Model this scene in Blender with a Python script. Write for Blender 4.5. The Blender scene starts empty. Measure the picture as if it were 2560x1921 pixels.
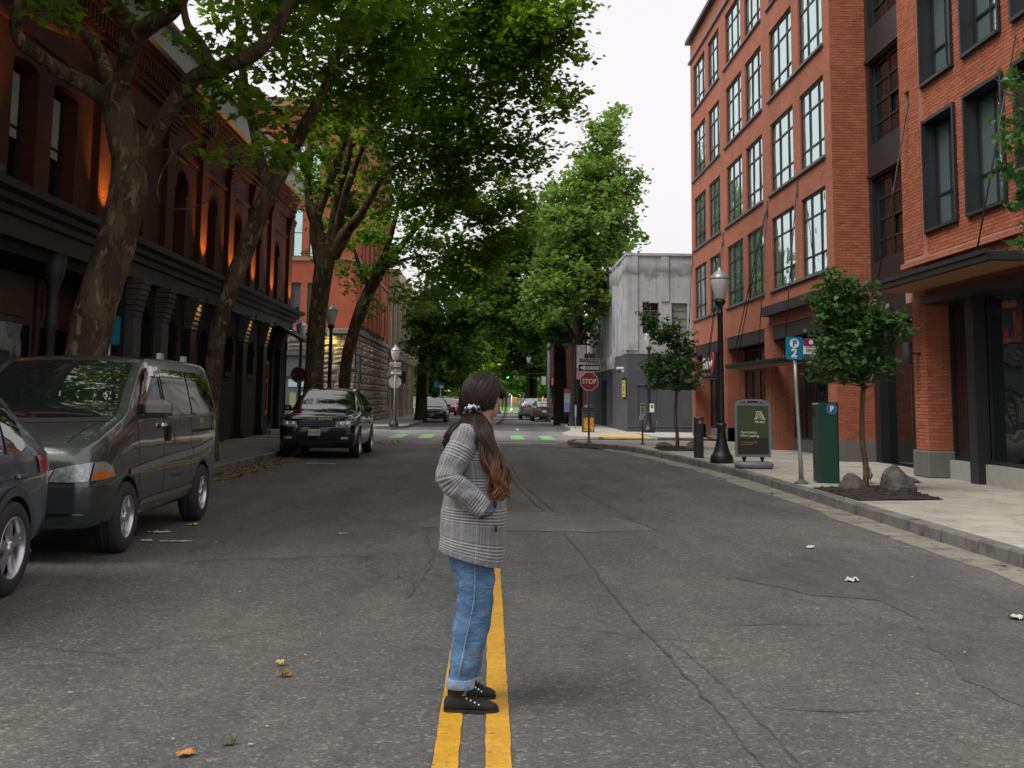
import bpy, math, random
import numpy as np
from mathutils import Vector, Matrix
from mathutils.bvhtree import BVHTree

S = bpy.context.scene
COL = S.collection
RN = random.Random(11)
NG = np.random.default_rng(11)
rad = math.radians

# ------------------------------------------------------------------ camera
cam_d = bpy.data.cameras.new('camera')
cam = bpy.data.objects.new('camera', cam_d)
COL.objects.link(cam)
CAM_H = 1.55
_p = math.atan(.12)
_r = .013
_rt = Vector((1, 0, 0)); _up = Vector((0, -math.sin(_p), math.cos(_p))); _fw = Vector((0, math.cos(_p), math.sin(_p)))
RT = _rt * math.cos(_r) + _up * math.sin(_r)
UP = _up * math.cos(_r) - _rt * math.sin(_r)
FW = _fw
mw = Matrix.Identity(4)
for i in range(3):
    mw[i][0] = RT[i]; mw[i][1] = UP[i]; mw[i][2] = -FW[i]
mw[2][3] = CAM_H
cam.matrix_world = mw
cam_d.sensor_fit = 'HORIZONTAL'
cam_d.sensor_width = 36
cam_d.lens = 36 * 2800 / 2560
cam_d.shift_x = .0194
cam_d.shift_y = -.1166
cam_d.clip_start = .05
cam_d.clip_end = 3000
S.camera = cam

# ------------------------------------------------------------------ light
SUN_EL, SUN_AZ = rad(57), rad(238)      # azimuth clockwise from +Y (the street's direction)
wd = bpy.data.worlds.new('World')
S.world = wd
wd.use_nodes = True
nt = wd.node_tree
nt.nodes.clear()
sky = nt.nodes.new('ShaderNodeTexSky')
sky.sky_type = 'NISHITA'
sky.sun_disc = False
sky.sun_elevation = SUN_EL
sky.sun_rotation = SUN_AZ
sky.air_density = 1.0
sky.dust_density = 6.0
hs = nt.nodes.new('ShaderNodeHueSaturation')
hs.inputs['Saturation'].default_value = .10
mixn = nt.nodes.new('ShaderNodeMixRGB')
mixn.inputs[0].default_value = .75
mixn.inputs[2].default_value = (7.6, 7.35, 7.55, 1)     # even cloud deck
bgn = nt.nodes.new('ShaderNodeBackground')
bgn.inputs['Strength'].default_value = .092
won = nt.nodes.new('ShaderNodeOutputWorld')
nt.links.new(sky.outputs[0], hs.inputs['Color'])
nt.links.new(hs.outputs[0], mixn.inputs[1])
nt.links.new(mixn.outputs[0], bgn.inputs['Color'])
nt.links.new(bgn.outputs[0], won.inputs['Surface'])

sun_d = bpy.data.lights.new('sun', 'SUN')
sun_d.energy = 1.5
sun_d.angle = rad(32)
sun_d.color = (1, .97, .93)
sun = bpy.data.objects.new('sun', sun_d)
COL.objects.link(sun)
_sd = Vector((math.sin(SUN_AZ) * math.cos(SUN_EL), math.cos(SUN_AZ) * math.cos(SUN_EL), math.sin(SUN_EL)))
sun.rotation_euler = _sd.to_track_quat('Z', 'Y').to_euler()
sun.location = (0, 0, 60)

vs = S.view_settings
S.display_settings.display_device = 'sRGB'
vs.view_transform = 'Standard'
vs.look = 'None'
vs.exposure = .70
vs.gamma = 1
vs.use_curve_mapping = False

S.cycles.use_denoising = True
S.cycles.max_bounces = 6
S.cycles.diffuse_bounces = 3
S.cycles.glossy_bounces = 3
S.cycles.transmission_bounces = 3
S.cycles.caustics_reflective = False
S.cycles.caustics_refractive = False
S.cycles.sample_clamp_indirect = 4

# ------------------------------------------------------------------ helpers
PXC, PYC, FPX = 1230.37, 662.03, 2800.
def _ray(x, y): return RT * ((x - PXC) / FPX) - UP * ((y - PYC) / FPX) + FW
def atY(x, y, Y):                       # survey: a sight line met at a known distance down the street
    d = _ray(x, y); return Vector((0, 0, CAM_H)) + d * (Y / d.y)
def atZ(x, y, z=0.):
    d = _ray(x, y); return Vector((0, 0, CAM_H)) + d * ((z - CAM_H) / d.z)

def tag(o, label=None, cat=None, group=None, kind=None):
    if label: o['label'] = label
    if cat: o['category'] = cat
    if group: o['group'] = group
    if kind: o['kind'] = kind
    return o

def thing(name, label, cat, loc=(0, 0, 0), rz=0., group=None):
    o = bpy.data.objects.new(name, None)
    o.empty_display_size = .2
    COL.objects.link(o)
    o.location = loc; o.rotation_euler = (0, 0, rz)
    return tag(o, label, cat, group)

def wmat(o):
    m = Matrix.LocRotScale(o.location, o.rotation_euler, o.scale)
    if o.parent: m = wmat(o.parent) @ o.matrix_parent_inverse @ m
    return m

def link(name, me, mat=None, parent=None, world=False):
    o = bpy.data.objects.new(name, me)
    COL.objects.link(o)
    if mat is not None and len(me.materials) == 0:
        for m in (mat if isinstance(mat, (list, tuple)) else [mat]): me.materials.append(m)
    if parent:
        o.parent = parent
        if world: o.matrix_parent_inverse = wmat(parent).inverted()
    return o

def copy_tree(o, parent=None):
    c = o.copy(); COL.objects.link(c)
    if parent:
        c.parent = parent; c.matrix_parent_inverse = o.matrix_parent_inverse.copy()
    for ch in list(o.children): copy_tree(ch, c)
    return c

def np_mesh(name, V, F, smooth=False, mats=None, UV=None):
    """V (n,3) floats, F (m,k) ints of equal polygon size"""
    V = np.asarray(V, np.float32); F = np.asarray(F, np.int32)
    me = bpy.data.meshes.new(name)
    n, (m, k) = len(V), F.shape
    me.vertices.add(n); me.vertices.foreach_set('co', V.ravel())
    me.loops.add(m * k); me.loops.foreach_set('vertex_index', F.ravel())
    me.polygons.add(m)
    me.polygons.foreach_set('loop_start', np.arange(0, m * k, k, dtype=np.int32))
    me.polygons.foreach_set('loop_total', np.full(m, k, np.int32))
    if smooth: me.polygons.foreach_set('use_smooth', np.ones(m, bool))
    if UV is not None:
        uv = me.uv_layers.new(name='UVMap')
        uv.data.foreach_set('uv', np.asarray(UV, np.float32)[F.ravel()].ravel())
    me.update(calc_edges=True)
    me.validate()
    return me

class MB:
    """collects faces for one mesh"""
    def __init__(s): s.v = []; s.f = []; s.sm = []
    def add(s, vs_, fs, smooth=False):
        b = len(s.v); s.v.extend([tuple(p) for p in vs_])
        for f in fs: s.f.append(tuple(i + b for i in f)); s.sm.append(smooth)
        return s
    def quad(s, a, b, c, d): return s.add([a, b, c, d], [(0, 1, 2, 3)])
    def box(s, x0, x1, y0, y1, z0, z1, bev=0.):
        if x0 > x1: x0, x1 = x1, x0
        if y0 > y1: y0, y1 = y1, y0
        if z0 > z1: z0, z1 = z1, z0
        if bev <= 0:
            return s.add([(x0, y0, z0), (x1, y0, z0), (x1, y1, z0), (x0, y1, z0), (x0, y0, z1), (x1, y0, z1), (x1, y1, z1), (x0, y1, z1)],
                         [(3, 2, 1, 0), (4, 5, 6, 7), (0, 1, 5, 4), (1, 2, 6, 5), (2, 3, 7, 6), (3, 0, 4, 7)])
        b = min(bev, (x1 - x0) / 2.01, (y1 - y0) / 2.01, (z1 - z0) / 2.01)
        P = []
        for z, i in ((z0, b), (z0 + b, 0), (z1 - b, 0), (z1, b)):
            X0, X1, Y0, Y1 = x0 + i, x1 - i, y0 + i, y1 - i
            c = b if i == 0 else 0
            if c: P.append([(X0 + c, Y0, z), (X1 - c, Y0, z), (X1, Y0 + c, z), (X1, Y1 - c, z), (X1 - c, Y1, z), (X0 + c, Y1, z), (X0, Y1 - c, z), (X0, Y0 + c, z)])
            else:
                P.append([(X0, Y0, z), (X1, Y0, z), (X1, Y0, z), (X1, Y1, z), (X1, Y1, z), (X0, Y1, z), (X0, Y1, z), (X0, Y0, z)])
        v = []; f = []
        v += [P[0][0], P[0][1], P[0][3], P[0][5]]            # 0-3 bottom
        v += P[1]; v += P[2]                                 # 4-11, 12-19
        v += [P[3][0], P[3][1], P[3][3], P[3][5]]            # 20-23
        f.append((3, 2, 1, 0)); f.append((20, 21, 22, 23))
        for k in range(8): f.append((4 + k, 4 + (k + 1) % 8, 12 + (k + 1) % 8, 12 + k))
        f += [(0, 1, 5, 4), (1, 6, 5), (1, 2, 7, 6), (2, 8, 7), (2, 3, 9, 8), (3, 10, 9), (3, 0, 11, 10), (0, 4, 11)]
        f += [(12, 13, 21, 20), (13, 14, 21), (14, 15, 22, 21), (15, 16, 22), (16, 17, 23, 22), (17, 18, 23), (18, 19, 20, 23), (19, 12, 20)]
        return s.add(v, f)
    def obox(s, c, ax, ay, az, hx, hy, hz):
        c, ax, ay, az = Vector(c), Vector(ax), Vector(ay), Vector(az)
        v = [c + ax * (hx * i) + ay * (hy * j) + az * (hz * k) for k in (-1, 1) for i, j in ((-1, -1), (1, -1), (1, 1), (-1, 1))]
        return s.add(v, [(3, 2, 1, 0), (4, 5, 6, 7), (0, 1, 5, 4), (1, 2, 6, 5), (2, 3, 7, 6), (3, 0, 4, 7)])
    def prism(s, poly, z0, z1):
        n = len(poly)
        v = [(x, y, z0) for x, y in poly] + [(x, y, z1) for x, y in poly]
        return s.add(v, [tuple(range(n - 1, -1, -1)), tuple(range(n, 2 * n))] + [(i, (i + 1) % n, n + (i + 1) % n, n + i) for i in range(n)])
    def extr(s, poly, d):
        """polygon of 3d points pushed along d"""
        n = len(poly); d = Vector(d)
        v = [Vector(p) for p in poly] + [Vector(p) + d for p in poly]
        return s.add(v, [tuple(range(n - 1, -1, -1)), tuple(range(n, 2 * n))] + [(i, (i + 1) % n, n + (i + 1) % n, n + i) for i in range(n)])
    def lathe(s, prof, n=16, c=(0, 0, 0), ax='z', smooth=True, cap=True):
        v = []; f = []
        for r_, z in prof:
            for k in range(n):
                a = 2 * math.pi * k / n; x, y = r_ * math.cos(a), r_ * math.sin(a)
                p = (x, y, z) if ax == 'z' else ((z, x, y) if ax == 'x' else (x, z, -y) )
                v.append((p[0] + c[0], p[1] + c[1], p[2] + c[2]))
        m = len(prof)
        for i in range(m - 1):
            for k in range(n):
                f.append((i * n + k, i * n + (k + 1) % n, (i + 1) * n + (k + 1) % n, (i + 1) * n + k))
        s.add(v, f, smooth)
        if cap:
            b = len(s.v) - m * n
            s.f.append(tuple(b + k for k in range(n - 1, -1, -1))); s.sm.append(False)
            s.f.append(tuple(b + (m - 1) * n + k for k in range(n))); s.sm.append(False)
        return s
    def tube(s, pts, rs, n=10, smooth=True, cap=True, noise=0., flat=1.):
        pts = [Vector(p) for p in pts]
        if not hasattr(rs, '__len__'): rs = [rs] * len(pts)
        v = []; f = []
        t = (pts[1] - pts[0]).normalized()
        u = t.orthogonal().normalized()
        for i, p in enumerate(pts):
            a = pts[max(i - 1, 0)]; b = pts[min(i + 1, len(pts) - 1)]
            t2 = (b - a)
            if t2.length < 1e-9: t2 = t
            t2 = t2.normalized()
            q = t.rotation_difference(t2); u = q @ u; t = t2
            w = t.cross(u)
            for k in range(n):
                an = 2 * math.pi * k / n
                rr = rs[i] * (1 + (RN.uniform(-noise, noise) if noise else 0))
                v.append(p + (u * math.cos(an) + w * (math.sin(an) * flat)) * rr)
        m = len(pts)
        for i in range(m - 1):
            for k in range(n):
                f.append((i * n + k, i * n + (k + 1) % n, (i + 1) * n + (k + 1) % n, (i + 1) * n + k))
        s.add(v, f, smooth)
        if cap:
            b = len(s.v) - m * n
            s.f.append(tuple(b + k for k in range(n - 1, -1, -1))); s.sm.append(False)
            s.f.append(tuple(b + (m - 1) * n + k for k in range(n))); s.sm.append(False)
        return s
    def mesh(s, name):
        me = bpy.data.meshes.new(name)
        me.from_pydata([tuple(p) for p in s.v], [], s.f)
        if any(s.sm): me.polygons.foreach_set('use_smooth', s.sm)
        me.update()
        return me
    def build(s, name, mat, parent=None, world=False):
        return link(name, s.mesh(name), mat, parent, world)

def smooth_path(P, R_, k=4):
    """Catmull-Rom through P with radii"""
    P = [Vector(p) for p in P]; out = []; ro = []
    for i in range(len(P) - 1):
        a = P[max(i - 1, 0)]; b = P[i]; c = P[i + 1]; d = P[min(i + 2, len(P) - 1)]
        for j in range(k):
            t = j / k
            out.append(.5 * ((2 * b) + (c - a) * t + (2 * a - 5 * b + 4 * c - d) * t * t + (3 * b - a - 3 * c + d) * t ** 3))
            ro.append(R_[i] * (1 - t) + R_[i + 1] * t)
    out.append(P[-1]); ro.append(R_[-1])
    return out, ro

def text_mesh(body, size, extrude=.002, align='CENTER', width=None, bold=0.):
    cu = bpy.data.curves.new('t', 'FONT')
    cu.body = body; cu.size = size; cu.extrude = extrude; cu.align_x = align; cu.align_y = 'CENTER'
    cu.resolution_u = 3; cu.offset = bold
    o = bpy.data.objects.new('t', cu); COL.objects.link(o)
    dg = bpy.context.evaluated_depsgraph_get(); dg.update()
    me = bpy.data.meshes.new_from_object(o.evaluated_get(dg))
    bpy.data.objects.remove(o); bpy.data.curves.remove(cu)
    if width:
        w = max(v.co.x for v in me.vertices) - min(v.co.x for v in me.vertices)
        for v in me.vertices: v.co.x *= width / max(w, 1e-6)
    me.materials.clear()
    return me

def put_text(body, size, mat, parent, loc, ex=(1, 0, 0), ey=(0, 0, 1), name='lettering', **kw):
    """text in the plane ex/ey, local to parent"""
    me = text_mesh(body, size, **kw)
    ex, ey = Vector(ex), Vector(ey); ez = ex.cross(ey)
    for v in me.vertices:
        c = v.co.copy(); v.co = Vector(loc) + ex * c.x + ey * c.y + ez * c.z
    return link(name, me, mat, parent)

# ------------------------------------------------------------------ materials
def _nt(name):
    m = bpy.data.materials.new(name); m.use_nodes = True
    t = m.node_tree; b = t.nodes['Principled BSDF']
    return m, t, b

def c4(c, k=1.): return (c[0] * k, c[1] * k, c[2] * k, 1)

def _coord(t, obj):
    if obj:
        n = t.nodes.new('ShaderNodeTexCoord'); return n.outputs['Object']
    n = t.nodes.new('ShaderNodeNewGeometry'); return n.outputs['Position']

def ramp(t, fac, stops):
    n = t.nodes.new('ShaderNodeValToRGB')
    e = n.color_ramp.elements
    while len(e) < len(stops): e.new(.5)
    for i, (p, c) in enumerate(stops):
        e[i].position = p; e[i].color = c if len(c) == 4 else c4(c)
    t.links.new(fac, n.inputs[0]); return n.outputs[0]

def noise(t, co, scale, detail=4, rough=.55, dist=0.):
    n = t.nodes.new('ShaderNodeTexNoise')
    n.inputs['Scale'].default_value = scale; n.inputs['Detail'].default_value = detail
    n.inputs['Roughness'].default_value = rough; n.inputs['Distortion'].default_value = dist
    if co is not None: t.links.new(co, n.inputs['Vector'])
    return n.outputs['Fac']

def mixc(t, fac, a, b, mode='MIX'):
    n = t.nodes.new('ShaderNodeMixRGB'); n.blend_type = mode
    for i, x in ((0, fac), (1, a), (2, b)):
        if hasattr(x, 'is_linked') or hasattr(x, 'links'): t.links.new(x, n.inputs[i])
        elif i == 0: n.inputs[0].default_value = x
        else: n.inputs[i].default_value = c4(x) if len(x) == 3 else x
    return n.outputs[0]

def math_(t, op, a, b=None):
    n = t.nodes.new('ShaderNodeMath'); n.operation = op
    for i, x in enumerate((a, b)):
        if x is None: continue
        if hasattr(x, 'links'): t.links.new(x, n.inputs[i])
        else: n.inputs[i].default_value = x
    return n.outputs[0]

def bump(t, b, h, strength=.3, dist=.01):
    n = t.nodes.new('ShaderNodeBump'); n.inputs['Strength'].default_value = strength; n.inputs['Distance'].default_value = dist
    t.links.new(h, n.inputs['Height']); t.links.new(n.outputs[0], b.inputs['Normal'])

def mapping(t, co, sc=(1, 1, 1), rot=(0, 0, 0)):
    n = t.nodes.new('ShaderNodeMapping'); n.inputs['Scale'].default_value = sc; n.inputs['Rotation'].default_value = rot
    t.links.new(co, n.inputs['Vector']); return n.outputs[0]

def M(name, col, rough=.6, metal=0., var=.12, scale=6., bmp=0., bscale=40., coat=0., spec=.5, obj=False, island=0., dirt=None):
    """general surface: colour with blotchy variation, optional fine relief"""
    m, t, b = _nt(name)
    co = _coord(t, obj)
    fac = noise(t, co, scale, 5, .6)
    c = ramp(t, fac, [(.25, c4(col, 1 - var)), (.75, c4(col, 1 + var))])
    if island:
        g = t.nodes.new('ShaderNodeNewGeometry')
        c = mixc(t, 1., c, ramp(t, g.outputs['Random Per Island'], [(0, c4((1 - island,) * 3)), (1, c4((1 + island,) * 3))]), 'MULTIPLY')
    if dirt:
        d = noise(t, mapping(t, co, (1, 1, .25)), dirt[1], 6, .65)
        c = mixc(t, math_(t, 'MULTIPLY', ramp(t, d, [(.45, (0, 0, 0)), (.7, (1, 1, 1))]), dirt[2]), c, dirt[0])
    t.links.new(c, b.inputs['Base Color'])
    b.inputs['Roughness'].default_value = rough
    b.inputs['Metallic'].default_value = metal
    b.inputs['Specular IOR Level'].default_value = spec
    if coat:
        b.inputs['Coat Weight'].default_value = coat; b.inputs['Coat Roughness'].default_value = .03
    if bmp:
        bump(t, b, noise(t, co, bscale, 4), bmp, .02)
    return m

def MEmit(name, col, s):
    m, t, b = _nt(name)
    b.inputs['Base Color'].default_value = c4(col)
    b.inputs['Emission Color'].default_value = c4(col); b.inputs['Emission Strength'].default_value = s
    return m

def MGlass(name, tint=(.02, .03, .03), ior=1.9, rough=.02, wav=.0, spt=(1, 1, 1)):
    m, t, b = _nt(name)
    b.inputs['Base Color'].default_value = c4(tint)
    b.inputs['Roughness'].default_value = rough
    b.inputs['IOR'].default_value = ior
    b.inputs['Specular Tint'].default_value = c4(spt)
    if wav:
        co = _coord(t, False)
        bump(t, b, noise(t, co, 1.3, 1), wav, .05)
    return m

def MBrick(name, c1, c2, mortar, bw=.2032, bh=.0677, ms=.009, rough=.85, bmp=.5, var=.2, stain=.25):
    m, t, b = _nt(name)
    g = t.nodes.new('ShaderNodeNewGeometry')
    sp = t.nodes.new('ShaderNodeSeparateXYZ'); t.links.new(g.outputs['Position'], sp.inputs[0])
    u = math_(t, 'ADD', sp.outputs['X'], sp.outputs['Y'])
    cb = t.nodes.new('ShaderNodeCombineXYZ'); t.links.new(u, cb.inputs[0]); t.links.new(sp.outputs['Z'], cb.inputs[1])
    br = t.nodes.new('ShaderNodeTexBrick')
    br.offset = .5; br.inputs['Scale'].default_value = 1
    br.inputs['Color1'].default_value = c4(c1); br.inputs['Color2'].default_value = c4(c2); br.inputs['Mortar'].default_value = c4(mortar)
    br.inputs['Mortar Size'].default_value = ms; br.inputs['Mortar Smooth'].default_value = .2
    br.inputs['Brick Width'].default_value = bw; br.inputs['Row Height'].default_value = bh
    t.links.new(cb.outputs[0], br.inputs['Vector'])
    c = br.outputs['Color']
    big = noise(t, g.outputs['Position'], .8, 5, .6)
    c = mixc(t, 1., c, ramp(t, big, [(.2, c4((1 - stain,) * 3)), (.8, c4((1 + stain * .4,) * 3))]), 'MULTIPLY')
    fine = noise(t, g.outputs['Position'], 25, 3, .6)
    c = mixc(t, 1., c, ramp(t, fine, [(.2, c4((1 - var,) * 3)), (.8, c4((1 + var,) * 3))]), 'MULTIPLY')
    t.links.new(c, b.inputs['Base Color'])
    b.inputs['Roughness'].default_value = rough; b.inputs['Specular IOR Level'].default_value = .25
    h = math_(t, 'SUBTRACT', 1., br.outputs['Fac'])
    bump(t, b, h, bmp, .01)
    return m

def MLeaf(name, dark, light, trans=.35, rough=.5, yellow=None):
    m, t, b = _nt(name)
    g = t.nodes.new('ShaderNodeNewGeometry')
    n = noise(t, g.outputs['Position'], .55, 3, .6)
    r_ = math_(t, 'ADD', math_(t, 'MULTIPLY', g.outputs['Random Per Island'], .55), math_(t, 'MULTIPLY', n, .5))
    st = [(.15, dark), (.85, light)]
    if yellow: st.append((.99, yellow))
    c = ramp(t, r_, st)
    t.links.new(c, b.inputs['Base Color'])
    b.inputs['Roughness'].default_value = rough; b.inputs['Specular IOR Level'].default_value = .35
    tr = t.nodes.new('ShaderNodeBsdfTranslucent')
    t.links.new(mixc(t, 1., c, (1.5, 1.7, .6), 'MULTIPLY'), tr.inputs['Color'])
    mx = t.nodes.new('ShaderNodeMixShader'); mx.inputs[0].default_value = trans
    t.links.new(b.outputs[0], mx.inputs[1]); t.links.new(tr.outputs[0], mx.inputs[2])
    t.links.new(mx.outputs[0], t.nodes['Material Output'].inputs['Surface'])
    return m

def MBark(name, base, light, dark, scale=3., sharp=True):
    m, t, b = _nt(name)
    co = _coord(t, False)
    st = mapping(t, co, (1, 1, .45))
    a = noise(t, st, scale, 5, .65, .6)
    b2 = noise(t, st, scale * 2.3, 4, .6, .4)
    if sharp:
        c = mixc(t, ramp(t, a, [(.47, (0, 0, 0)), (.54, (1, 1, 1))]), base, dark)
        c = mixc(t, ramp(t, b2, [(.56, (0, 0, 0)), (.62, (1, 1, 1))]), c, light)
    else:
        c = ramp(t, a, [(.3, dark), (.6, base), (.8, light)])
    f = noise(t, mapping(t, co, (1, 1, .2)), 30, 4, .7)
    c = mixc(t, 1., c, ramp(t, f, [(.2, (.6, .6, .6)), (.8, (1.25, 1.25, 1.25))]), 'MULTIPLY')
    t.links.new(c, b.inputs['Base Color']); b.inputs['Roughness'].default_value = .9
    b.inputs['Specular IOR Level'].default_value = .2
    bump(t, b, mixc(t, .5, f, a), .6, .03)
    return m
# ------------------------------------------------------------------ ground, road, pavements
def MAsphalt(name, col, speck=.5, crack=1., warm=(1.06, 1., .95)):
    m, t, b = _nt(name)
    g = t.nodes.new('ShaderNodeNewGeometry'); co = g.outputs['Position']
    big = noise(t, mapping(t, co, (1, .4, 1)), .8, 7, .68)
    c = ramp(t, big, [(.32, c4(col, .70)), (.52, c4(col, 1.)), (.7, (col[0] * 1.3 * warm[0], col[1] * 1.28, col[2] * 1.22 * warm[2], 1))])
    mid = noise(t, co, 7, 5, .7)
    c = mixc(t, 1., c, ramp(t, mid, [(.25, (.78, .78, .78)), (.75, (1.22, 1.22, 1.22))]), 'MULTIPLY')
    # aggregate
    v = t.nodes.new('ShaderNodeTexVoronoi'); v.inputs['Scale'].default_value = 62; t.links.new(co, v.inputs['Vector'])
    sepc = t.nodes.new('ShaderNodeSeparateColor'); t.links.new(v.outputs['Color'], sepc.inputs[0])
    st = ramp(t, sepc.outputs[0], [(0, (.55, .55, .55)), (.55, (.95, .95, .95)), (.86, (1.15, 1.12, 1.05)), (.93, (1.6, 1.55, 1.45)), (1, (2.5, 2.4, 2.15))])
    c = mixc(t, speck, c, mixc(t, 1., c, st, 'MULTIPLY'))
    fine = noise(t, co, 150, 2, .7)
    c = mixc(t, 1., c, ramp(t, fine, [(.3, (.65, .65, .65)), (.7, (1.35, 1.35, 1.35))]), 'MULTIPLY')
    # cracks: warped cells, only in places, elongated along the street
    wv = t.nodes.new('ShaderNodeTexNoise'); wv.inputs['Scale'].default_value = 1.6; wv.inputs['Detail'].default_value = 6; t.links.new(co, wv.inputs['Vector'])
    wo = t.nodes.new('ShaderNodeVectorMath'); wo.operation = 'MULTIPLY_ADD'
    t.links.new(wv.outputs['Color'], wo.inputs[0]); wo.inputs[1].default_value = (.9, .9, 0); t.links.new(co, wo.inputs[2])
    vc = t.nodes.new('ShaderNodeTexVoronoi'); vc.feature = 'DISTANCE_TO_EDGE'; vc.inputs['Scale'].default_value = .42
    t.links.new(mapping(t, wo.outputs[0], (1, .8, 1)), vc.inputs['Vector'])
    line = ramp(t, vc.outputs['Distance'], [(0, (1, 1, 1)), (.006, (.7, .7, .7)), (.014, (0, 0, 0))])
    msk = ramp(t, noise(t, co, .35, 3), [(.44, (0, 0, 0)), (.56, (1, 1, 1))])
    k = math_(t, 'MULTIPLY', math_(t, 'MULTIPLY', line, msk), crack)
    c = mixc(t, k, c, c4(col, .22))
    # oil and tyre darkening in long bands
    oil = noise(t, mapping(t, co, (1.1, .06, 1)), 1.0, 3, .5)
    c = mixc(t, 1., c, ramp(t, oil, [(.3, (.80, .80, .81)), (.65, (1.12, 1.11, 1.09))]), 'MULTIPLY')
    t.links.new(c, b.inputs['Base Color'])
    b.inputs['Roughness'].default_value = .82; b.inputs['Specular IOR Level'].default_value = .35
    h = mixc(t, .5, fine, sepc.outputs[0])
    h2 = mixc(t, k, h, (0, 0, 0))
    bump(t, b, h2, .55, .006)
    return m

asph = MAsphalt('asphalt', (.104, .102, .099), .7, .42, (1.0, 1., .97))
asph_far = MAsphalt('asphalt_far', (.11, .11, .112), .5, .3)
cross_m = MAsphalt('cross_street_concrete', (.20, .20, .20), .35, .5)
def MConc(name, col, var=.18, sc=1.2, stain=(.12, .11, .1), amt=.45):
    m, t, b = _nt(name)
    g = t.nodes.new('ShaderNodeNewGeometry'); co = g.outputs['Position']
    c = ramp(t, noise(t, co, sc, 6, .65), [(.25, c4(col, 1 - var)), (.75, c4(col, 1 + var))])
    c = mixc(t, math_(t, 'MULTIPLY', ramp(t, noise(t, co, 2.7, 6, .7, .5), [(.5, (0, 0, 0)), (.68, (1, 1, 1))]), amt), c, stain)
    c = mixc(t, 1., c, ramp(t, noise(t, co, 90, 3, .7), [(.3, (.82, .82, .82)), (.7, (1.18, 1.18, 1.18))]), 'MULTIPLY')
    g2 = t.nodes.new('ShaderNodeObjectInfo')
    c = mixc(t, 1., c, ramp(t, g2.outputs['Random'], [(0, (.9, .9, .9)), (1, (1.08, 1.08, 1.07))]), 'MULTIPLY')
    t.links.new(c, b.inputs['Base Color']); b.inputs['Roughness'].default_value = .85; b.inputs['Specular IOR Level'].default_value = .3
    bump(t, b, noise(t, co, 60, 4, .7), .25, .01)
    return m
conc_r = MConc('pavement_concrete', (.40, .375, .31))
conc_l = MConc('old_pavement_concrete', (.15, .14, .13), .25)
kerb_m = MConc('kerb_concrete', (.17, .165, .15), .3, 3., (.03, .03, .03), .7)
gutter_m = MConc('gutter_concrete', (.24, .225, .185), .3, 2., (.05, .045, .04), .8)
joint_m = M('joint_dirt', (.06, .055, .05), .95)

def sheet(name, polys, z, mat, kind='structure', parent=None):
    mb = MB()
    for p in polys: mb.add([(x, y, z) for x, y in p], [tuple(range(len(p)))])
    o = mb.build(name, mat, parent)
    if kind: o['kind'] = kind
    return o

KR = [(-12, 5.15), (10, 5.12), (18, 5.16), (23, 5.2), (26, 5.08), (29, 4.86), (32, 4.62), (34.5, 4.35), (36, 4.0), (36.8, 3.5), (37.4, 3.0), (38.4, 2.72), (39.6, 2.7), (40.6, 2.95), (41.3, 3.6), (41.6, 4.6), (41.7, 7), (41.7, 40)]
KRX = [(x, y) for y, x in KR[:12]]
# as polyline points (x,y)
kr_pts = [(x, y) for (y, x) in KR[:-2]] + [(7, 41.7), (40, 41.7)]
sheet('ground', [[(-400, -200), (400, -200), (400, 900), (-400, 900)]], -.03, M('ground_far', (.16, .16, .15), .9))
sheet('road', [[(-5.4, -12), (5.4, -12), (5.4, 38.5), (-5.4, 38.5)]], 0., asph)
sheet('cross_street', [[(-60, 38.5), (60, 38.5), (60, 55.7), (-60, 55.7)]], .0, cross_m)
sheet('road_beyond', [[(-4.6, 55.7), (4.6, 55.7), (4.6, 128), (-4.6, 128)], [(-200, 105), (-4.6, 105), (-4.6, 124), (-200, 124)], [(4.6, 105), (200, 105), (200, 124), (4.6, 124)]], .0, asph_far)

# gutter strip along the right kerb
def offset_strip(pts, d0, d1):
    L = []
    for i, (x, y) in enumerate(pts):
        a = pts[max(i - 1, 0)]; b = pts[min(i + 1, len(pts) - 1)]
        tx, ty = b[0] - a[0], b[1] - a[1]; l = math.hypot(tx, ty) or 1
        nx, ny = -ty / l, tx / l                     # left of travel: towards the road
        L.append(((x + nx * d0, y + ny * d0), (x + nx * d1, y + ny * d1)))
    return L
def dens(pts, step):
    out = [pts[0]]
    for a, b in zip(pts, pts[1:]):
        l = math.hypot(b[0] - a[0], b[1] - a[1]); n = max(1, round(l / step))
        for k in range(1, n + 1): out.append((a[0] + (b[0] - a[0]) * k / n, a[1] + (b[1] - a[1]) * k / n))
    return out
gp = dens(kr_pts[:17], .8)
mb = MB(); st = offset_strip(gp, 0., .46)
ed = [RN.uniform(-.09, .09) for _ in st]
for i in range(len(st) - 1):
    (a, b), (c, d) = st[i], st[i + 1]
    mb.add([(a[0], a[1], .004), (c[0], c[1], .004), (d[0] + ed[i + 1], d[1], .004), (b[0] + ed[i], b[1], .004)], [(0, 1, 2, 3)])
tag(mb.build('gutter', gutter_m), kind='structure')

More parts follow.
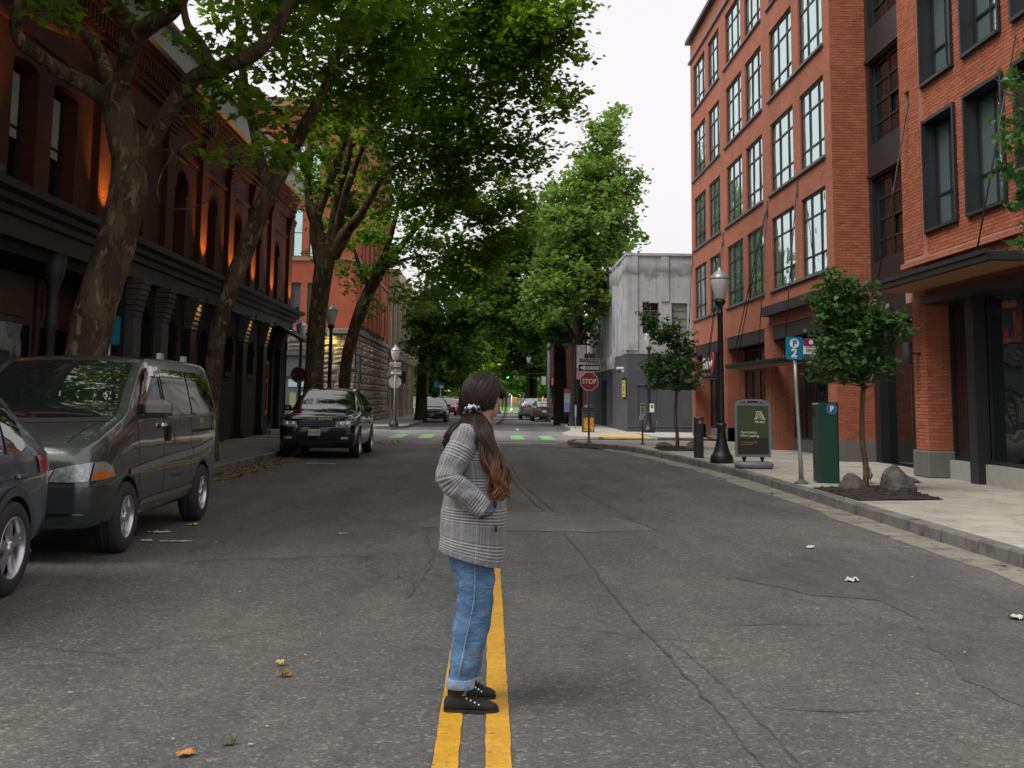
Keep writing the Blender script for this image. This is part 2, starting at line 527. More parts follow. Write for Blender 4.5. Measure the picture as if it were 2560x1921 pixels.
# right pavement: bed + slabs + kerb stones
bed = [s_[1] for s_ in offset_strip(kr_pts[:-2], 0, -.09)] + [(9.9, 41.6), (9.9, -12)]
side = tag(bpy.data.objects.new('pavement_right', None), kind='structure')
mb = MB(); mb.prism(bed[::1], -.02, .138)
pv = mb.build('pavement_right', joint_m); pv['kind'] = 'structure'; bpy.data.objects.remove(side)
def kx(y):
    for (y0, x0), (y1, x1) in zip(KR, KR[1:]):
        if y0 <= y <= y1 and y1 > y0: return x0 + (x1 - x0) * (y - y0) / (y1 - y0)
    return 5.2
ys = [-2 + 1.52 * i for i in range(29)]
for i, y0 in enumerate(ys[:-1]):
    y1 = min(ys[i + 1], 41.55)
    if y1 - y0 < .2: continue
    if y0 < 39.4: e0, e1 = kx(y0) + .17, kx(y1) + .17
    else: e0, e1 = kx(y0) + .2, 4.3
    xs = [None, 5.95, 7.45, 8.95, 9.8] if e0 < 5.6 else [None, 7.45, 8.95, 9.8]
    if e0 < 4.6: xs = [None, 4.62, 5.95, 7.45, 8.95, 9.8]
    if 16.0 < y0 < 18.6 or 31.9 < y0 < 34.6: pass
    for a, b in zip(xs, xs[1:]):
        g_ = .006
        A = (e0, y0 + g_) if a is None else (a + g_, y0 + g_)
        D = (e1, y1 - g_) if a is None else (a + g_, y1 - g_)
        MB().prism([A, (b - g_, y0 + g_), (b - g_, y1 - g_), D], .10, .15 + RN.uniform(-.002, .002)).build('paving_slab', conc_r, pv)
# kerb stones
kp = dens(kr_pts[:17], .25)
acc = 0; run = [kp[0]]
seglist = []
for a, b in zip(kp, kp[1:]):
    run.append(b); acc += math.hypot(b[0] - a[0], b[1] - a[1])
    if acc > .88: seglist.append(run); run = [b]; acc = 0
for run in seglist:
    if run[0][1] < 3 and run[0][0] < 6: continue
    st = offset_strip(run, 0, -.165)
    n = len(st); sh = .012
    def lerp(p, q, t): return (p[0] + (q[0] - p[0]) * t, p[1] + (q[1] - p[1]) * t)
    outer = [s[0] for s in st]; inner = [s[1] for s in st]
    outer[0] = lerp(outer[0], outer[1], .06); outer[-1] = lerp(outer[-1], outer[-2], .06)
    inner[0] = lerp(inner[0], inner[1], .06); inner[-1] = lerp(inner[-1], inner[-2], .06)
    top = .152 + RN.uniform(-.006, .004)
    mb = MB()
    v = []
    for o_, i_ in zip(outer, inner):
        dx, dy = (i_[0] - o_[0]), (i_[1] - o_[1])
        v += [(o_[0], o_[1], -.02), (o_[0] + dx * .06, o_[1] + dy * .06, top - .02), (o_[0] + dx * .18, o_[1] + dy * .18, top), (i_[0], i_[1], top), (i_[0], i_[1], .1)]
    f = []
    for k in range(n - 1):
        for j in range(4): f.append((k * 5 + j, (k + 1) * 5 + j, (k + 1) * 5 + j + 1, k * 5 + j + 1))
    f += [(0, 1, 2, 3, 4), tuple((n - 1) * 5 + j for j in (4, 3, 2, 1, 0))]
    mb.add(v, f); mb.build('kerb_stone', kerb_m, pv)

# left pavement
KLX = -5.45
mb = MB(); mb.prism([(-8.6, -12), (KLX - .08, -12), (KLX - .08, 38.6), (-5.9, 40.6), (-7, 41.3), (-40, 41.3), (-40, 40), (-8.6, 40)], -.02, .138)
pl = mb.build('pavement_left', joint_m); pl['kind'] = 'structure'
for i in range(31):
    y0 = -4 + 1.45 * i
    if y0 > 38: continue
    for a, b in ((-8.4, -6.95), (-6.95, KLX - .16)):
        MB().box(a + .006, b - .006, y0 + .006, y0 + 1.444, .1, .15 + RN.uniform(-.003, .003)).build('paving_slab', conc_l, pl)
for i in range(24):
    y0 = 2 + 1.52 * i
    MB().box(KLX - .16, KLX, y0 + .005, y0 + 1.515, -.02, .152 + RN.uniform(-.006, .004), .02).build('kerb_stone', kerb_m, pl)
MB().prism([(-8.38, 39.6), (KLX - .2, 39.55), (-6.1, 40.7), (-7.1, 41.2), (-8.38, 41.25)], .1, .151).build('paving_slab', conc_l, pl)
MB().prism([(-40, 41.25), (-8.5, 41.25), (-8.5, 48.), (-40, 48.)], -.02, .148).build('paving_slab', conc_l, pl)

# far-left corner pavement, far-right corner pavement
mb = MB(); mb.prism([(-60, 56.2), (-5.6, 55.9), (-4.9, 56.2), (-4.45, 57.2), (-4.3, 59), (-4.3, 104), (-60, 104)], -.02, .15)
tag(mb.build('pavement_far_left', MConc('far_pavement_concrete', (.26, .245, .225))), kind='structure')
conc_fr = MConc('corner_pavement_concrete', (.46, .44, .39))
mb = MB(); mb.prism([(3.1, 48.6), (3.3, 46.5), (4.0, 45.2), (5.2, 44.6), (6.5, 44.4), (6.52, 50.5), (9, 50.3), (60, 50.3), (60, 104), (4.3, 104), (4.3, 60), (3.9, 55), (3.3, 51)], -.02, .1)
tag(mb.build('pavement_far_right', conc_fr), kind='structure')
mb = MB(); mb.prism([(6.6, 44.3), (14, 44.2), (14, 50.28), (6.6, 50.4)], -.02, .15)
tag(mb.build('pavement_corner', conc_fr), kind='structure')
mb = MB(); mb.box(6.56, 14, 44.16, 44.3, -.02, .14, .02)
tag(mb.build('kerb_corner', kerb_m), kind='structure')
tac = M('tactile_yellow', (.62, .40, .09), .7, var=.25, scale=5)
mb = MB(); mb.prism([(4.3, 44.95), (6.45, 44.7), (6.47, 48.3), (4.65, 48.4)], .1, .106)
tp = mb.build('tactile_paving', tac); tp['kind'] = 'structure'
mb = MB()
for i in range(15):
    for j in range(10):
        x, y = 4.62 + i * .125, 45.1 + j * .33
        mb.lathe([(.035, 0), (.03, .008), (.012, .011)], 6, (x, y, .106), cap=False)
b_ = mb.build('tactile_domes', tac, tp)

# ------------------------------------------------------------------ painted markings and repairs
def MPaint(name, col, under, wear=.5):
    m, t, b = _nt(name)
    g = t.nodes.new('ShaderNodeNewGeometry'); co = g.outputs['Position']
    c = ramp(t, noise(t, co, 5, 5, .6), [(.25, c4(col, .78)), (.75, c4(col, 1.12))])
    c = mixc(t, 1., c, ramp(t, noise(t, co, 130, 2, .7), [(.3, (.8, .8, .8)), (.7, (1.15, 1.15, 1.15))]), 'MULTIPLY')
    v = t.nodes.new('ShaderNodeTexVoronoi'); v.feature = 'DISTANCE_TO_EDGE'; v.inputs['Scale'].default_value = 13
    wv = t.nodes.new('ShaderNodeTexNoise'); wv.inputs['Scale'].default_value = 9; t.links.new(co, wv.inputs['Vector'])
    wo = t.nodes.new('ShaderNodeVectorMath'); wo.operation = 'MULTIPLY_ADD'
    t.links.new(wv.outputs['Color'], wo.inputs[0]); wo.inputs[1].default_value = (.12, .12, 0); t.links.new(co, wo.inputs[2])
    t.links.new(wo.outputs[0], v.inputs['Vector'])
    ck = ramp(t, v.outputs['Distance'], [(0, (1, 1, 1)), (.02, (.4, .4, .4)), (.05, (0, 0, 0))])
    chip = ramp(t, noise(t, co, 24, 6, .78), [(.57, (0, 0, 0)), (.65, (1, 1, 1))])
    k = math_(t, 'MULTIPLY', math_(t, 'MAXIMUM', math_(t, 'MULTIPLY', ck, .5), chip), wear)
    t.links.new(mixc(t, k, c, under), b.inputs['Base Color'])
    b.inputs['Roughness'].default_value = .6
    bump(t, b, math_(t, 'SUBTRACT', 1., k), .4, .004)
    return m
yel = MPaint('yellow_line_paint', (.60, .31, .018), (.13, .09, .04), .85)
wht = MPaint('white_line_paint', (.62, .62, .60), (.2, .2, .2), .7)
grn = MPaint('green_lane_paint', (.20, .55, .15), (.2, .2, .2), .35)

def strip(name, x0, x1, y0, y1, z, mat, jag=.0028, step=.1):
    n = max(2, int((y1 - y0) / step)); mb = MB(); v = []
    for i in range(n + 1):
        y = y0 + (y1 - y0) * i / n
        v += [(x0 + RN.uniform(-jag, jag), y, z), (x1 + RN.uniform(-jag, jag), y, z)]
    mb.add(v, [(2 * i, 2 * i + 1, 2 * i + 3, 2 * i + 2) for i in range(n)])
    return tag(mb.build(name, mat), kind='structure')
strip('yellow_line', -.228, -.118, 2.5, 38.2, .005, yel)
strip('yellow_line', -.002, .112, 2.5, 38.2, .005, yel)
sheet('stop_line', [[(-1.2, 40.2), (2.62, 40.4), (2.6, 40.75), (-1.2, 40.55)]], .004, wht)
for x in (-4.0, -2.86, -1.62, -.4, .83, 2.04):
    w_ = .56
    sheet('green_lane_mark', [[(x, 44.6), (x + w_, 44.6), (x + w_ * .96, 48.7), (x - .0 + .03, 48.7)]], .005, grn)
    sheet('white_lane_edge', [[(x, 44.25), (x + w_, 44.25), (x + w_, 44.58), (x, 44.58)]], .004, wht)
sheet('lane_dash', [[(1.35, 57), (1.45, 57), (1.5, 60), (1.4, 60)]], .004, wht)
sheet('lane_line_far', [[(-4.5, 92), (4.5, 92), (4.5, 93), (-4.5, 93)]], .004, wht)
sheet('lane_line_far', [[(-1.5, 63), (-1.38, 63), (-1.1, 88), (-1.2, 88)]], .004, wht)

def rough_poly(pts, amp=.05, step=.18):
    out = []
    P = pts + [pts[0]]
    for a, b in zip(P, P[1:]):
        l = math.hypot(b[0] - a[0], b[1] - a[1]); n = max(1, int(l / step))
        for k in range(n):
            t = k / n; out.append((a[0] + (b[0] - a[0]) * t + RN.uniform(-amp, amp), a[1] + (b[1] - a[1]) * t + RN.uniform(-amp, amp)))
    return out
pat_l = MAsphalt('asphalt_patch_pale', (.128, .13, .13), .5, .3)
pat_d = MAsphalt('asphalt_patch_dark', (.092, .092, .093), .45, .2)
sheet('asphalt_patch', [rough_poly([(-1.1, 13.9), (.2, 13.6), (1.2, 13.5), (2.05, 13.8), (1.7, 15.2), (.6, 15.9), (-.6, 15.4)], .05)], .004, pat_l)
sheet('asphalt_patch', [rough_poly([(2.2, 10.2), (2.66, 9.35), (3.15, 9.1), (3.1, 8.3), (2.88, 7.6), (2.72, 6.6), (2.78, 5.6), (4.2, 5.4), (4.6, 9.), (4.6, 12), (3.6, 12.4), (2.9, 11.2)], .035)], .004, pat_d)
sheet('asphalt_patch', [rough_poly([(-3.2, 30), (1.9, 29), (3.9, 33), (3.4, 37.5), (-3.4, 38.3)], .08)], .004, MAsphalt('asphalt_patch_mid', (.108, .108, .108), .5, .5))
tar = M('tar_seam', (.058, .057, .055), .8, var=.4, scale=12)
def seam(pts, w=.012, amp=.012, z=.008):
    P = dens(pts, .07); mb = MB(); v = []
    ox = 0
    for x, y in P:
        ox = ox * .8 + RN.uniform(-amp, amp)
        ww = w * RN.uniform(.35, 1.3)
        v += [(x + ox - ww, y, z), (x + ox + ww, y, z)]
    mb.add(v, [(2 * i, 2 * i + 1, 2 * i + 3, 2 * i + 2) for i in range(len(P) - 1)])
    return tag(mb.build('road_crack', tar), kind='structure')
seam([(1.2, 3.2), (1.17, 5.), (1.12, 6.7), (1.03, 8.4), (.95, 11), (.87, 13.3)], .0065)
seam([(1.42, 3.6), (1.35, 5.2), (1.25, 7.2)], .004)
seam([(.9, 16), (.62, 21), (.5, 27), (.35, 33)], .012)
seam([(.75, 16), (.52, 20), (.45, 24)], .012)
def crack_h(x0, x1, y, w=.006):
    P = []; yy = y; n = int((x1 - x0) / .09)
    mb = MB(); v = []
    for i in range(n + 1):
        x = x0 + (x1 - x0) * i / n; yy += RN.uniform(-.035, .035); ww = w * RN.uniform(.3, 1.4) * max(.2, math.sin(math.pi * i / n))
        v += [(x, yy - ww, .008), (x, yy + ww, .008)]
    mb.add(v, [(2 * i + 1, 2 * i, 2 * i + 2, 2 * i + 3) for i in range(n)])
    return tag(mb.build('road_crack', tar), kind='structure')
for a in ((-1.1, .1, 15.4), (1.0, 2.9, 8.0), (1.5, 2.6, 10.2), (1.3, 2.7, 12.3), (1.2, 3.6, 16.6), (.2, 2.1, 13.45), (1.9, 3.4, 26), (-3, -1, 27), (.9, 1.6, 7.), (-.9, -.3, 7.6), (1.35, 2.1, 5.9)): crack_h(*a)
seam([(2.0, 13.8), (1.9, 15), (1.7, 17.4), (1.55, 19.5)], .009, .03)
seam([(-.62, 9), (-.55, 11), (-.7, 13.5)], .005, .03)
# ------------------------------------------------------------------ building helpers
ZH = Vector((0, 0, 1))
class Plane:
    """a vertical wall plane: org + u*t + z; n points out of the wall"""
    def __init__(s, org, u, n): s.o = Vector(org); s.u = Vector(u); s.n = Vector(n)
    def p(s, t, z, d=0.): return s.o + s.u * t + ZH * z - s.n * d
    def box(s, mb, t0, t1, z0, z1, d0, d1):
        """d = depth behind the plane (negative: proud)"""
        a = (t0 + t1) / 2; c = s.p(a, (z0 + z1) / 2, (d0 + d1) / 2)
        return mb.obox(c, s.u, s.n, ZH, abs(t1 - t0) / 2, abs(d1 - d0) / 2, abs(z1 - z0) / 2)
    def facade(s, mb, t0, t1, z0, z1, holes=(), depth=.2, seg=10):
        """holes: (ta,tb,za,zb[,arch rise])"""
        us = sorted({t0, t1, *[h[0] for h in holes], *[h[1] for h in holes]})
        zs = sorted({z0, z1, *[h[2] for h in holes], *[h[3] for h in holes]})
        us = [x for x in us if t0 - 1e-6 <= x <= t1 + 1e-6]; zs = [x for x in zs if z0 - 1e-6 <= x <= z1 + 1e-6]
        for za, zb in zip(zs, zs[1:]):
            run = None
            for ua, ub in zip(us, us[1:]):
                m_ = ((ua + ub) / 2, (za + zb) / 2)
                solid = not any(h[0] < m_[0] < h[1] and h[2] < m_[1] < h[3] for h in holes)
                if solid: run = (run[0], ub) if run else (ua, ub)
                if (not solid or ub == us[-1]) and run:
                    mb.quad(s.p(run[0], za), s.p(run[1], za), s.p(run[1], zb), s.p(run[0], zb)); run = None
        for h in holes:
            a, b, c, d = h[:4]; rise = h[4] if len(h) > 4 else 0
            if rise:
                n = seg; sp = d - rise; pts = []
                for k in range(n + 1):
                    th = math.pi * (1 - k / n); pts.append(((a + b) / 2 + (b - a) / 2 * math.cos(th), sp + rise * math.sin(th)))
                for k in range(n):
                    (u0, z0_), (u1, z1_) = pts[k], pts[k + 1]
                    mb.quad(s.p(u0, z0_), s.p(u1, z1_), s.p(u1, d), s.p(u0, d))
                    mb.quad(s.p(u0, z0_), s.p(u1, z1_), s.p(u1, z1_, depth), s.p(u0, z0_, depth))
                top = sp
            else:
                top = d; mb.quad(s.p(a, d), s.p(b, d), s.p(b, d, depth), s.p(a, d, depth))
            mb.quad(s.p(a, c), s.p(b, c), s.p(b, c, depth), s.p(a, c, depth))
            mb.quad(s.p(a, c), s.p(a, top), s.p(a, top, depth), s.p(a, c, depth))
            mb.quad(s.p(b, c), s.p(b, top), s.p(b, top, depth), s.p(b, c, depth))
        return mb

def window(root, pl_, t0, t1, z0, z1, cols, rows, fw, d, fmat, gmat, name='window', frame_t=.06, tilt=.004, skip=()):
    """cols/rows: fractions of the inner bars; frame part with panes as sub-parts"""
    mb = MB()
    ue = [t0 + (t1 - t0) * c for c in ([0] + list(cols) + [1])]; ze = [z0 + (z1 - z0) * r for r in ([0] + list(rows) + [1])]
    pl_.box(mb, t0, t0 + fw, z0, z1, d, d + frame_t); pl_.box(mb, t1 - fw, t1, z0, z1, d, d + frame_t)
    pl_.box(mb, t0 + fw, t1 - fw, z0, z0 + fw, d, d + frame_t); pl_.box(mb, t0 + fw, t1 - fw, z1 - fw, z1, d, d + frame_t)
    for x in ue[1:-1]: pl_.box(mb, x - fw * .4, x + fw * .4, z0 + fw, z1 - fw, d + .004, d + frame_t - .004)
    for z in ze[1:-1]: pl_.box(mb, t0 + fw, t1 - fw, z - fw * .4, z + fw * .4, d + .008, d + frame_t - .008)
    fr = mb.build(name, fmat, root, world=True)
    for i in range(len(ue) - 1):
        for j in range(len(ze) - 1):
            if (i, j) in skip: continue
            a, b, c, e = ue[i], ue[i + 1], ze[j], ze[j + 1]
            q = [RN.uniform(-tilt, tilt) for _ in range(2)]
            dd = d + frame_t * .6
            m2 = MB().add([pl_.p(a, c, dd + q[0] + q[1]), pl_.p(b, c, dd - q[0] + q[1]), pl_.p(b, e, dd - q[0] - q[1]), pl_.p(a, e, dd + q[0] - q[1])], [(0, 1, 2, 3)])
            m2.build('pane', gmat, fr, world=True)
    return fr

brick_unit = None
def brick_course(root, pl_, t0, t1, z0, z1, holes, mat, mortar, budget, L=.2032, Hc=.0677, gap=.01, proud=.010):
    """real bricks: the nearest as single objects that share one mesh, the rest joined"""
    global brick_unit
    pos = []
    nz = int((z1 - z0) / Hc)
    for k in range(nz):
        z = z0 + k * Hc; off = (k % 2) * L / 2
        t = t0 - off
        while t < t1 - .01:
            a, b = max(t, t0), min(t + L - gap, t1); t += L
            if b - a < .03: continue
            zc = z + Hc / 2; segs = [(a, b)]
            for h in holes:
                if h[2] - .0 < zc < h[3]:
                    ns = []
                    for (p, q) in segs:
                        if q <= h[0] or p >= h[1]: ns.append((p, q))
                        else:
                            if h[0] - p > .03: ns.append((p, h[0]))
                            if q - h[1] > .03: ns.append((h[1], q))
                    segs = ns
            for p, q in segs: pos.append((p, q, z, z + Hc - gap))
    camp = Vector((0, 0, 1.55))
    pos.sort(key=lambda r_: (pl_.p((r_[0] + r_[1]) / 2, r_[2]) - camp).length)
    full = [r_ for r_ in pos if abs((r_[1] - r_[0]) - (L - gap)) < .002]
    ind = full[:budget]; iset = set(ind)
    if ind:
        me = None
        mb = MB()
        h_, hh, dd = (L - gap) / 2, (Hc - gap) / 2, proud
        mb.obox((0, 0, 0), pl_.u, pl_.n, ZH, h_, dd, hh)
        me = mb.mesh('brick'); me.materials.append(mat)
        for (p, q, a, b) in ind:
            o = bpy.data.objects.new('brick', me); COL.objects.link(o); o.parent = root
            o.matrix_parent_inverse = wmat(root).inverted()
            o.location = pl_.p((p + q) / 2, (a + b) / 2, RN.uniform(-.002, .002))
    mb = MB()
    for r_ in pos:
        if r_ in iset: continue
        p, q, a, b = r_; e = RN.uniform(-.002, .002)
        A = [pl_.p(p, a, -proud + e), pl_.p(q, a, -proud + e), pl_.p(q, b, -proud + e), pl_.p(p, b, -proud + e)]
        B = [pl_.p(p, a, 0), pl_.p(q, a, 0), pl_.p(q, b, 0), pl_.p(p, b, 0)]
        mb.add(A + B, [(0, 1, 2, 3), (0, 1, 5, 4), (1, 2, 6, 5), (2, 3, 7, 6), (3, 0, 4, 7)])
    o = mb.build('brickwork', mat, root, world=True); o['kind'] = 'stuff'

def MBrickUnit(name, col, var=.25):
    m, t, b = _nt(name)
    g = t.nodes.new('ShaderNodeNewGeometry'); oi = t.nodes.new('ShaderNodeObjectInfo')
    r_ = math_(t, 'FRACT', math_(t, 'ADD', g.outputs['Random Per Island'], math_(t, 'MULTIPLY', oi.outputs['Random'], 1.)))
    c = ramp(t, r_, [(0, c4(col, 1 - var)), (.5, c4(col)), (1, (col[0] * 1.15, col[1] * (1 + var), col[2] * (1 + var), 1))])
    f = noise(t, g.outputs['Position'], 40, 4, .7)
    c = mixc(t, 1., c, ramp(t, f, [(.2, (.78, .78, .78)), (.8, (1.2, 1.2, 1.2))]), 'MULTIPLY')
    big = noise(t, g.outputs['Position'], .9, 4, .6)
    c = mixc(t, 1., c, ramp(t, big, [(.25, (.85, .83, .82)), (.75, (1.08, 1.08, 1.08))]), 'MULTIPLY')
    t.links.new(c, b.inputs['Base Color']); b.inputs['Roughness'].default_value = .88; b.inputs['Specular IOR Level'].default_value = .2
    bump(t, b, f, .35, .006)
    return m

# ------------------------------------------------------------------ red brick apartment block, right side
RB1, RB2 = (.45, .150, .086), (.37, .115, .065)
brick_r = MBrick('apartment_brick', RB1, RB2, (.43, .20, .14), bmp=.6)
brick_u = MBrickUnit('apartment_brick_unit', (.41, .132, .075), .17)
mortar_r = M('apartment_mortar', (.42, .21, .15), .95)
blk = M('black_metal', (.018, .019, .022), .42, .0, .2, 3, spec=.5)
blk2 = M('dark_steel', (.035, .034, .036), .5, .3, .25, 2)
slate = M('slate_sill', (.13, .13, .14), .6)
stone_b = M('pier_stone', (.15, .145, .14), .8, var=.15, bmp=.15)
stone_c = M('pale_base_stone', (.36, .35, .31), .85, var=.15, bmp=.15)
gl_r, _t, _b = _nt('window_glass')
_b.inputs['Base Color'].default_value = (.50, .70, .68, 1); _b.inputs['Metallic'].default_value = .85; _b.inputs['Roughness'].default_value = .02
bump(_t, _b, noise(_t, _coord(_t, False), 1.3, 1), .25, .05)
gl_dk = MGlass('shop_glass', (.006, .009, .01), 1.6, .02, .15)
int_m = M('dark_interior', (.012, .011, .011), .9)
PR = Plane((8.5, 0, 0), (0, 1, 0), (-1, 0, 0))
rb = thing('apartment_building', 'red brick apartment block with black framed windows along the right pavement', 'building', (8.5, 36, 0))
SILL = [4.93, 7.87, 10.82, 13.77]; TOP = [7.1, 10.02, 12.95, 15.75]
COLS = [(28.2, 30.45), (31.15, 33.7), (34.75, 37.0), (37.6, 40.1), (41.3, 43.4), (44.1, 46.6)]
holes = [(a, b, s, t_) for s, t_ in zip(SILL, TOP) for a, b in COLS]
shop = [(28.35, 33.85, .15, 3.84), (34.8, 40.4, .15, 3.84), (41.25, 46.75, .15, 3.84)]
mb = PR.facade(MB(), 27.6, 47.3, .15, 16.1, holes + shop, .42)
# end faces
mb.quad((8.5, 47.3, 0), (12, 47.3, 0), (12, 47.3, 17), (8.5, 47.3, 17))
mb.build('wall', brick_r, rb, True)
for s, t_ in zip(SILL, TOP):
    for a, b in COLS:
        window(rb, PR, a + .001, b - .001, s + .001, t_ - .001, (.28, .66), (.24, .72), .055, .05, blk, gl_r)
for s in SILL:
    for a, b in ((28.1, 33.95), (34.68, 40.45), (41.2, 46.95)):
        mb = MB(); PR.box(mb, a, b, s - .07, s - .002, -.07, .2); mb.build('sill', slate, rb, True)
# parapet band, cornice and set-back top floor
mb = MB(); PR.box(mb, 27.45, 47.5, 16.1, 16.2, -.08, .3); mb.build('band', slate, rb, True)
mb = PR.facade(MB(), 27.6, 47.3, 16.2, 17.0); mb.build('parapet', brick_r, rb, True)
mb = MB(); PR.box(mb, 27.3, 47.5, 17.0, 17.16, -.2, .6); mb.build('cornice', blk2, rb, True)
mb = MB(); mb.box(9.7, 14, 30, 46.6, 17.1, 20.2); mb.build('penthouse', blk, rb, True)
PT = Plane((9.68, 0, 0), (0, 1, 0), (-1, 0, 0))
for a in (31, 34, 37, 40, 43): window(rb, PT, a, a + 2.8, 17.4, 19.9, (.33, .66), (.5,), .07, -.05, blk, gl_r)
# shop fronts under the black lintels
for i, (a, b, c, d) in enumerate(shop):
    mb = MB(); PR.box(mb, a + .01, b - .01, 3.43, 3.83, .02, .3); mb.build('lintel', blk2, rb, True)
    mb = MB(); mb.box(9.6, 9.7, a - .5, b + .5, .15, 3.84); mb.build('shop_interior', int_m, rb, True)
    window(rb, PR, a + .02, b - .02, .5, 3.4, (.2, .4, .6, .8), (.74,), .07, .62, blk, gl_dk, 'shop_window')
    mb = MB(); PR.box(mb, a + .02, b - .02, .15, .5, .6, .75); mb.build('shop_plinth', stone_b, rb, True)
    for s_ in (a, b):
        mb = MB(); mb.box(8.93, 9.6, s_ - .12 if s_ == a else s_ - .02, s_ + .02 if s_ == a else s_ + .12, .15, 3.43); mb.build('reveal', brick_r, rb, True)
for a, b in ((27.62, 28.33), (33.87, 34.78), (40.42, 41.23), (46.77, 47.3)):
    mb = MB(); PR.box(mb, a - .02, b + .02, .15, .64, -.03, .45); mb.build('pier_base', stone_b, rb, True)
    mb = MB(); PR.box(mb, a + .12, b - .12, .64, 3.95, -.045, .02); mb.build('pier_face', brick_r, rb, True)
# return face towards the viewer (bricks large enough to pick apart), and the recessed dark strip
PB = Plane((8.5, 27.6, 0), (1, 0, 0), (0, -1, 0))
mb = PB.facade(MB(), 0, .92, .15, 16.1); mb.build('return_wall', mortar_r, rb, True)
brick_course(rb, PB, .0, .92, .66, 16.0, [], brick_u, mortar_r, 150)
mb = MB(); PB.box(mb, -.02, .9, .15, .66, -.03, .1); mb.build('pier_base', stone_b, rb, True)
PC = Plane((9.4, 0, 0), (0, 1, 0), (-1, 0, 0))
mb = PC.facade(MB(), 22.9, 27.6, .15, 16.1, [(23.3, 27.35, s + .08, t_ - .02) for s, t_ in zip(SILL, TOP)] + [(23.3, 27.2, .16, 3.5)], .25)
mb.build('recess_wall', blk, rb, True)
for s, t_ in zip(SILL, TOP):
    window(rb, PC, 23.31, 27.34, s + .09, t_ - .03, (.25, .5, .75), (.25, .5, .75), .07, .12, blk2, gl_dk, 'grid_window', skip=((1, 1), (2, 1), (1, 2)))
    mb = MB(); PC.box(mb, 23.5, 27.2, s + .2, t_ - .1, .2, .22); mb.build('pane', gl_dk, rb, True)
    mb = MB(); PC.box(mb, 22.95, 27.55, t_ + .02, t_ + .12, -.06, .05); mb.build('spandrel_trim', blk2, rb, True)
    mb = MB(); PC.box(mb, 22.95, 27.55, t_ + .14, s + 3.0, -.02, .05); mb.build('spandrel', blk2, rb, True)
for i in range(2):
    a = 23.35 + i * 1.95
    dr = MB(); PC.box(dr, a, a + 1.9, .18, 3.4, .2, .26); d_ = dr.build('door', gl_dk, rb, True)
    mb = MB(); PC.box(mb, a + .1 if i else a + 1.66, a + .13 if i else a + 1.69, .9, 2.5, .1, .13); mb.build('pull_handle', M('steel_pull', (.5, .5, .5), .25, 1.), d_, True)
# near wing: pier and window bay in real bricks
mb = PR.facade(MB(), 21.9, 22.9, 3.6, 16.1, [(22.35, 22.62, 7.45, 7.95)], .15); mb.quad((8.5, 21.9, 3.6), (8.6, 21.9, 3.6), (8.6, 21.9, 16.1), (8.5, 21.9, 16.1))
mb.build('pier_wall', mortar_r, rb, True)
mb = MB(); PR.box(mb, 22.36, 22.61, 7.46, 7.94, .12, .14); mb.build('anchor_recess', blk, rb, True)
brick_course(rb, PR, 21.9, 22.9, 4.5, 14.5, [(22.35, 22.62, 7.45, 7.95)], brick_u, mortar_r, 60)
PW = Plane((8.6, 0, 0), (0, 1, 0), (-1, 0, 0))
WB = [(20.36, 21.9), (18.38, 19.96), (16.4, 17.98), (14.4, 15.98)]
wh = [(a, b, s - .02, t_ + .06) for a, b in WB for s, t_ in zip(SILL, TOP)]
mb = PW.facade(MB(), 12.5, 21.9, 3.75, 16.1, wh, .3); mb.build('bay_wall', mortar_r, rb, True)
brick_course(rb, PW, 17.2, 21.9, 4.5, 14.2, wh, brick_u, mortar_r, 90)
mb = PW.facade(MB(), 12.5, 17.2, 3.75, 16.1, []); 
for a, b in WB:
    for s, t_ in zip(SILL, TOP):
        mb = MB(); e = .07
        PW.box(mb, a, a + e, s - .02, t_ + .06, -.07, .3); PW.box(mb, b - e, b, s - .02, t_ + .06, -.07, .3)
        PW.box(mb, a + e, b - e, s - .02, s + .04, -.09, .3); PW.box(mb, a + e, b - e, t_, t_ + .06, -.07, .3)
        mb.build('window_surround', blk, rb, True)
        window(rb, PW, a + e, b - e, s + .04, t_, (.55,), (.32,), .06, .2, blk, gl_r)
mb = MB(); PR.box(mb, 12.5, 22.95, 4.30, 4.40, -.07, .1); mb.build('brick_ledge', brick_r, rb, True)
PS = Plane((8.56, 0, 0), (0, 1, 0), (-1, 0, 0))
mb = PS.facade(MB(), 12.5, 22.9, 3.55, 4.3); mb.build('lintel_wall', mortar_r, rb, True)
for i in range(150):                                    # soldier course of upright bricks over the canopy
    t = 12.52 + i * .0693
    if t < 17.0 or t > 22.85: continue
    mb = MB(); PS.box(mb, t, t + .059, 4.09, 4.29, -.012, .02); mb.build('brick', brick_u, rb, True)
brick_course(rb, PS, 17, 22.9, 3.56, 4.08, [], brick_u, mortar_r, 0)
# ground-floor pier, glazed shop front, plinths
P2_ = Plane((8.5, 0, 0), (0, 1, 0), (-1, 0, 0)); P2s = Plane((8.5, 21.9, 0), (1, 0, 0), (0, -1, 0))
mb = P2_.facade(MB(), 21.9, 22.55, .15, 3.6); P2s.facade(mb, 0, .5, .15, 3.6); mb.quad((8.5, 22.55, .15), (9.4, 22.55, .15), (9.4, 22.55, 3.6), (8.5, 22.55, 3.6))
mb.build('pier_core', mortar_r, rb, True)
brick_course(rb, P2_, 21.9, 22.55, .68, 3.58, [], brick_u, mortar_r, 0)
brick_course(rb, P2s, .0, .48, .68, 3.58, [], brick_u, mortar_r, 0)
mb = MB(); mb.box(8.44, 9.02, 21.82, 22.62, .15, .66, .02); mb.build('pier_base', stone_b, rb, True)
PG = Plane((8.95, 0, 0), (0, 1, 0), (-1, 0, 0))
window(rb, PG, 12.5, 21.88, .5, 3.5, (.16, .3, .42, .55, .68, .82, .93), (.9,), .07, .0, blk, gl_dk, 'shop_window')
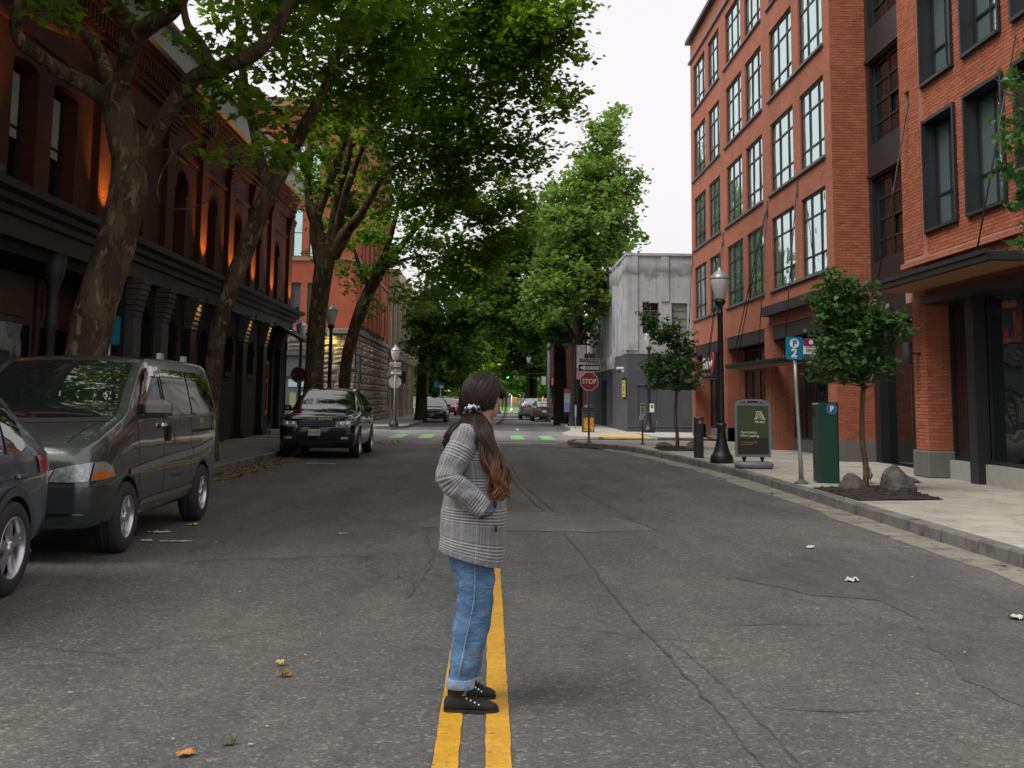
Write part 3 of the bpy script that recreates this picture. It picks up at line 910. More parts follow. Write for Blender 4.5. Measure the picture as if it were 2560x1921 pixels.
mb = MB(); mb.box(10.4, 10.5, 12, 22.5, .15, 3.6); mb.build('shop_interior', M('cafe_interior', (.10, .07, .05), .9, var=.6, scale=1.2), rb, True)
mb = MB(); PG.box(mb, 12.5, 21.86, .15, .5, -.1, .1); mb.build('shop_plinth', stone_c, rb, True)
mb = MB(); mb.box(8.72, 8.95, 20.25, 20.6, .15, 3.5); mb.build('steel_column', blk, rb, True)
mb = MB(); mb.box(8.4, 9., 12.5, 21.88, 3.5, 3.66); mb.build('steel_beam', blk, rb, True)
# canopies
wood = M('soffit_wood', (.32, .15, .06), .6, var=.3, scale=9)
def canopy(x0, x1, y0, y1, z0, z1, rods):
    mb = MB(); mb.box(x0, x1, y0, y1, z0, z1, .01); mb.box(x0 - .03, x0 + .05, y0 - .03, y1 + .03, z1 - .05, z1 + .02)
    cn = mb.build('canopy', blk, rb, True)
    mb = MB(); mb.box(x0 + .1, x1, y0 + .1, y1 - .1, z0 - .012, z0 - .003); mb.build('soffit', wood, cn, True)
    for (ya, za, xb, yb, zb) in rods:
        mb = MB(); mb.tube([(x0 + .12, ya, za), (xb, yb, zb)], .014, 6); m_ = (Vector((x0 + .12, ya, za)) + Vector((xb, yb, zb))) / 2
        d = (Vector((xb, yb, zb)) - Vector((x0 + .12, ya, za))).normalized()
        mb.tube([m_ - d * .12, m_ - d * .05, m_ + d * .05, m_ + d * .12], [.014, .026, .026, .014], 6)
        mb.lathe([(.045, 0), (.05, .05), (.02, .1)], 8, (x0 + .12, ya, za - .05))
        mb.build('tie_rod', blk2, cn, True)
    return cn
canopy(7.6, 8.5, 17.1, 22.5, 3.78, 3.93, [(22.3, 3.95, 8.52, 22.48, 7.7), (17.7, 3.95, 8.55, 17.8, 7.6)])
canopy(7.87, 8.6, 30.05, 37.6, 2.64, 2.76, [(30.6, 2.78, 8.46, 30.8, 7.35), (36.6, 2.78, 8.46, 34.2, 7.45), (37.2, 2.78, 8.46, 34.3, 7.45), (33.6, 2.78, 8.46, 34.15, 7.4)])
canopy(7.95, 8.6, 41.4, 46.6, 2.42, 2.5, [(42.2, 2.55, 8.46, 40.9, 7.4), (41.9, 2.55, 8.46, 40.8, 7.4), (46.3, 2.55, 8.46, 47.1, 7.3)])
for y in (30.8, 34.2, 40.85, 47.05):
    mb = MB(); PR.box(mb, y - .09, y + .09, 7.25, 7.75, -.012, .03); mb.build('anchor_plate', blk, rb, True)
mb = MB(); PR.box(mb, 28.6, 34.2, 4.14, 4.42, -.25, .02); mb.build('fascia', blk2, rb, True)
for y, z in ((22.2, 2.55), (28.0, 2.6)):
    mb = MB(); mb.lathe([(.085, -.22), (.09, 0), (.09, .2), (.085, .22)], 14, (8.24, y, z)); mb.tube([(8.24, y, z), (8.5, y, z)], .025, 6)
    mb.build('wall_lamp', M('lamp_housing', (.05, .05, .055), .5), rb, True)
mb = MB(); mb.box(9.75, 22, 12.5, 47.25, 0, 16.9); mb.build('core', int_m, rb, True)
# hanging shop sign of white letters with a red oval
sg = thing('shop_sign', 'white lettered shop sign with red oval under the black lintel', 'sign', (8.47, 43.4, 2.5))
swh = M('sign_white', (.75, .73, .7), .5); sred = M('sign_red', (.33, .03, .04), .5)
MB().box(-.01, .05, -1.2, 1.6, .0, .9).build('backing', int_m, sg)
put_text('Fresh', .62, swh, sg, (-.03, .55, .5), (0, -1, 0), (0, 0, 1), bold=.012, extrude=.02)
mb = MB()
for k in range(9): mb.box(-.05, -.02, .1 + k * .12, .18 + k * .12, .03, .03 + RN.uniform(.08, .14))
mb.build('small_letters', M('sign_tan', (.5, .45, .35), .6), sg)
mb = MB(); mb.lathe([(.0, 0), (.42, 0.), (.42, .05), (0, .05)], 28, (0, 0, 0), 'x', False, False)
for i, v in enumerate(mb.v): mb.v[i] = (v[0] - .08, v[1] * .62 - .78, v[2] + .5)
mb.build('oval_panel', sred, sg)
mb = MB(); mb.lathe([(.0, 0), (.13, 0.), (.13, .02), (0, .02)], 20, (0, 0, 0), 'x', False, False)
for i, v in enumerate(mb.v): mb.v[i] = (v[0] - .11, v[1] * .8 - .78, v[2] + .5)
mb.build('roundel', swh, sg)
# ------------------------------------------------------------------ old brick hall with dark ground floor, left side
LB = thing('brick_hall', 'old red brick hall with dark painted ground floor and arched windows on the left', 'building', (-8.4, 30, 0))
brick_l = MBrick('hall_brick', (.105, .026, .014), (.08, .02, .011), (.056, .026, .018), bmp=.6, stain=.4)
paint_l = MBrick('dark_painted_brick', (.022, .023, .026), (.018, .019, .021), (.013, .014, .016), bmp=.6, var=.15)
corn_m = M('dark_cornice_paint', (.022, .025, .028), .55, var=.3, scale=3)
pale_p = M('pale_pilaster_paint', (.075, .072, .066), .8, var=.3, scale=3)
gl_l = MGlass('dark_arched_glass', (.006, .006, .007), 1.5, .03, .1)
blind = M('window_blind', (.34, .36, .36), .8, var=.15)
trim_l = M('roof_trim', (.30, .31, .29), .6, var=.2)
PLU = Plane((-8.4, 0, 0), (0, 1, 0), (1, 0, 0))      # upper wall
PLL = Plane((-8.45, 0, 0), (0, 1, 0), (1, 0, 0))     # lower wall
up_arch = [(29.1, 30.25), (32.5, 33.6), (35.8, 36.95), (39.1, 40.2), (42.55, 43.65)]
up_rect = [(13.6, 14.9), (15.4, 16.7), (19.02, 20.15), (20.85, 22.1), (25.3, 26.6)]
hl = [(a, b, 5.25, 7.55, .55) for a, b in up_arch] + [(a, b, 5.25, 7.5, .16) for a, b in up_rect]
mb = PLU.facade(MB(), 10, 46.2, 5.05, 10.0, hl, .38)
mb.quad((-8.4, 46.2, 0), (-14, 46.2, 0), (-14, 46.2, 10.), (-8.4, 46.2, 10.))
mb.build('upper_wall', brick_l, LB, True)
for a, b in up_arch + up_rect:
    rect = (a, b) in up_rect
    w = window(LB, PLU, a, b, 5.25, 7.54, (), (.48,), .07, .3, blk, gl_l)
    if rect:
        mb = MB(); PLU.box(mb, a + .1, b - .1, 6.0 + RN.uniform(0, .2), 7.35, .325, .33); mb.build('blind', blind, w, True)
    mb = MB(); PLU.box(mb, a - .08, b + .08, 5.13, 5.24, -.07, .2); mb.build('sill', corn_m, LB, True)
    if not rect:                                     # brick arch ring, voussoir by voussoir
        c_ = (a + b) / 2; r0 = (b - a) / 2
        for k in range(11):
            t0, t1 = math.pi * k / 11 + .015, math.pi * (k + 1) / 11 - .015
            q = [(c_ + math.cos(t) * r_, 7.0 + math.sin(t) * r_ * (.55 / r0 if r_ == r0 else (.55 + .22) / (r0 + .22))) for t, r_ in ((t0, r0), (t1, r0), (t1, r0 + .22), (t0, r0 + .22))]
            mb = MB(); mb.extr([PLU.p(u_, z_, -.045) for u_, z_ in q], (-.05, 0, 0)); mb.build('brick', brick_l, LB, True)
# pilasters, corbel table and cornice
for y in (17.7, 23.45, 28.35, 31.75, 35.15, 38.5, 41.85, 45.65):
    w_ = .36
    mb = MB(); PLU.box(mb, y - w_, y + w_, 5.06, 8.3, -.13, .05); mb.build('pilaster', brick_l, LB, True)
    for k in range(4):
        mb = MB(); PLU.box(mb, y - w_ - .04 * k - .03, y + w_ + .04 * k + .03, 8.3 + .12 * k, 8.41 + .12 * k, -.16 - .03 * k, .05); mb.build('capital_course', brick_l, LB, True)
for k, (z0, z1, d) in enumerate(((7.95, 8.05, .05), (8.8, 8.95, .1), (8.95, 9.1, .16), (9.45, 9.6, .26), (9.6, 9.75, .34))):
    mb = MB(); PLU.box(mb, 10, 46.3, z0, z1, -d, .05); mb.build('string_course', brick_l, LB, True)
for i in range(130):
    y = 17.3 + i * .224
    if y > 46: break
    mb = MB(); PLU.box(mb, y, y + .12, 9.1, 9.45, -.24, .05); mb.build('dentil', brick_l, LB, True)
mb = MB(); PLU.box(mb, 10, 46.5, 9.75, 10.0, -.48, .3); PLU.box(mb, 10, 46.5, 10.0, 10.5, -.40, .3); PLU.box(mb, 10, 46.55, 10.5, 10.58, -.55, .3); mb.build('roof_trim', trim_l, LB, True)
# cornice between the storeys
prof = [(.0, 4.23), (-.10, 4.23), (-.10, 4.58), (-.2, 4.6), (-.22, 4.72), (-.36, 4.76), (-.38, 4.86), (-.56, 4.9), (-.6, 5.02), (-.05, 5.08), (.1, 5.08), (.1, 4.23)]
mb = MB(); mb.extr([PLU.p(10, z, d) for d, z in prof], (0, 36.9, 0)); mb.build('cornice', corn_m, LB, True)
# lower wall
lo = [(29.0, 30.1, 1.0, 3.45, .5), (32.35, 33.45, 1.6, 3.42, .5), (35.6, 36.7, 2.3, 3.42, .5), (38.85, 39.95, 2.3, 3.42, .5), (41.75, 43.45, .5, 3.9), (26.55, 27.9, .16, 3.7, .6), (10.3, 25.4, .16, 4.0)]
mb = PLL.facade(MB(), 10, 46.2, .15, 4.3, lo, .4); mb.build('lower_wall', paint_l, LB, True)
for (a, b, c, d, r_) in lo[:4]:
    window(LB, PLL, a, b, c, d - .01, (.5,), (.4,), .06, .3, blk, gl_l)
    mb = MB(); PLL.box(mb, a - .06, b + .06, c - .16, c - .01, -.06, .2); mb.build('sill', paint_l, LB, True)
    c_ = (a + b) / 2; r0 = (b - a) / 2
    for k in range(9):
        t0, t1 = math.pi * k / 9 + .02, math.pi * (k + 1) / 9 - .02
        q = [(c_ + math.cos(t) * (r0 + e), d - .5 + math.sin(t) * (.5 + e)) for t, e in ((t0, .06), (t1, .06), (t1, .2), (t0, .2))]
        mb = MB(); mb.extr([PLL.p(u_, z_, -.03) for u_, z_ in q], (-.04, 0, 0)); mb.build('brick', paint_l, LB, True)
window(LB, PLL, 26.56, 27.89, .17, 3.69, (.5,), (.7,), .08, .35, blk, gl_l, 'doorway')
# orange framed corner window
orm = M('orange_frame_paint', (.42, .10, .03), .5)
window(LB, PLL, 41.76, 43.44, .86, 2.9, (), (.62,), .13, .12, orm, gl_l, 'shop_window'); window(LB, PLL, 41.76, 43.44, 2.95, 3.88, (), (), .08, .2, blk, gl_l, 'transom_window')
mb = MB(); PLL.box(mb, 41.76, 43.44, .15, .84, .1, .3); mb.build('stall_riser', paint_l, LB, True)
mb = MB(); PLL.box(mb, 41.9, 43.7, .15, .3, -.35, .1); mb.build('doorstep', stone_b, LB, True)
# near shop front: deep dark recess with timber panels and an iron column
mb = MB(); mb.box(-10.2, -10.1, 10.2, 25.4, .15, 4.1); mb.build('recess_back', int_m, LB, True)
mb = MB(); mb.box(-10.1, -8.85, 10.2, 25.4, 4.0, 4.08); mb.box(-10.1, -8.86, 25.41, 25.5, .1, 4.1); mb.box(-10.1, -8.6, 10.2, 25.4, .1, .149); mb.build('recess_lining', int_m, LB, True)
mb = MB(); mb.box(-20, -10.25, 10, 46.1, 0, 9.9); mb.box(-10.25, -8.8, 10, 46.1, 4.12, 9.9); mb.build('core', int_m, LB, True)
tim = M('dark_timber', (.05, .02, .010), .5, var=.4, scale=4)
for i, y in enumerate((12, 14.2, 16.4, 18.6, 20.8, 23.0)):
    fr = MB(); PLL.box(fr, y, y + 2.0, .3, 3.9, .9, .98); f_ = fr.build('shop_panel', tim, LB, True)
    mb = MB(); PLL.box(mb, y + .2, y + 1.8, .9, 2.9, .86, .9); mb.build('pane', gl_l, f_, True)
    mb = MB(); PLL.box(mb, y + .2, y + 1.8, 3.05, 3.7, .86, .9); mb.build('transom', tim, f_, True)
for y in (18.4, 21.4, 24.6):
    mb = MB(); mb.lathe([(.2, .15), (.2, .5), (.12, .6), (.1, .9), (.09, 2.7), (.13, 2.8), (.13, 2.9), (.1, 3.), (.1, 3.5), (.2, 3.8), (.24, 4.2)], 12, (-8.42, y, 0)); mb.build('iron_column', corn_m, LB, True)
mb = MB()
for k in range(9): mb.box(-8.74, -8.7, 18.95 + k * .17, 19.04 + k * .17, 1.55, 2.0)
mb.box(-8.76, -8.74, 18.9, 20.5, 1.5, 1.58); mb.build('grille', M('lit_tint_wood', (.45, .28, .07), .4, .6), LB, True)  # slats are wood; their lit amber look is put into the colour
# lower pilasters with stepped corbels
for i, y in enumerate((26.1, 28.35, 31.05, 34.4, 37.7, 41.05, 44.3)):
    pm = pale_p if i < 2 else paint_l
    pz = MB(); PLL.box(pz, y - .3, y + .3, .45, 3.35, -.2, .05); p_ = pz.build('pilaster', pm, LB, True)
    mb = MB()
    for k in range(3): PLL.box(mb, y - .36, y + .36, .15 + .1 * k, .25 + .1 * k, -.3 + .03 * k, .05)
    mb.build('pilaster_base', pm, p_, True)
    for k in range(7):
        mb = MB(); PLL.box(mb, y - .3, y + .3, 3.36 + .125 * k, 3.47 + .125 * k, -.22 - .028 * k, .05); mb.build('corbel_course', pale_p, p_, True)
# awning over the corner
aw = MB()
aw.add([(-8.25, 43.3, 4.3), (-7.25, 43.3, 3.75), (-7.25, 46.9, 3.75), (-8.25, 46.9, 4.3), (-7.25, 43.3, 3.62), (-7.25, 46.9, 3.62), (-8.25, 43.3, 4.2), (-8.25, 46.9, 4.2)],
       [(0, 1, 2, 3), (1, 4, 5, 2), (0, 6, 4, 1), (3, 2, 5, 7), (6, 7, 5, 4)])
aw.build('awning', M('awning_canvas', (.02, .02, .022), .8), LB, True)
# up-lights (they are lit in the photograph)
lampm = M('uplight_housing', (.03, .03, .03), .5)
def spot(name, loc, tgt, power, col, ang, blend=.6, size=.05):
    d = bpy.data.lights.new(name, 'SPOT'); d.energy = power; d.color = col; d.spot_size = rad(ang); d.spot_blend = blend; d.shadow_soft_size = size
    o = bpy.data.objects.new(name, d); COL.objects.link(o); o.location = loc
    o.rotation_euler = (Vector(tgt) - Vector(loc)).to_track_quat('-Z', 'Y').to_euler()
    return o
AMB = (1, .42, .07)
for y in (17.7, 23.45, 31.75, 35.15, 38.5, 41.85, 45.65):
    mb = MB(); mb.lathe([(.05, 0), (.075, .05), (.08, .16), (.06, .17)], 10, (-7.93, y, 5.02)); mb.build('uplight', lampm, LB, True)
    spot('uplight_beam', (-7.93, y, 5.2), (-8.2, y, 6.6), 230 if y < 30 else 250, AMB, 84, .9)
for y in (31.05, 37.7, 41.05, 44.3):
    spot('corbel_light', (-7.92, y, 4.15), (-8.1, y, 3.6), 26, (1, .5, .1), 95, .8, .03)
    mb = MB(); mb.lathe([(.04, 0), (.05, .08)], 8, (-7.92, y, 4.16)); mb.build('corbel_lamp', lampm, LB, True)

# ------------------------------------------------------------------ brick and stone corner building beyond the cross street, left
SB = thing('corner_building', 'bright red brick building on a rough stone ground floor beyond the cross street', 'building', (-7, 60, 0))
brick_s = MBrick('corner_brick', (.44, .105, .05), (.38, .088, .045), (.36, .12, .08), bmp=.4)
stone_m = M('rough_brown_stone', (.23, .185, .15), .9, var=.35, scale=3, bmp=.7, bscale=14, dirt=((.06, .05, .045), 3, .6))
frame_g = M('grey_window_frame', (.10, .11, .12), .6)
PSF = Plane((0, 58.9, 0), (1, 0, 0), (0, -1, 0)); PSS = Plane((-7.15, 0, 0), (0, 1, 0), (1, 0, 0))
fx = [(-10.6, -10.08), (-9.74, -9.2), (-12.3, -11.75), (-13.3, -12.8)]
fh = [(a, b, z0, z1) for a, b in fx for z0, z1 in ((5.35, 7.53), (8.92, 11.5), (12.6, 15.0))]
mb = PSF.facade(MB(), -20, -7.15, 5.0, 17, fh, .2)
sx = [(62, 63.1), (64.4, 65.5), (66.8, 67.9), (69.2, 70.3), (72, 73.1), (74.4, 75.5)]
shh = [(a, b, z0, z1) for a, b in sx for z0, z1 in ((5.6, 7.6), (8.92, 11.5), (12.6, 15.0))]
PSS.facade(mb, 58.9, 77, 5.0, 17, shh, .2); mb.build('brick_wall', brick_s, SB, True)
for (a, b, z0, z1) in fh: window(SB, PSF, a, b, z0, z1, (), (.5,), .06, .12, frame_g, gl_r)
for (a, b, z0, z1) in shh: window(SB, PSS, a, b, z0, z1, (), (.5,), .06, .12, frame_g, gl_r)
mb = MB(); PSF.box(mb, -20, -7.1, 8.7, 8.88, -.08, .1); PSF.box(mb, -20, -7.1, 12.35, 12.55, -.08, .1); PSF.box(mb, -20, -6.9, 17, 17.5, -.3, .3)
PSS.box(mb, 58.9, 77, 8.7, 8.88, -.08, .1); PSS.box(mb, 58.9, 77, 12.35, 12.55, -.08, .1); PSS.box(mb, 58.9, 77, 17, 17.5, -.3, .3)
mb.build('stone_bands', M('band_stone', (.3, .17, .12), .85), SB, True)
for y in (58.95, 61, 71, 76.5):
    mb = MB(); PSS.box(mb, y, y + .7, 5.05, 17, -.07, .05); mb.build('brick_pilaster', brick_s, SB, True)
# stone backing, then single rough blocks
dcol = M('stone_joint', (.07, .06, .05), .95)
mb = MB(); mb.box(-20, -7.12, 58.86, 58.9, .15, 5.0); mb.box(-7.16, -7.12, 58.9, 77, .15, 5.0); mb.build('stone_backing', dcol, SB, True)
def rock_block(seed):
    r_ = random.Random(seed); n = 5
    V = []; F = []
    for j in range(n):
        for i in range(n):
            u, v = i / (n - 1) - .5, j / (n - 1) - .5
            e = 0 if (i in (0, n - 1) or j in (0, n - 1)) else .06 + r_.uniform(-.035, .045)
            V.append((u, -e - .03, v))
    for j in range(n - 1):
        for i in range(n - 1): F.append((j * n + i, j * n + i + 1, (j + 1) * n + i + 1, (j + 1) * n + i))
    b = len(V); V += [(-.5, .1, -.5), (.5, .1, -.5), (.5, .1, .5), (-.5, .1, .5)]
    F += [(0, b, b + 1, 4), (n * n - 1, n * n - 5, b + 3, b + 2)[::1]]
    me = MB().add(V, F).mesh('stone_block'); me.materials.append(stone_m); return me
RBK = [rock_block(i) for i in range(7)]
def lay_blocks(pl_, t0, t1, z0, z1, skip=lambda t, z: False, hh=.44):
    z = z0; k = 0
    rz = math.atan2(pl_.u.y, pl_.u.x)
    while z < z1 - .1:
        h_ = min(hh * RN.choice((.8, 1, 1.15)), z1 - z); t = t0
        while t < t1 - .05:
            l = min(RN.uniform(.55, 1.25), t1 - t)
            if not skip(t + l / 2, z + h_ / 2):
                o = bpy.data.objects.new('stone_block', RN.choice(RBK)); COL.objects.link(o); o.parent = SB; o.matrix_parent_inverse = wmat(SB).inverted()
                o.location = pl_.p(t + l / 2, z + h_ / 2, 0); o.rotation_euler = (0, 0, rz); o.scale = (l - .025, 1, h_ - .025)
            t += l
        z += h_; k += 1
PSFb = Plane((0, 58.85, 0), (1, 0, 0), (0, -1, 0)); PSSb = Plane((-7.1, 0, 0), (0, 1, 0), (1, 0, 0))
lay_blocks(PSSb, 58.95, 76.9, .15, 4.85, lambda t, z: 59.9 < t < 61.2 and z < 3.8)
lay_blocks(PSFb, -8.9, -7.1, .15, 4.85)
lay_blocks(PSFb, -13.5, -8.9, 3.9, 4.85)
mb = MB(); mb.box(-20, -6.98, 58.65, 58.9, 4.85, 5.12, .03); mb.box(-7.1, -6.95, 58.9, 77, 4.85, 5.12, .03); mb.build('stone_cap', stone_m, SB, True)
# corner entrance and side door
mb = MB(); PSS.box(mb, 59.95, 61.15, .15, 3.8, -.06, -.02); mb.build('side_door', frame_g, SB, True)
PD = Plane((0, 58.8, 0), (1, 0, 0), (0, -1, 0))
shopf = M('shop_front_grey', (.085, .095, .105), .6)
mb = MB(); mb.box(-20, -9.0, 58.78, 58.82, .15, 3.9); mb.build('shop_front', shopf, SB, True)
lgl = MGlass('glow_tint_glass', (.28, .33, .17), 1.45, .1); sgl = MGlass('sky_tint_glass', (.45, .6, .6), 1.45, .1)  # interior glow and sky reflection are put into these base tints
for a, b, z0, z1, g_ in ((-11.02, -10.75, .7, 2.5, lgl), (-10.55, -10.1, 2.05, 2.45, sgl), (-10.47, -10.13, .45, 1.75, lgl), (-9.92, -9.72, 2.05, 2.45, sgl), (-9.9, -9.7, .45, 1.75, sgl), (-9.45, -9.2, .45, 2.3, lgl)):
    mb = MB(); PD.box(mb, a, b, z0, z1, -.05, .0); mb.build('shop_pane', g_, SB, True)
mb = MB(); PD.box(mb, -12, -9.1, 2.6, 2.75, -.12, .0); PD.box(mb, -12, -9.1, 3.7, 3.9, -.15, 0); mb.build('shop_cornice', shopf, SB, True)
mb = MB(); PSF.box(mb, -8.55, -8.25, 4.75, 4.95, -.5, -.3); mb.build('flood_lamp', M('pale_housing', (.4, .4, .38), .6), SB, True)
spot('flood_beam', (-8.4, 58.3, 4.72), (-8.4, 58.75, 4.2), 55, (1, .82, .2), 120, .8, .08)
for y in (62.5, 64.2, 66.0):
    spot('wall_beam', (-6.7, y, 4.9), (-7.0, y, 4.0), 14, (1, .8, .4), 60, .5, .03)
    mb = MB(); mb.lathe([(.05, 0), (.08, .15)], 8, (-6.72, y, 4.95)); mb.build('wall_lamp', lampm, SB, True)
for y in (60, 62, 63.5, 65, 67, 69, 71): 
    mb = MB(); mb.box(-6.95, -6.75, y - .15, y + .15, 5.13, 5.33); mb.build('ledge_lamp', lampm, SB, True)

# ------------------------------------------------------------------ cast-iron fronted building further down
CI = thing('iron_front_building', 'cream cast iron fronted building with tall columns, next to the stone wall', 'building', (-7, 88, 0))
cream = M('cream_iron', (.40, .34, .24), .7, var=.25, scale=2); tanp = M('tan_iron', (.30, .21, .15), .7, var=.25, scale=2)
mb = MB(); mb.box(-20, -7.15, 77, 101, .15, 10.3); mb.build('body', M('iron_front_dark', (.05, .045, .04), .8), CI, True)
for i in range(12):
    y = 77.2 + i * 2.05
    mb = MB(); mb.box(-7.15, -6.85, y, y + .42, .15, 4.2); mb.box(-7.15, -6.78, y - .06, y + .48, .15, .7); mb.box(-7.15, -6.78, y - .06, y + .48, 2.2, 2.35); mb.build('column', cream if i % 3 == 0 else tanp, CI, True)
    mb = MB(); mb.box(-7.15, -6.9, y, y + .4, 5.0, 9.2); mb.box(-7.15, -6.82, y - .05, y + .45, 8.7, 9.2); mb.build('column', tanp if i % 2 else cream, CI, True)
    mb = MB(); mb.box(-7.1, -6.5, y + .1, y + .35, 4.3, 4.9); mb.build('bracket', cream, CI, True)
mb = MB(); mb.box(-7.2, -6.6, 76.9, 101, 4.75, 5.0); mb.box(-7.2, -6.4, 76.9, 101, 9.6, 10.4); mb.box(-7.2, -6.7, 76.9, 101, 9.2, 9.6); mb.build('cornice', cream, CI, True)
mb = MB(); mb.box(-6.8, -5.9, 78.5, 78.6, 2.55, 3.4); mb.build('hanging_board', M('brown_board', (.03, .02, .018), .7), CI, True)

# ------------------------------------------------------------------ grey stained concrete building, right of the cross street
GB = thing('concrete_building', 'stained grey concrete building with dark painted base on the far right corner', 'building', (9, 54, 0))
def MStain(name, col):
    m, t, b = _nt(name)
    g = t.nodes.new('ShaderNodeNewGeometry'); co = g.outputs['Position']
    c = ramp(t, noise(t, co, 1.1, 6, .65), [(.25, c4(col, .75)), (.75, c4(col, 1.2))])
    s1 = noise(t, mapping(t, co, (2.2, 2.2, .12)), 2., 5, .7)
    sp = t.nodes.new('ShaderNodeSeparateXYZ'); t.links.new(co, sp.inputs[0])
    c = mixc(t, math_(t, 'MULTIPLY', ramp(t, s1, [(.5, (0, 0, 0)), (.7, (1, 1, 1))]), .42), c, (.12, .11, .095))
    wave = math_(t, 'ADD', sp.outputs['Z'], math_(t, 'MULTIPLY', noise(t, co, 1.4, 4), 1.3))
    n1 = t.nodes.new('ShaderNodeMapRange'); n1.inputs['From Min'].default_value = 8.05; n1.inputs['From Max'].default_value = 8.75; t.links.new(wave, n1.inputs['Value'])
    band = ramp(t, n1.outputs[0], [(0, (0, 0, 0)), (.35, (1, 1, 1)), (.6, (.6, .6, .6)), (1, (0, 0, 0))])
    c = mixc(t, math_(t, 'MULTIPLY', band, .62), c, (.085, .075, .06))
    n2 = t.nodes.new('ShaderNodeMapRange'); n2.inputs['From Min'].default_value = 5.15; n2.inputs['From Max'].default_value = 4.2; t.links.new(wave, n2.inputs['Value'])
    c = mixc(t, math_(t, 'MULTIPLY', n2.outputs[0], ramp(t, noise(t, co, 2.4, 5), [(.4, (0, 0, 0)), (.6, (.8, .8, .8))])), c, (.16, .13, .03))
    s2 = noise(t, co, 5.5, 3)
    c = mixc(t, math_(t, 'MULTIPLY', ramp(t, s2, [(.62, (0, 0, 0)), (.7, (1, 1, 1))]), .35), c, (.16, .15, .22))
    t.links.new(c, b.inputs['Base Color']); b.inputs['Roughness'].default_value = .9; b.inputs['Specular IOR Level'].default_value = .2
    bump(t, b, noise(t, co, 12, 5), .3, .02)
    return m
conc_g = MStain('stained_concrete', (.46, .47, .49)); dkp = M('dark_grey_paint', (.075, .08, .092), .75, var=.15, scale=1.5, dirt=((.045, .045, .05), 1.5, .5))
PGF = Plane((0, 53.5, 0), (1, 0, 0), (0, -1, 0)); PGS = Plane((6.5, 0, 0), (0, 1, 0), (-1, 0, 0))
gh = [(7.23, 8.01, 4.75, 6.23), (8.62, 9.38, 4.75, 6.23), (10.2, 11., 4.75, 6.23)]
sh_ = [(55.2, 56.0, 4.6, 6.3)] + [(58.6 + i * 1.5, 59.6 + i * 1.5, 4.3, 6.3, .45) for i in range(9)]
mb = PGF.facade(MB(), 6.5, 16, 3.79, 8.5, gh, .2); PGS.facade(mb, 53.5, 76, 3.79, 8.5, sh_, .25); mb.quad((6.5, 53.5, 8.5), (16, 53.5, 8.5), (16, 76, 8.5), (6.5, 76, 8.5)); mb.build('upper_wall', conc_g, GB, True)
for a, b in ((6.44, 7.0), (8.14, 8.5), (9.6, 10.0)):
    mb = MB(); PGF.box(mb, a, b, 3.95 if a < 7 else 6.3, 8.55, -.06, .05); mb.build('pilaster', conc_g, GB, True)
for i in range(11):
    y = 54.4 + i * 1.5 if i > 1 else 53.5 + i * .95
    mb = MB(); PGS.box(mb, y, y + .3, 3.85, 8.4, -.12, .05); mb.build('fin', conc_g, GB, True)
    if i > 2:
        mb = MB(); PGS.box(mb, y, y + .25, 3.2, 3.85, -.25, .05); mb.build('fin_bracket', conc_g, GB, True)
mb = MB(); PGF.box(mb, 6.4, 16, 8.5, 8.62, -.08, .2); PGS.box(mb, 53.4, 76, 8.5, 8.62, -.08, .2); mb.build('coping', conc_g, GB, True)
gfr = M('old_steel_frame', (.16, .16, .16), .7); ply = M('weathered_boarding', (.27, .26, .22), .85, var=.2)
for i, (a, b, c, d) in enumerate(gh): window(GB, PGF, a, b, c, d, (.5,) if i == 0 else (), (.25, .5, .75), .035, .1, gfr, gl_dk if i == 0 else ply)
window(GB, PGS, 55.2, 56.0, 4.6, 6.3, (), (), .05, .15, gfr, gl_dk)
for h_ in sh_[1:]: window(GB, PGS, h_[0], h_[1], h_[2], h_[3], (), (.5,), .05, .2, gfr, gl_dk)
lowh = [(63., 66.2, .15, 2.7), (60.2, 61.3, .3, 3.06)]
mb = PGS.facade(MB(), 53.5, 76, .0, 3.79, lowh, .5); PGF.facade(mb, 6.5, 16, .0, 3.79, [(7.0, 7.9, .3, 2.3)], .06)
mb.build('painted_wall', dkp, GB, True)
mb = MB(); PGS.box(mb, 63, 66.2, .15, 2.7, .45, .5); PGS.box(mb, 60.2, 61.3, .3, 3.06, .4, .45); mb.build('dark_doors', int_m, GB, True)
mb = MB(); PGF.box(mb, 7.02, 7.88, .3, 2.28, .04, .06); mb.build('blocked_door', dkp, GB, True)
mb = MB(); PGF.box(mb, 6.9, 8.0, 2.3, 2.36, -.04, .05); PGF.box(mb, 6.5, 16, .35, .4, -.03, .02); mb.build('ledge', M('ledge_grey', (.12, .12, .13), .8), GB, True)
po = thing('wall_poster', 'yellow poster in a dark frame on the grey painted wall', 'poster', (6.47, 54.4, 1.7))
mb = MB(); mb.box(-.03, .03, -.72, .72, 0, .95); mb.build('frame', blk, po)
mb = MB(); mb.box(-.045, -.032, -.66, .66, .03, .83); mb.build('sheet', M('poster_yellow', (.55, .52, .06), .6), po)
mb = MB()
for z, w_ in ((.68, .5), (.5, .4), (.4, .3), (.32, .4), (.14, .5)): mb.box(-.05, -.047, -w_ * .9, w_ * .9, z, z + .05)
mb.build('print', M('poster_ink', (.1, .09, .02), .7), po)
cm = thing('security_camera', 'small white camera fixed high on the grey painted wall', 'camera', (6.45, 54.5, 3.05))
mb = MB(); mb.box(-.35, .0, -.06, .06, 0, .12, .02); mb.box(-.1, .02, -.03, .03, -.12, .02); mb.build('housing', M('white_plastic', (.75, .75, .75), .4), cm)
mb = MB(); mb.box(-.3, -.18, -.075, .075, -.16, -.02, .02); mb.build('lens_dome', blk, cm)

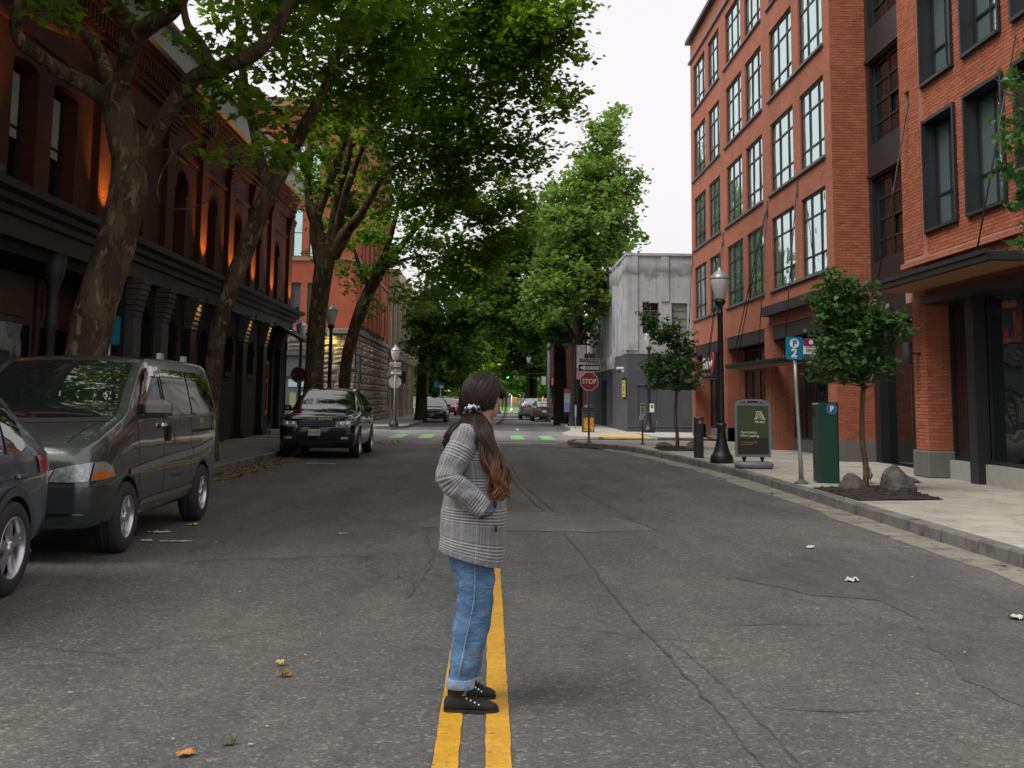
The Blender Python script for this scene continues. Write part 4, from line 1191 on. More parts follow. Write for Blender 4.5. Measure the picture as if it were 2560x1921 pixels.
# ------------------------------------------------------------------ far end: low brick building, wall, lawn
fb = thing('far_brick_building', 'low brick building glimpsed behind the parked cars at the far right', 'building', (9, 90, 0))
mb = MB(); mb.box(5.2, 16, 84, 100, .1, 6.5); mb.build('wall', brick_l, fb, True)
mb = MB(); mb.box(5.0, 16.2, 83.8, 100.2, 6.5, 6.8); mb.build('coping', trim_l, fb, True)
for y in (85, 88, 91, 94, 97):
    mb = MB(); mb.box(5.12, 5.22, y, y + 1.6, .6, 3.); mb.build('window', gl_dk, fb, True)
lawn_m = M('lawn_grass', (.10, .24, .035), .9, var=.3, scale=.8, bmp=.3)
sheet('lawn', [[(-150, 128), (150, 128), (150, 230), (-150, 230)]], .05, lawn_m)
sheet('river_path', [[(-200, 124), (200, 124), (200, 128), (-200, 128)]], .08, conc_fr)
wl = thing('park_wall', 'low pale wall at the far side of the lawn', 'wall', (0, 231, 0))
mb = MB(); mb.box(-60, 60, -.5, .5, 0, 1.6); mb.box(-60, 60, -.6, .6, 1.6, 1.85); mb.build('wall', M('pale_wall', (.5, .48, .44), .9), wl)

wood_ = NG.uniform(0, 1, (5200, 3)); wood_[:, 0] = wood_[:, 0] * 150 - 75; wood_[:, 1] = 250 + wood_[:, 1] * 8
wood_[:, 2] = 1 + wood_[:, 2] * (9 + 3 * np.sin(wood_[:, 0] * .35) + 2 * np.sin(wood_[:, 0] * .9))
# ------------------------------------------------------------------ trees
Q = 1.1573
def _lobed():
    o = []
    for a, r_ in ((180, .30), (140, .62), (118, .40), (78, .92), (52, .50), (0, 1.08), (-52, .50), (-78, .92), (-118, .40), (-140, .62)):
        t = rad(a); o.append((math.sin(t) * r_ * .62, math.cos(t) * r_ * .62, -.10 * r_ * r_))
    V = [(0, 0, .03)] + o; n = len(o)
    return np.array(V), np.array([(0, 1 + i, 1 + (i + 1) % n) for i in range(n)])
LOBED = _lobed()
KITE = (np.array([(0, -.5, 0), (.42, .05, -.09), (0, .6, -.05), (-.42, .05, -.09)]), np.array([(0, 1, 2), (0, 2, 3)]))
OAK = (np.array([(0, -.5, 0), (.2, -.2, .0), (.3, .15, -.05), (.12, .25, -.02), (0, .62, -.08), (-.12, .25, -.02), (-.3, .15, -.05), (-.2, -.2, .0)]), np.array([(0, 1, 7), (1, 2, 3), (7, 1, 3), (7, 3, 5), (5, 3, 4), (7, 5, 6)]))
def leaf_mesh(name, C, size, tmpl, up=.75, droop=.0):
    V0, F0 = tmpl; n = len(C); k = len(V0)
    N = NG.normal(0, .55, (n, 3)); N[:, 2] = np.abs(N[:, 2]) * .4 + up; N /= np.linalg.norm(N, axis=1)[:, None]
    A = NG.normal(0, 1, (n, 3)); A[:, 2] -= droop
    T = A - N * (A * N).sum(1)[:, None]; T /= np.linalg.norm(T, axis=1)[:, None]
    B = np.cross(T, N)
    s = (size * NG.uniform(.5, 1.45, n))[:, None, None]
    V = C[:, None, :] + s * (V0[None, :, 0, None] * B[:, None, :] + V0[None, :, 1, None] * T[:, None, :] + V0[None, :, 2, None] * N[:, None, :])
    F = F0[None] + (np.arange(n) * k)[:, None, None]
    return np_mesh(name, V.reshape(-1, 3), F.reshape(-1, 3))
def blob_points(c, r_, dens_, rc=.55, per=34):
    vol = 4.19 * r_[0] * r_[1] * r_[2]; nl = max(40, vol * dens_); nc = max(3, int(nl / per))
    d = NG.normal(0, 1, (nc, 3)); d /= np.linalg.norm(d, axis=1)[:, None]
    d *= (NG.uniform(0, 1, nc) ** (1 / 2.4))[:, None]
    nz = 1 + .32 * np.sin(d[:, 0] * 5 + c[0]) * np.cos(d[:, 2] * 6 + c[2]) + NG.normal(0, .10, nc)      # uneven outline
    cc = np.array(c) + d * nz[:, None] * np.array(r_)
    m_ = NG.normal(0, .5, (nc, per, 3)) * np.array([rc, rc, rc * .6])
    return (cc[:, None, :] + m_).reshape(-1, 3)
def crown(parent, blobs, mat, size, dens_, tmpl, rc=.55, per=34, px=True, name='crown', up=.75, droop=0.):
    P = []
    for b in blobs:
        if px:
            x, y, rx, ry, Y = b[:5]; c = atY(x * Q, y * Q, Y); k = Y / FPX * Q
            r_ = (rx * k, b[5] if len(b) > 5 else max(rx, ry) * k * .9, ry * k); dm = b[6] if len(b) > 6 else 1
        else: c = b[:3]; r_ = b[3:6]; dm = b[6] if len(b) > 6 else 1
        P.append(blob_points(c, r_, dens_ * dm, rc, per))
    P = np.concatenate(P); P = P[P[:, 2] > 1.9]
    return link(name, leaf_mesh(name, P, size, tmpl, up, droop), mat, parent, True)
def limb(mb, pts, k=5, n=10, noise_=.05):
    """pts: (x px, y px, Y, width px)"""
    P = [atY(a, b, Y) for a, b, Y, w in pts]; R_ = [w / 2 * Y / FPX for a, b, Y, w in pts]
    p, r_ = smooth_path(P, R_, k); mb.tube(p, r_, n, True, True, noise_)
def twig(mb, a, b, r0, n=5, sag=.15):
    a, b = Vector(a), Vector(b); P = [a + (b - a) * t + Vector((RN.uniform(-1, 1), RN.uniform(-1, 1), RN.uniform(-.6, 1))) * (b - a).length * sag * math.sin(math.pi * t) * .5 for t in (0, .25, .5, .75, 1)]
    mb.tube(P, [r0, r0 * .8, r0 * .6, r0 * .4, r0 * .15], n)

plane_bark = MBark('plane_tree_bark', (.115, .084, .046), (.21, .175, .105), (.062, .040, .023), 3.2)
dark_bark = MBark('dark_bark', (.055, .045, .035), (.10, .085, .065), (.025, .02, .016), 2., False)
leaf_a = MLeaf('plane_leaf', (.042, .085, .010), (.175, .275, .025), .6, .42, (.30, .33, .03))
leaf_b = MLeaf('plane_leaf_far', (.042, .085, .013), (.165, .262, .03), .6, .45, (.28, .31, .03))
leaf_c = MLeaf('elm_leaf', (.070, .120, .032), (.195, .295, .075), .48, .55, (.26, .35, .075))
leaf_d = MLeaf('young_oak_leaf', (.018, .052, .018), (.075, .165, .042), .34, .32)
leaf_e = MLeaf('dark_far_leaf', (.04, .085, .02), (.125, .225, .048), .5, .55)

# four plane trees on the left pavement
def plane_tree(label, base_px, limbs, blobs, size, dens_, tmpl, mat, rc, per, extra=None, shade_blobs=None):
    b = atY(*base_px); t = thing('plane_tree', label, 'tree', (b.x, b.y, .15), group='plane trees along the left kerb')
    mb = MB()
    for i, l in enumerate(limbs): limb(mb, l, 5, 16 if i == 0 else 10, .035 if i == 0 else .05)
    if extra: extra(mb)
    mb.build('trunk', plane_bark, t, True)
    crown(t, blobs, mat, size, dens_, tmpl, rc, per)
    if shade_blobs: crown(t, shade_blobs, mat, .2, 48, KITE, .6, 30, px=False, name='unseen_shade_crown')  # unseen foliage above the view, added to shade the left side and show in reflections
    return t
z1 = lambda x, y: (x / 2.594, y / 2.594)
def L1(seq, Ys): return [(*z1(x, y), Y, w / 2.594) for (x, y, w), Y in zip(seq, Ys)]
def dead(mb):
    for a in (((1000, 980), (860, 1040), (790, 1200), (800, 1340), (880, 1470)), ((1000, 985), (1120, 980), (1050, 1120), (1020, 1230), (1040, 1310)), ((880, 1060), (905, 1130), (885, 1220), (920, 1310)), ((1100, 985), (1230, 1080), (1300, 1110)), ((1090, 1360), (1240, 1350), (1380, 1290), (1450, 1280))):
        P = [atY(*z1(*p), 16.6 - .1 * i) for i, p in enumerate(a)]
        p, r_ = smooth_path(P, [.014, .012, .009, .007, .004][:len(P)], 4); mb.tube(p, r_, 5)
plane_tree('big mottled plane tree with a leaning trunk behind the grey van', (212, 905, 17.0),
    [[(186, 1225, 17.0, 150), (192, 1150, 17.0, 128), (200, 1060, 17.0, 112), (214, 900, 17, 102), (244, 755, 17, 103), (280, 640, 17, 100), (303, 555, 17, 92), (322, 470, 17, 96), (318, 400, 17, 76), (303, 320, 17, 78), (296, 270, 17, 80), (285, 215, 17, 62)],
     L1([(770, 700, 110), (690, 650, 120), (560, 550, 120), (400, 470, 105), (260, 370, 100), (140, 270, 95), (95, 180, 70), (110, 60, 85), (90, -120, 80)], [17, 16.9, 16.7, 16.4, 16.1, 15.9, 15.8, 15.6, 15.3]),
     L1([(760, 620, 120), (690, 480, 95), (630, 330, 90), (570, 240, 90), (420, 190, 80), (250, 110, 75), (150, 0, 70), (60, -120, 55)], [17, 17.4, 17.8, 18.1, 18.5, 18.9, 19.2, 19.5]),
     L1([(780, 560, 120), (820, 400, 130), (870, 250, 140), (990, 150, 130), (1110, 80, 110), (1175, -20, 105), (1230, -200, 90)], [17, 16.8, 16.5, 16.2, 16., 15.7, 15.4]),
     L1([(870, 260, 110), (800, 110, 120), (740, 30, 110), (700, -120, 90)], [16.6, 16.3, 16, 15.6]),
     L1([(880, 1060, 120), (960, 950, 125), (1060, 780, 120), (1180, 600, 115), (1300, 480, 110), (1470, 430, 110), (1660, 340, 100), (1800, 180, 85), (1900, -60, 70)], [17, 16.9, 16.6, 16.2, 15.9, 15.6, 15.2, 14.8, 14.4]),
     L1([(1420, 470, 70), (1350, 380, 72), (1300, 280, 62), (1220, 170, 52), (1190, 40, 46), (1200, -80, 40)], [15.6, 15.5, 15.4, 15.3, 15.2, 15.]),
     L1([(1390, 440, 30), (1380, 640, 20), (1410, 850, 14), (1330, 930, 10), (1180, 980, 6)], [15.7, 15.7, 15.7, 15.7, 15.7])],
    [(165, 25, 80, 38, 15.5, .8, .8), (50, -20, 60, 35, 16, .8), (250, -60, 120, 50, 15.5), (350, 10, 80, 40, 15.4, .8, .6), (440, 110, 55, 60, 15.4, .8, .6), (520, 150, 70, 55, 15.6, .8, .75), (300, 20, 60, 30, 15.2, .7, .7), (540, 25, 90, 60, 15.2, 1.2, .8), (470, 235, 60, 22, 15.6, .5, 1.), (560, 215, 80, 36, 15.6, .7, .8), (510, 320, 95, 20, 15.6, .6, .75), (610, 350, 55, 26, 15.8, .6, .6), (660, 60, 90, 70, 15, 1.3, .8), (760, 10, 120, 70, 14.6, 1.4), (420, -90, 160, 60, 15), (600, -120, 200, 70, 14.5), (820, -110, 200, 80, 14.5)],
    .17, 190, LOBED, leaf_a, .34, 24, dead,
    [(-7.2, 12, 10.2, 3, 3.6, 2), (-4.2, 14.5, 11.2, 3.2, 3.6, 2.2), (-8.4, 18, 12, 2.6, 3.6, 1.8), (-3.8, 20, 12.2, 3.2, 3.6, 2), (-5.5, 7.5, 9.4, 3, 3.4, 1.8), (-7.5, 23.5, 12.6, 2.8, 3.4, 1.8), (-2.4, 25, 13.4, 3, 3.2, 1.9), (-7.2, 30, 13.8, 3, 3.4, 1.7), (-3, 31, 15, 3.4, 3.4, 1.7)])
def L0(seq, Ys): return [(x, y, Y, w) for (x, y, w), Y in zip(seq, Ys)]
plane_tree('slim plane tree leaning right, just behind the grey van', (527, 984, 24.3),
    [L0([(518, 1158, 60), (522, 1075, 47), (527, 990, 44), (537, 880, 41), (556, 780, 44), (592, 680, 44), (630, 585, 46), (655, 520, 44), (680, 470, 42), (715, 410, 36), (748, 342, 34), (770, 300, 32), (800, 245, 26), (840, 150, 22), (880, 40, 18)], [24.3] * 10 + [24, 23.7, 23.4, 23, 22.5]),
     L0([(678, 478, 34), (658, 425, 27), (643, 365, 26), (630, 300, 24), (612, 220, 22), (600, 100, 18), (590, -40, 14)], [24.3, 24.4, 24.5, 24.6, 24.7, 24.9, 25.]),
     L0([(730, 385, 14), (722, 330, 12), (700, 280, 11), (665, 270, 9), (640, 255, 6)], [24, 24.1, 24.2, 24.2, 24.2]), L0([(720, 395, 10), (690, 345, 10), (665, 332, 8), (640, 340, 5)], [24.1, 24.1, 24.2, 24.2])],
    [(600, 130, 95, 90, 24, 1.4, .7), (720, 150, 110, 110, 23.5, 1.6, .9), (830, 90, 120, 95, 23, 1.7), (640, 20, 140, 60, 24, 1.5), (600, 255, 45, 30, 24, .6, .8), (690, 250, 45, 45, 24.4, .8, .7), (800, 200, 70, 70, 23.5, 1.), (880, 10, 120, 60, 22.5, 1.6), (780, -110, 200, 70, 23, 1.8), (560, 350, 50, 24, 25, .5, .6)],
    .19, 180, OAK, leaf_a, .42, 26)
plane_tree('thick multi-limbed plane tree rising behind the black SUV', (783, 1000, 37.),
    [L0([(780, 1106, 74), (781, 1070, 60), (783, 990, 52), (787, 900, 46), (789, 860, 46), (794, 791, 44), (803, 720, 47), (812, 650, 50), (815, 610, 54)], [37] * 9),
     L0([(806, 660, 42), (795, 600, 40), (789, 555, 32), (775, 520, 24), (770, 460, 16), (772, 400, 14), (778, 300, 11)], [37] * 7),
     L0([(795, 600, 34), (790, 545, 30), (814, 482, 23), (845, 397, 20), (872, 300, 17), (890, 180, 14), (900, 60, 10)], [37, 36.9, 36.8, 36.5, 36.2, 36, 35.7]),
     L0([(825, 625, 34), (832, 575, 26), (840, 515, 21), (866, 405, 19), (890, 320, 15), (930, 180, 12)], [37, 36.8, 36.6, 36.2, 35.8, 35.]),
     L0([(828, 625, 38), (840, 590, 26), (864, 482, 20), (905, 368, 17), (930, 325, 16), (984, 285, 14), (1053, 231, 12), (1110, 170, 9)], [37, 36.8, 36.2, 35.6, 35.2, 34.8, 34.2, 33.8]),
     L0([(930, 325, 10), (915, 270, 9), (905, 225, 7)], [35.2, 35.1, 35]), L0([(832, 640, 40), (862, 585, 32), (895, 545, 26), (925, 500, 16), (960, 440, 11), (1010, 400, 8)], [37, 36.6, 36, 35.5, 35, 34.5])],
    [(900, 190, 150, 130, 35, 2.4, .95), (1050, 110, 165, 130, 33.5, 2.6), (1150, 80, 115, 95, 32.5, 2.), (1190, 200, 72, 72, 32.5, 1.5), (1030, 300, 150, 90, 34, 2.2), (870, 330, 105, 90, 36, 2., .8), (750, 300, 75, 80, 37, 1.5, .7), (1140, 330, 60, 60, 33.5, 1.2, .9), (1100, 10, 120, 60, 33, 2.), (1220, 40, 62, 55, 32, 1.4, .9), (950, -90, 250, 80, 34, 2.4), (1130, -100, 150, 70, 33, 2.), (690, 380, 60, 60, 37, 1.2, .9), (960, 400, 110, 70, 35.5, 2.), (740, 410, 80, 75, 38, 1.3, .8), (720, 220, 90, 80, 31, 1.4, .8), (680, 300, 60, 60, 30, 1.2, .8), (820, 430, 70, 60, 38.5, 1.2, .7)],
    .18, 138, KITE, leaf_b, .5, 30)
plane_tree('dark thin plane tree leaning over the street, furthest of its row', (862, 985, 41.),
    [L0([(857, 1096, 40), (858, 1060, 33), (860, 985, 30), (866, 907, 29), (879, 849, 30), (902, 776, 31), (925, 726, 30), (958, 670, 24), (998, 622, 18), (1040, 570, 13), (1090, 500, 9)], [41] * 7 + [40.8, 40.5, 40, 39.5]),
     L0([(932, 716, 24), (945, 670, 20), (965, 630, 16), (990, 540, 12), (1010, 440, 8)], [41, 41, 41, 40.6, 40]), L0([(925, 720, 12), (900, 670, 10), (885, 620, 7)], [41, 41.2, 41.4]), L0([(960, 668, 12), (1010, 650, 9), (1060, 640, 6)], [40.8, 40.2, 39.6])],
    [(1000, 440, 130, 70, 38, 2., .95), (1095, 505, 70, 62, 37.5, 1.6), (930, 530, 95, 60, 40, 1.8, .9), (780, 575, 62, 32, 41, 1., .7), (1000, 590, 85, 55, 39, 1.6), (865, 625, 38, 30, 41, .8, .8), (935, 645, 60, 36, 40, 1.2), (1050, 560, 75, 55, 38, 1.6), (825, 505, 70, 50, 41, 1.2, .7), (810, 665, 22, 26, 41, .5, .7), (730, 480, 55, 50, 42, .8, .7), (1110, 430, 55, 50, 37.5, 1.4), (790, 500, 60, 50, 42, 1., .8), (760, 600, 40, 28, 41.5, .8, .8), (840, 580, 50, 40, 42, .9, .8), (700, 560, 30, 24, 40, .6, .6)],
    .18, 138, KITE, leaf_b, .45, 28)

# tall trees past the cross street, right side
def far_tree(label, x, y, h_, r0, blobs, mat, size, dens_, group, lean=0., limbs=(), name='street_tree', tm=KITE, rc=.6, per=34, bark=dark_bark, up=.6):
    t = thing(name, label, 'tree', (x, y, .1), group=group)
    mb = MB(); p, r_ = smooth_path([(x, y, .0), (x + lean * .2, y, .6), (x + lean * .5, y, h_ * .35), (x + lean * .8, y, h_ * .7), (x + lean, y, h_)], [r0 * 1.25, r0, r0 * .8, r0 * .5, r0 * .12], 4)
    mb.tube(p, r_, 10, True, True, .05)
    for a, b, rr in limbs: twig(mb, a, b, rr)
    mb.build('trunk', bark, t, True); crown(t, blobs, mat, size, dens_, tm, rc, per, up=up)
    return t
G1 = 'tall trees past the cross street'
far_tree('tall columnar tree with the highest crown, right of the street past the intersection', 4.79, 64., 14, .38,
    [(1312, 280, 42, 62, 64, 1.8, .75), (1300, 370, 66, 70, 64, 2.2, .8), (1358, 415, 30, 62, 65, 1., .7), (1255, 420, 52, 75, 63, 2.), (1315, 470, 62, 70, 64, 2.2), (1230, 510, 80, 80, 62, 2.4), (1300, 560, 62, 60, 63, 2.), (1240, 610, 85, 60, 61, 2.2), (1185, 640, 60, 40, 60, 1.8), (1280, 650, 45, 40, 62, 1.4, .8), (1352, 520, 16, 30, 66, .6, .6), (1200, 420, 40, 40, 64, 1.4, .8)],
    leaf_c, .26, 110, G1, .3, [((4.8, 64, 5), (2.0, 60.5, 8.2), .10), ((4.85, 64, 6.5), (6.4, 62, 10), .09), ((4.8, 64, 4.6), (6.6, 63, 7.2), .1), ((4.9, 64, 8), (3.3, 63, 12), .08)], rc=.6)
far_tree('dark trunked tree with low spreading branches behind the columnar tree', 4.45, 70.3, 13, .48,
    [(1150, 560, 85, 75, 69, 2.6), (1090, 600, 70, 60, 68, 2.2), (1130, 690, 95, 55, 67, 2.6), (1075, 660, 55, 60, 68, 2.), (1190, 710, 70, 40, 66, 2.), (1170, 470, 45, 60, 70, 1.8), (1060, 560, 50, 50, 70, 1.6), (1250, 700, 50, 35, 66, 1.4)],
    leaf_e, .27, 95, G1, -.3, [((4.4, 70.3, 5.4), (.6, 66, 7.0), .12), ((4.4, 70.3, 4.8), (2.6, 66, 6.2), .09), ((4.4, 70, 6), (6.8, 68, 8), .1)], rc=.6)
far_tree('dark leafed tree over the left pavement past the intersection', -4.5, 72.7, 9.5, .40,
    [(950, 720, 62, 62, 71, 2.4), (915, 690, 36, 46, 70, 1.6), (985, 740, 45, 55, 70, 2.), (935, 640, 40, 45, 72, 1.6), (1000, 680, 46, 50, 70, 1.8), (930, 790, 30, 26, 70, 1.2, .7), (985, 800, 30, 30, 70, 1.4, .8), (900, 760, 20, 30, 72, .8, .7)],
    leaf_e, .27, 95, G1, .2, [((-4.4, 72.7, 5), (-1.5, 70, 8), .12)], rc=.6)
far_tree('second dark trunk on the left, further from the intersection', -4.4, 86, 10, .42,
    [(975, 815, 42, 34, 84, 2.), (1010, 760, 40, 45, 84, 2.), (940, 835, 30, 24, 86, 1.4, .8), (1000, 720, 40, 40, 86, 1.8)], leaf_e, .38, 60, G1, .1, rc=.6)
far_tree('pale green leafed tree in the middle distance over the road', -2.6, 100, 12, .4,
    [(1040, 640, 50, 60, 98, 2.6), (1055, 700, 55, 50, 97, 2.6), (1015, 740, 42, 50, 98, 2.2), (1040, 770, 50, 34, 97, 2.2), (1075, 620, 45, 40, 99, 2.), (1010, 590, 50, 40, 99, 2.)],
    MLeaf('bright_leaf', (.09, .17, .02), (.25, .40, .05), .5, .5, (.32, .45, .05)), .42, 50, G1, .6, rc=.75)
far_tree('broad dark tree by the traffic signal at the street end', 3.9, 104, 12, .6,
    [(1110, 745, 55, 45, 102, 2.6), (1150, 770, 50, 36, 102, 2.6), (1090, 800, 36, 26, 103, 2., .8), (1170, 800, 34, 26, 103, 2., .8), (1120, 690, 60, 50, 104, 2.6), (1080, 720, 40, 40, 104, 2.2)], leaf_e, .42, 50, G1, -.2, rc=.75)
def park_tree(x, y, h_, lab='leafy park tree in the row at the far side of the lawn', grp='park trees beyond the lawn'):
    t = thing('park_tree', lab, 'tree', (x, y, 0), group=grp)
    mb = MB(); mb.tube([(x, y, 0), (x + .2, y, h_ * .4), (x, y, h_ * .8)], [.4, .3, .1], 7); mb.build('trunk', dark_bark, t, True)
    crown(t, [(x, y, h_ * .66, h_ * .40, h_ * .36, h_ * .36), (x + 2.5, y, h_ * .5, h_ * .3, h_ * .3, h_ * .24), (x - 2.6, y - 1, h_ * .52, h_ * .3, h_ * .3, h_ * .24)], leaf_c, .95, 7, KITE, 1.3, 24, px=False)
for x, y, h_, w_ in ((-16, 222, 12, 'leftmost'), (-5, 230, 13, 'second from left'), (7, 221, 11, 'third from left'), (18, 226, 14, 'rightmost')):
    park_tree(x, y, h_, w_ + ' of the park trees standing beyond the lawn')
for x, y, h_, w_ in ((-12, 150, 11, 'left'), (9.5, 146, 12, 'right')): park_tree(x, y, h_, 'park tree on the lawn at the end of the street, ' + w_ + ' of the road', 'trees on the lawn')
wd_ = link('far_wood', leaf_mesh('far_wood', wood_, 2.2, KITE, .3), leaf_c); wd_['kind'] = 'stuff'; wd_['label'] = 'band of distant trees closing the view past the lawn'
# young oaks on the right pavement
def young_oak(label, x, y, h_, blobs, dens_, lean=.1, r0=.045):
    t = thing('young_oak', label, 'tree', (x, y, .15), group='young street oaks')
    mb = MB(); top = Vector((x + lean, y, h_ * .62))
    p, r_ = smooth_path([(x, y, .1), (x + .02, y, .5), (x - .03, y, 1.0), (x - .05 + lean * .5, y, h_ * .42), top, (x + lean, y, h_ * .95)], [r0 * 1.3, r0 * 1.05, r0, r0 * .85, r0 * .6, r0 * .2], 5)
    mb.tube(p, r_, 9, True, True, .06)
    for b in blobs:
        c = atY(b[0] * Q, b[1] * Q, b[4]) if len(b) < 8 else Vector(b[:3])
        s = Vector((x + lean * .6, y, min(max(h_ * .44, c.z - .7), h_ * .8))); twig(mb, s, c, .018, 5, .25)
        for _ in range(5):
            d = Vector((RN.uniform(-1, 1), RN.uniform(-1, 1), RN.uniform(-.3, 1))) * .4; twig(mb, c - (c - s) * .35, c + d, .008, 4, .2)
    mb.build('trunk', MBark('oak_bark%d' % int(y), (.16, .105, .06), (.22, .16, .10), (.08, .05, .03), 6, False), t, True)
    crown(t, blobs, leaf_d, .107, dens_, OAK, .15, 14, up=.5)
    return t
young_oak('young oak between two boulders beside the green pay station', 6.18, 18.7, 4.1,
    [(1800, 620, 34, 44, 18.6, .35), (1800, 680, 52, 50, 18.6, .5), (1850, 650, 50, 40, 18.8, .4, .9), (1850, 720, 75, 55, 18.6, .55), (1920, 700, 45, 45, 18.5, .4, .9), (1815, 770, 55, 45, 18.4, .5), (1870, 790, 60, 45, 18.6, .5), (1860, 840, 48, 30, 18.6, .4, .9), (1800, 830, 40, 28, 18.5, .4, .8), (1765, 800, 22, 22, 18.6, .25, .7), (1945, 720, 22, 26, 18.6, .2, .8), (1745, 650, 28, 24, 18.6, .25, .7)], 3000)
young_oak('young oak with boulders further along, before the grey concrete building', 5.48, 33.2, 4.2,
    [(1405, 690, 24, 26, 33, .35), (1430, 720, 40, 32, 33.2, .5), (1470, 745, 34, 30, 33.2, .5), (1450, 790, 52, 34, 33, .6), (1410, 790, 26, 24, 33, .4), (1495, 790, 24, 28, 33.3, .35), (1450, 840, 44, 26, 33.2, .5), (1490, 840, 22, 24, 33.2, .35), (1415, 835, 16, 16, 33.2, .3)], 2000, r0=.05)
young_oak('young oak whose branches reach in at the right edge of the picture', 6.55, 12.4, 5.6,
    [(2190, 190, 34, 40, 12.2, .35), (2180, 300, 46, 36, 12.2, .4), (2225, 240, 60, 60, 12.4, .5), (2205, 380, 34, 34, 12.3, .35, .8), (2200, 520, 36, 34, 12.3, .35), (2230, 430, 50, 60, 12.5, .5), (2290, 330, 90, 120, 12.5, .8), (2290, 520, 70, 60, 12.4, .6), (2300, 150, 80, 90, 12.6, .7)], 900, .0, .055)
# ------------------------------------------------------------------ vehicles
def catmull(K, n):
    """K (m,...) keys -> n samples per span"""
    K = np.asarray(K, float); m = len(K); out = []
    for i in range(m - 1):
        a, b, c, d = K[max(i - 1, 0)], K[i], K[i + 1], K[min(i + 2, m - 1)]
        for j in range(n):
            t = j / n
            out.append(.5 * (2 * b + (c - a) * t + (2 * a - 5 * b + 4 * c - d) * t * t + (3 * b - a - 3 * c + d) * t ** 3))
    out.append(K[-1]); return np.array(out)

def car_body(stations, sub_y=4, sub_s=3):
    """stations: list of (y, [(x,z)...]) half sections from bottom centre to roof centre -> closed shell (V,F)"""
    ys = np.array([s[0] for s in stations]); SEC = np.array([s[1] for s in stations])     # m,k,2
    A = np.concatenate([np.repeat(ys[:, None, None], SEC.shape[1], 1), SEC], 2)            # m,k,3 (y,x,z)
    A = catmull(A, sub_y)
    A = np.swapaxes(catmull(np.swapaxes(A, 0, 1), sub_s), 0, 1)
    A[:, :, 1] = np.maximum(A[:, :, 1], 0); A[:, 0, 1] = 0; A[:, -1, 1] = 0
    m, k, _ = A.shape
    V = []; idx = np.zeros((m, 2 * k - 2), int)
    for i in range(m):
        ring = [(A[i, j, 1], A[i, j, 0], A[i, j, 2]) for j in range(k)] + [(-A[i, j, 1], A[i, j, 0], A[i, j, 2]) for j in range(k - 2, 0, -1)]
        for j, p in enumerate(ring): idx[i, j] = len(V); V.append(p)
    F = []; n = 2 * k - 2
    for i in range(m - 1):
        for j in range(n): F.append((idx[i, j], idx[i, (j + 1) % n], idx[i + 1, (j + 1) % n], idx[i + 1, j]))
    F.append(tuple(idx[0, ::-1])); F.append(tuple(idx[-1]))
    return V, F

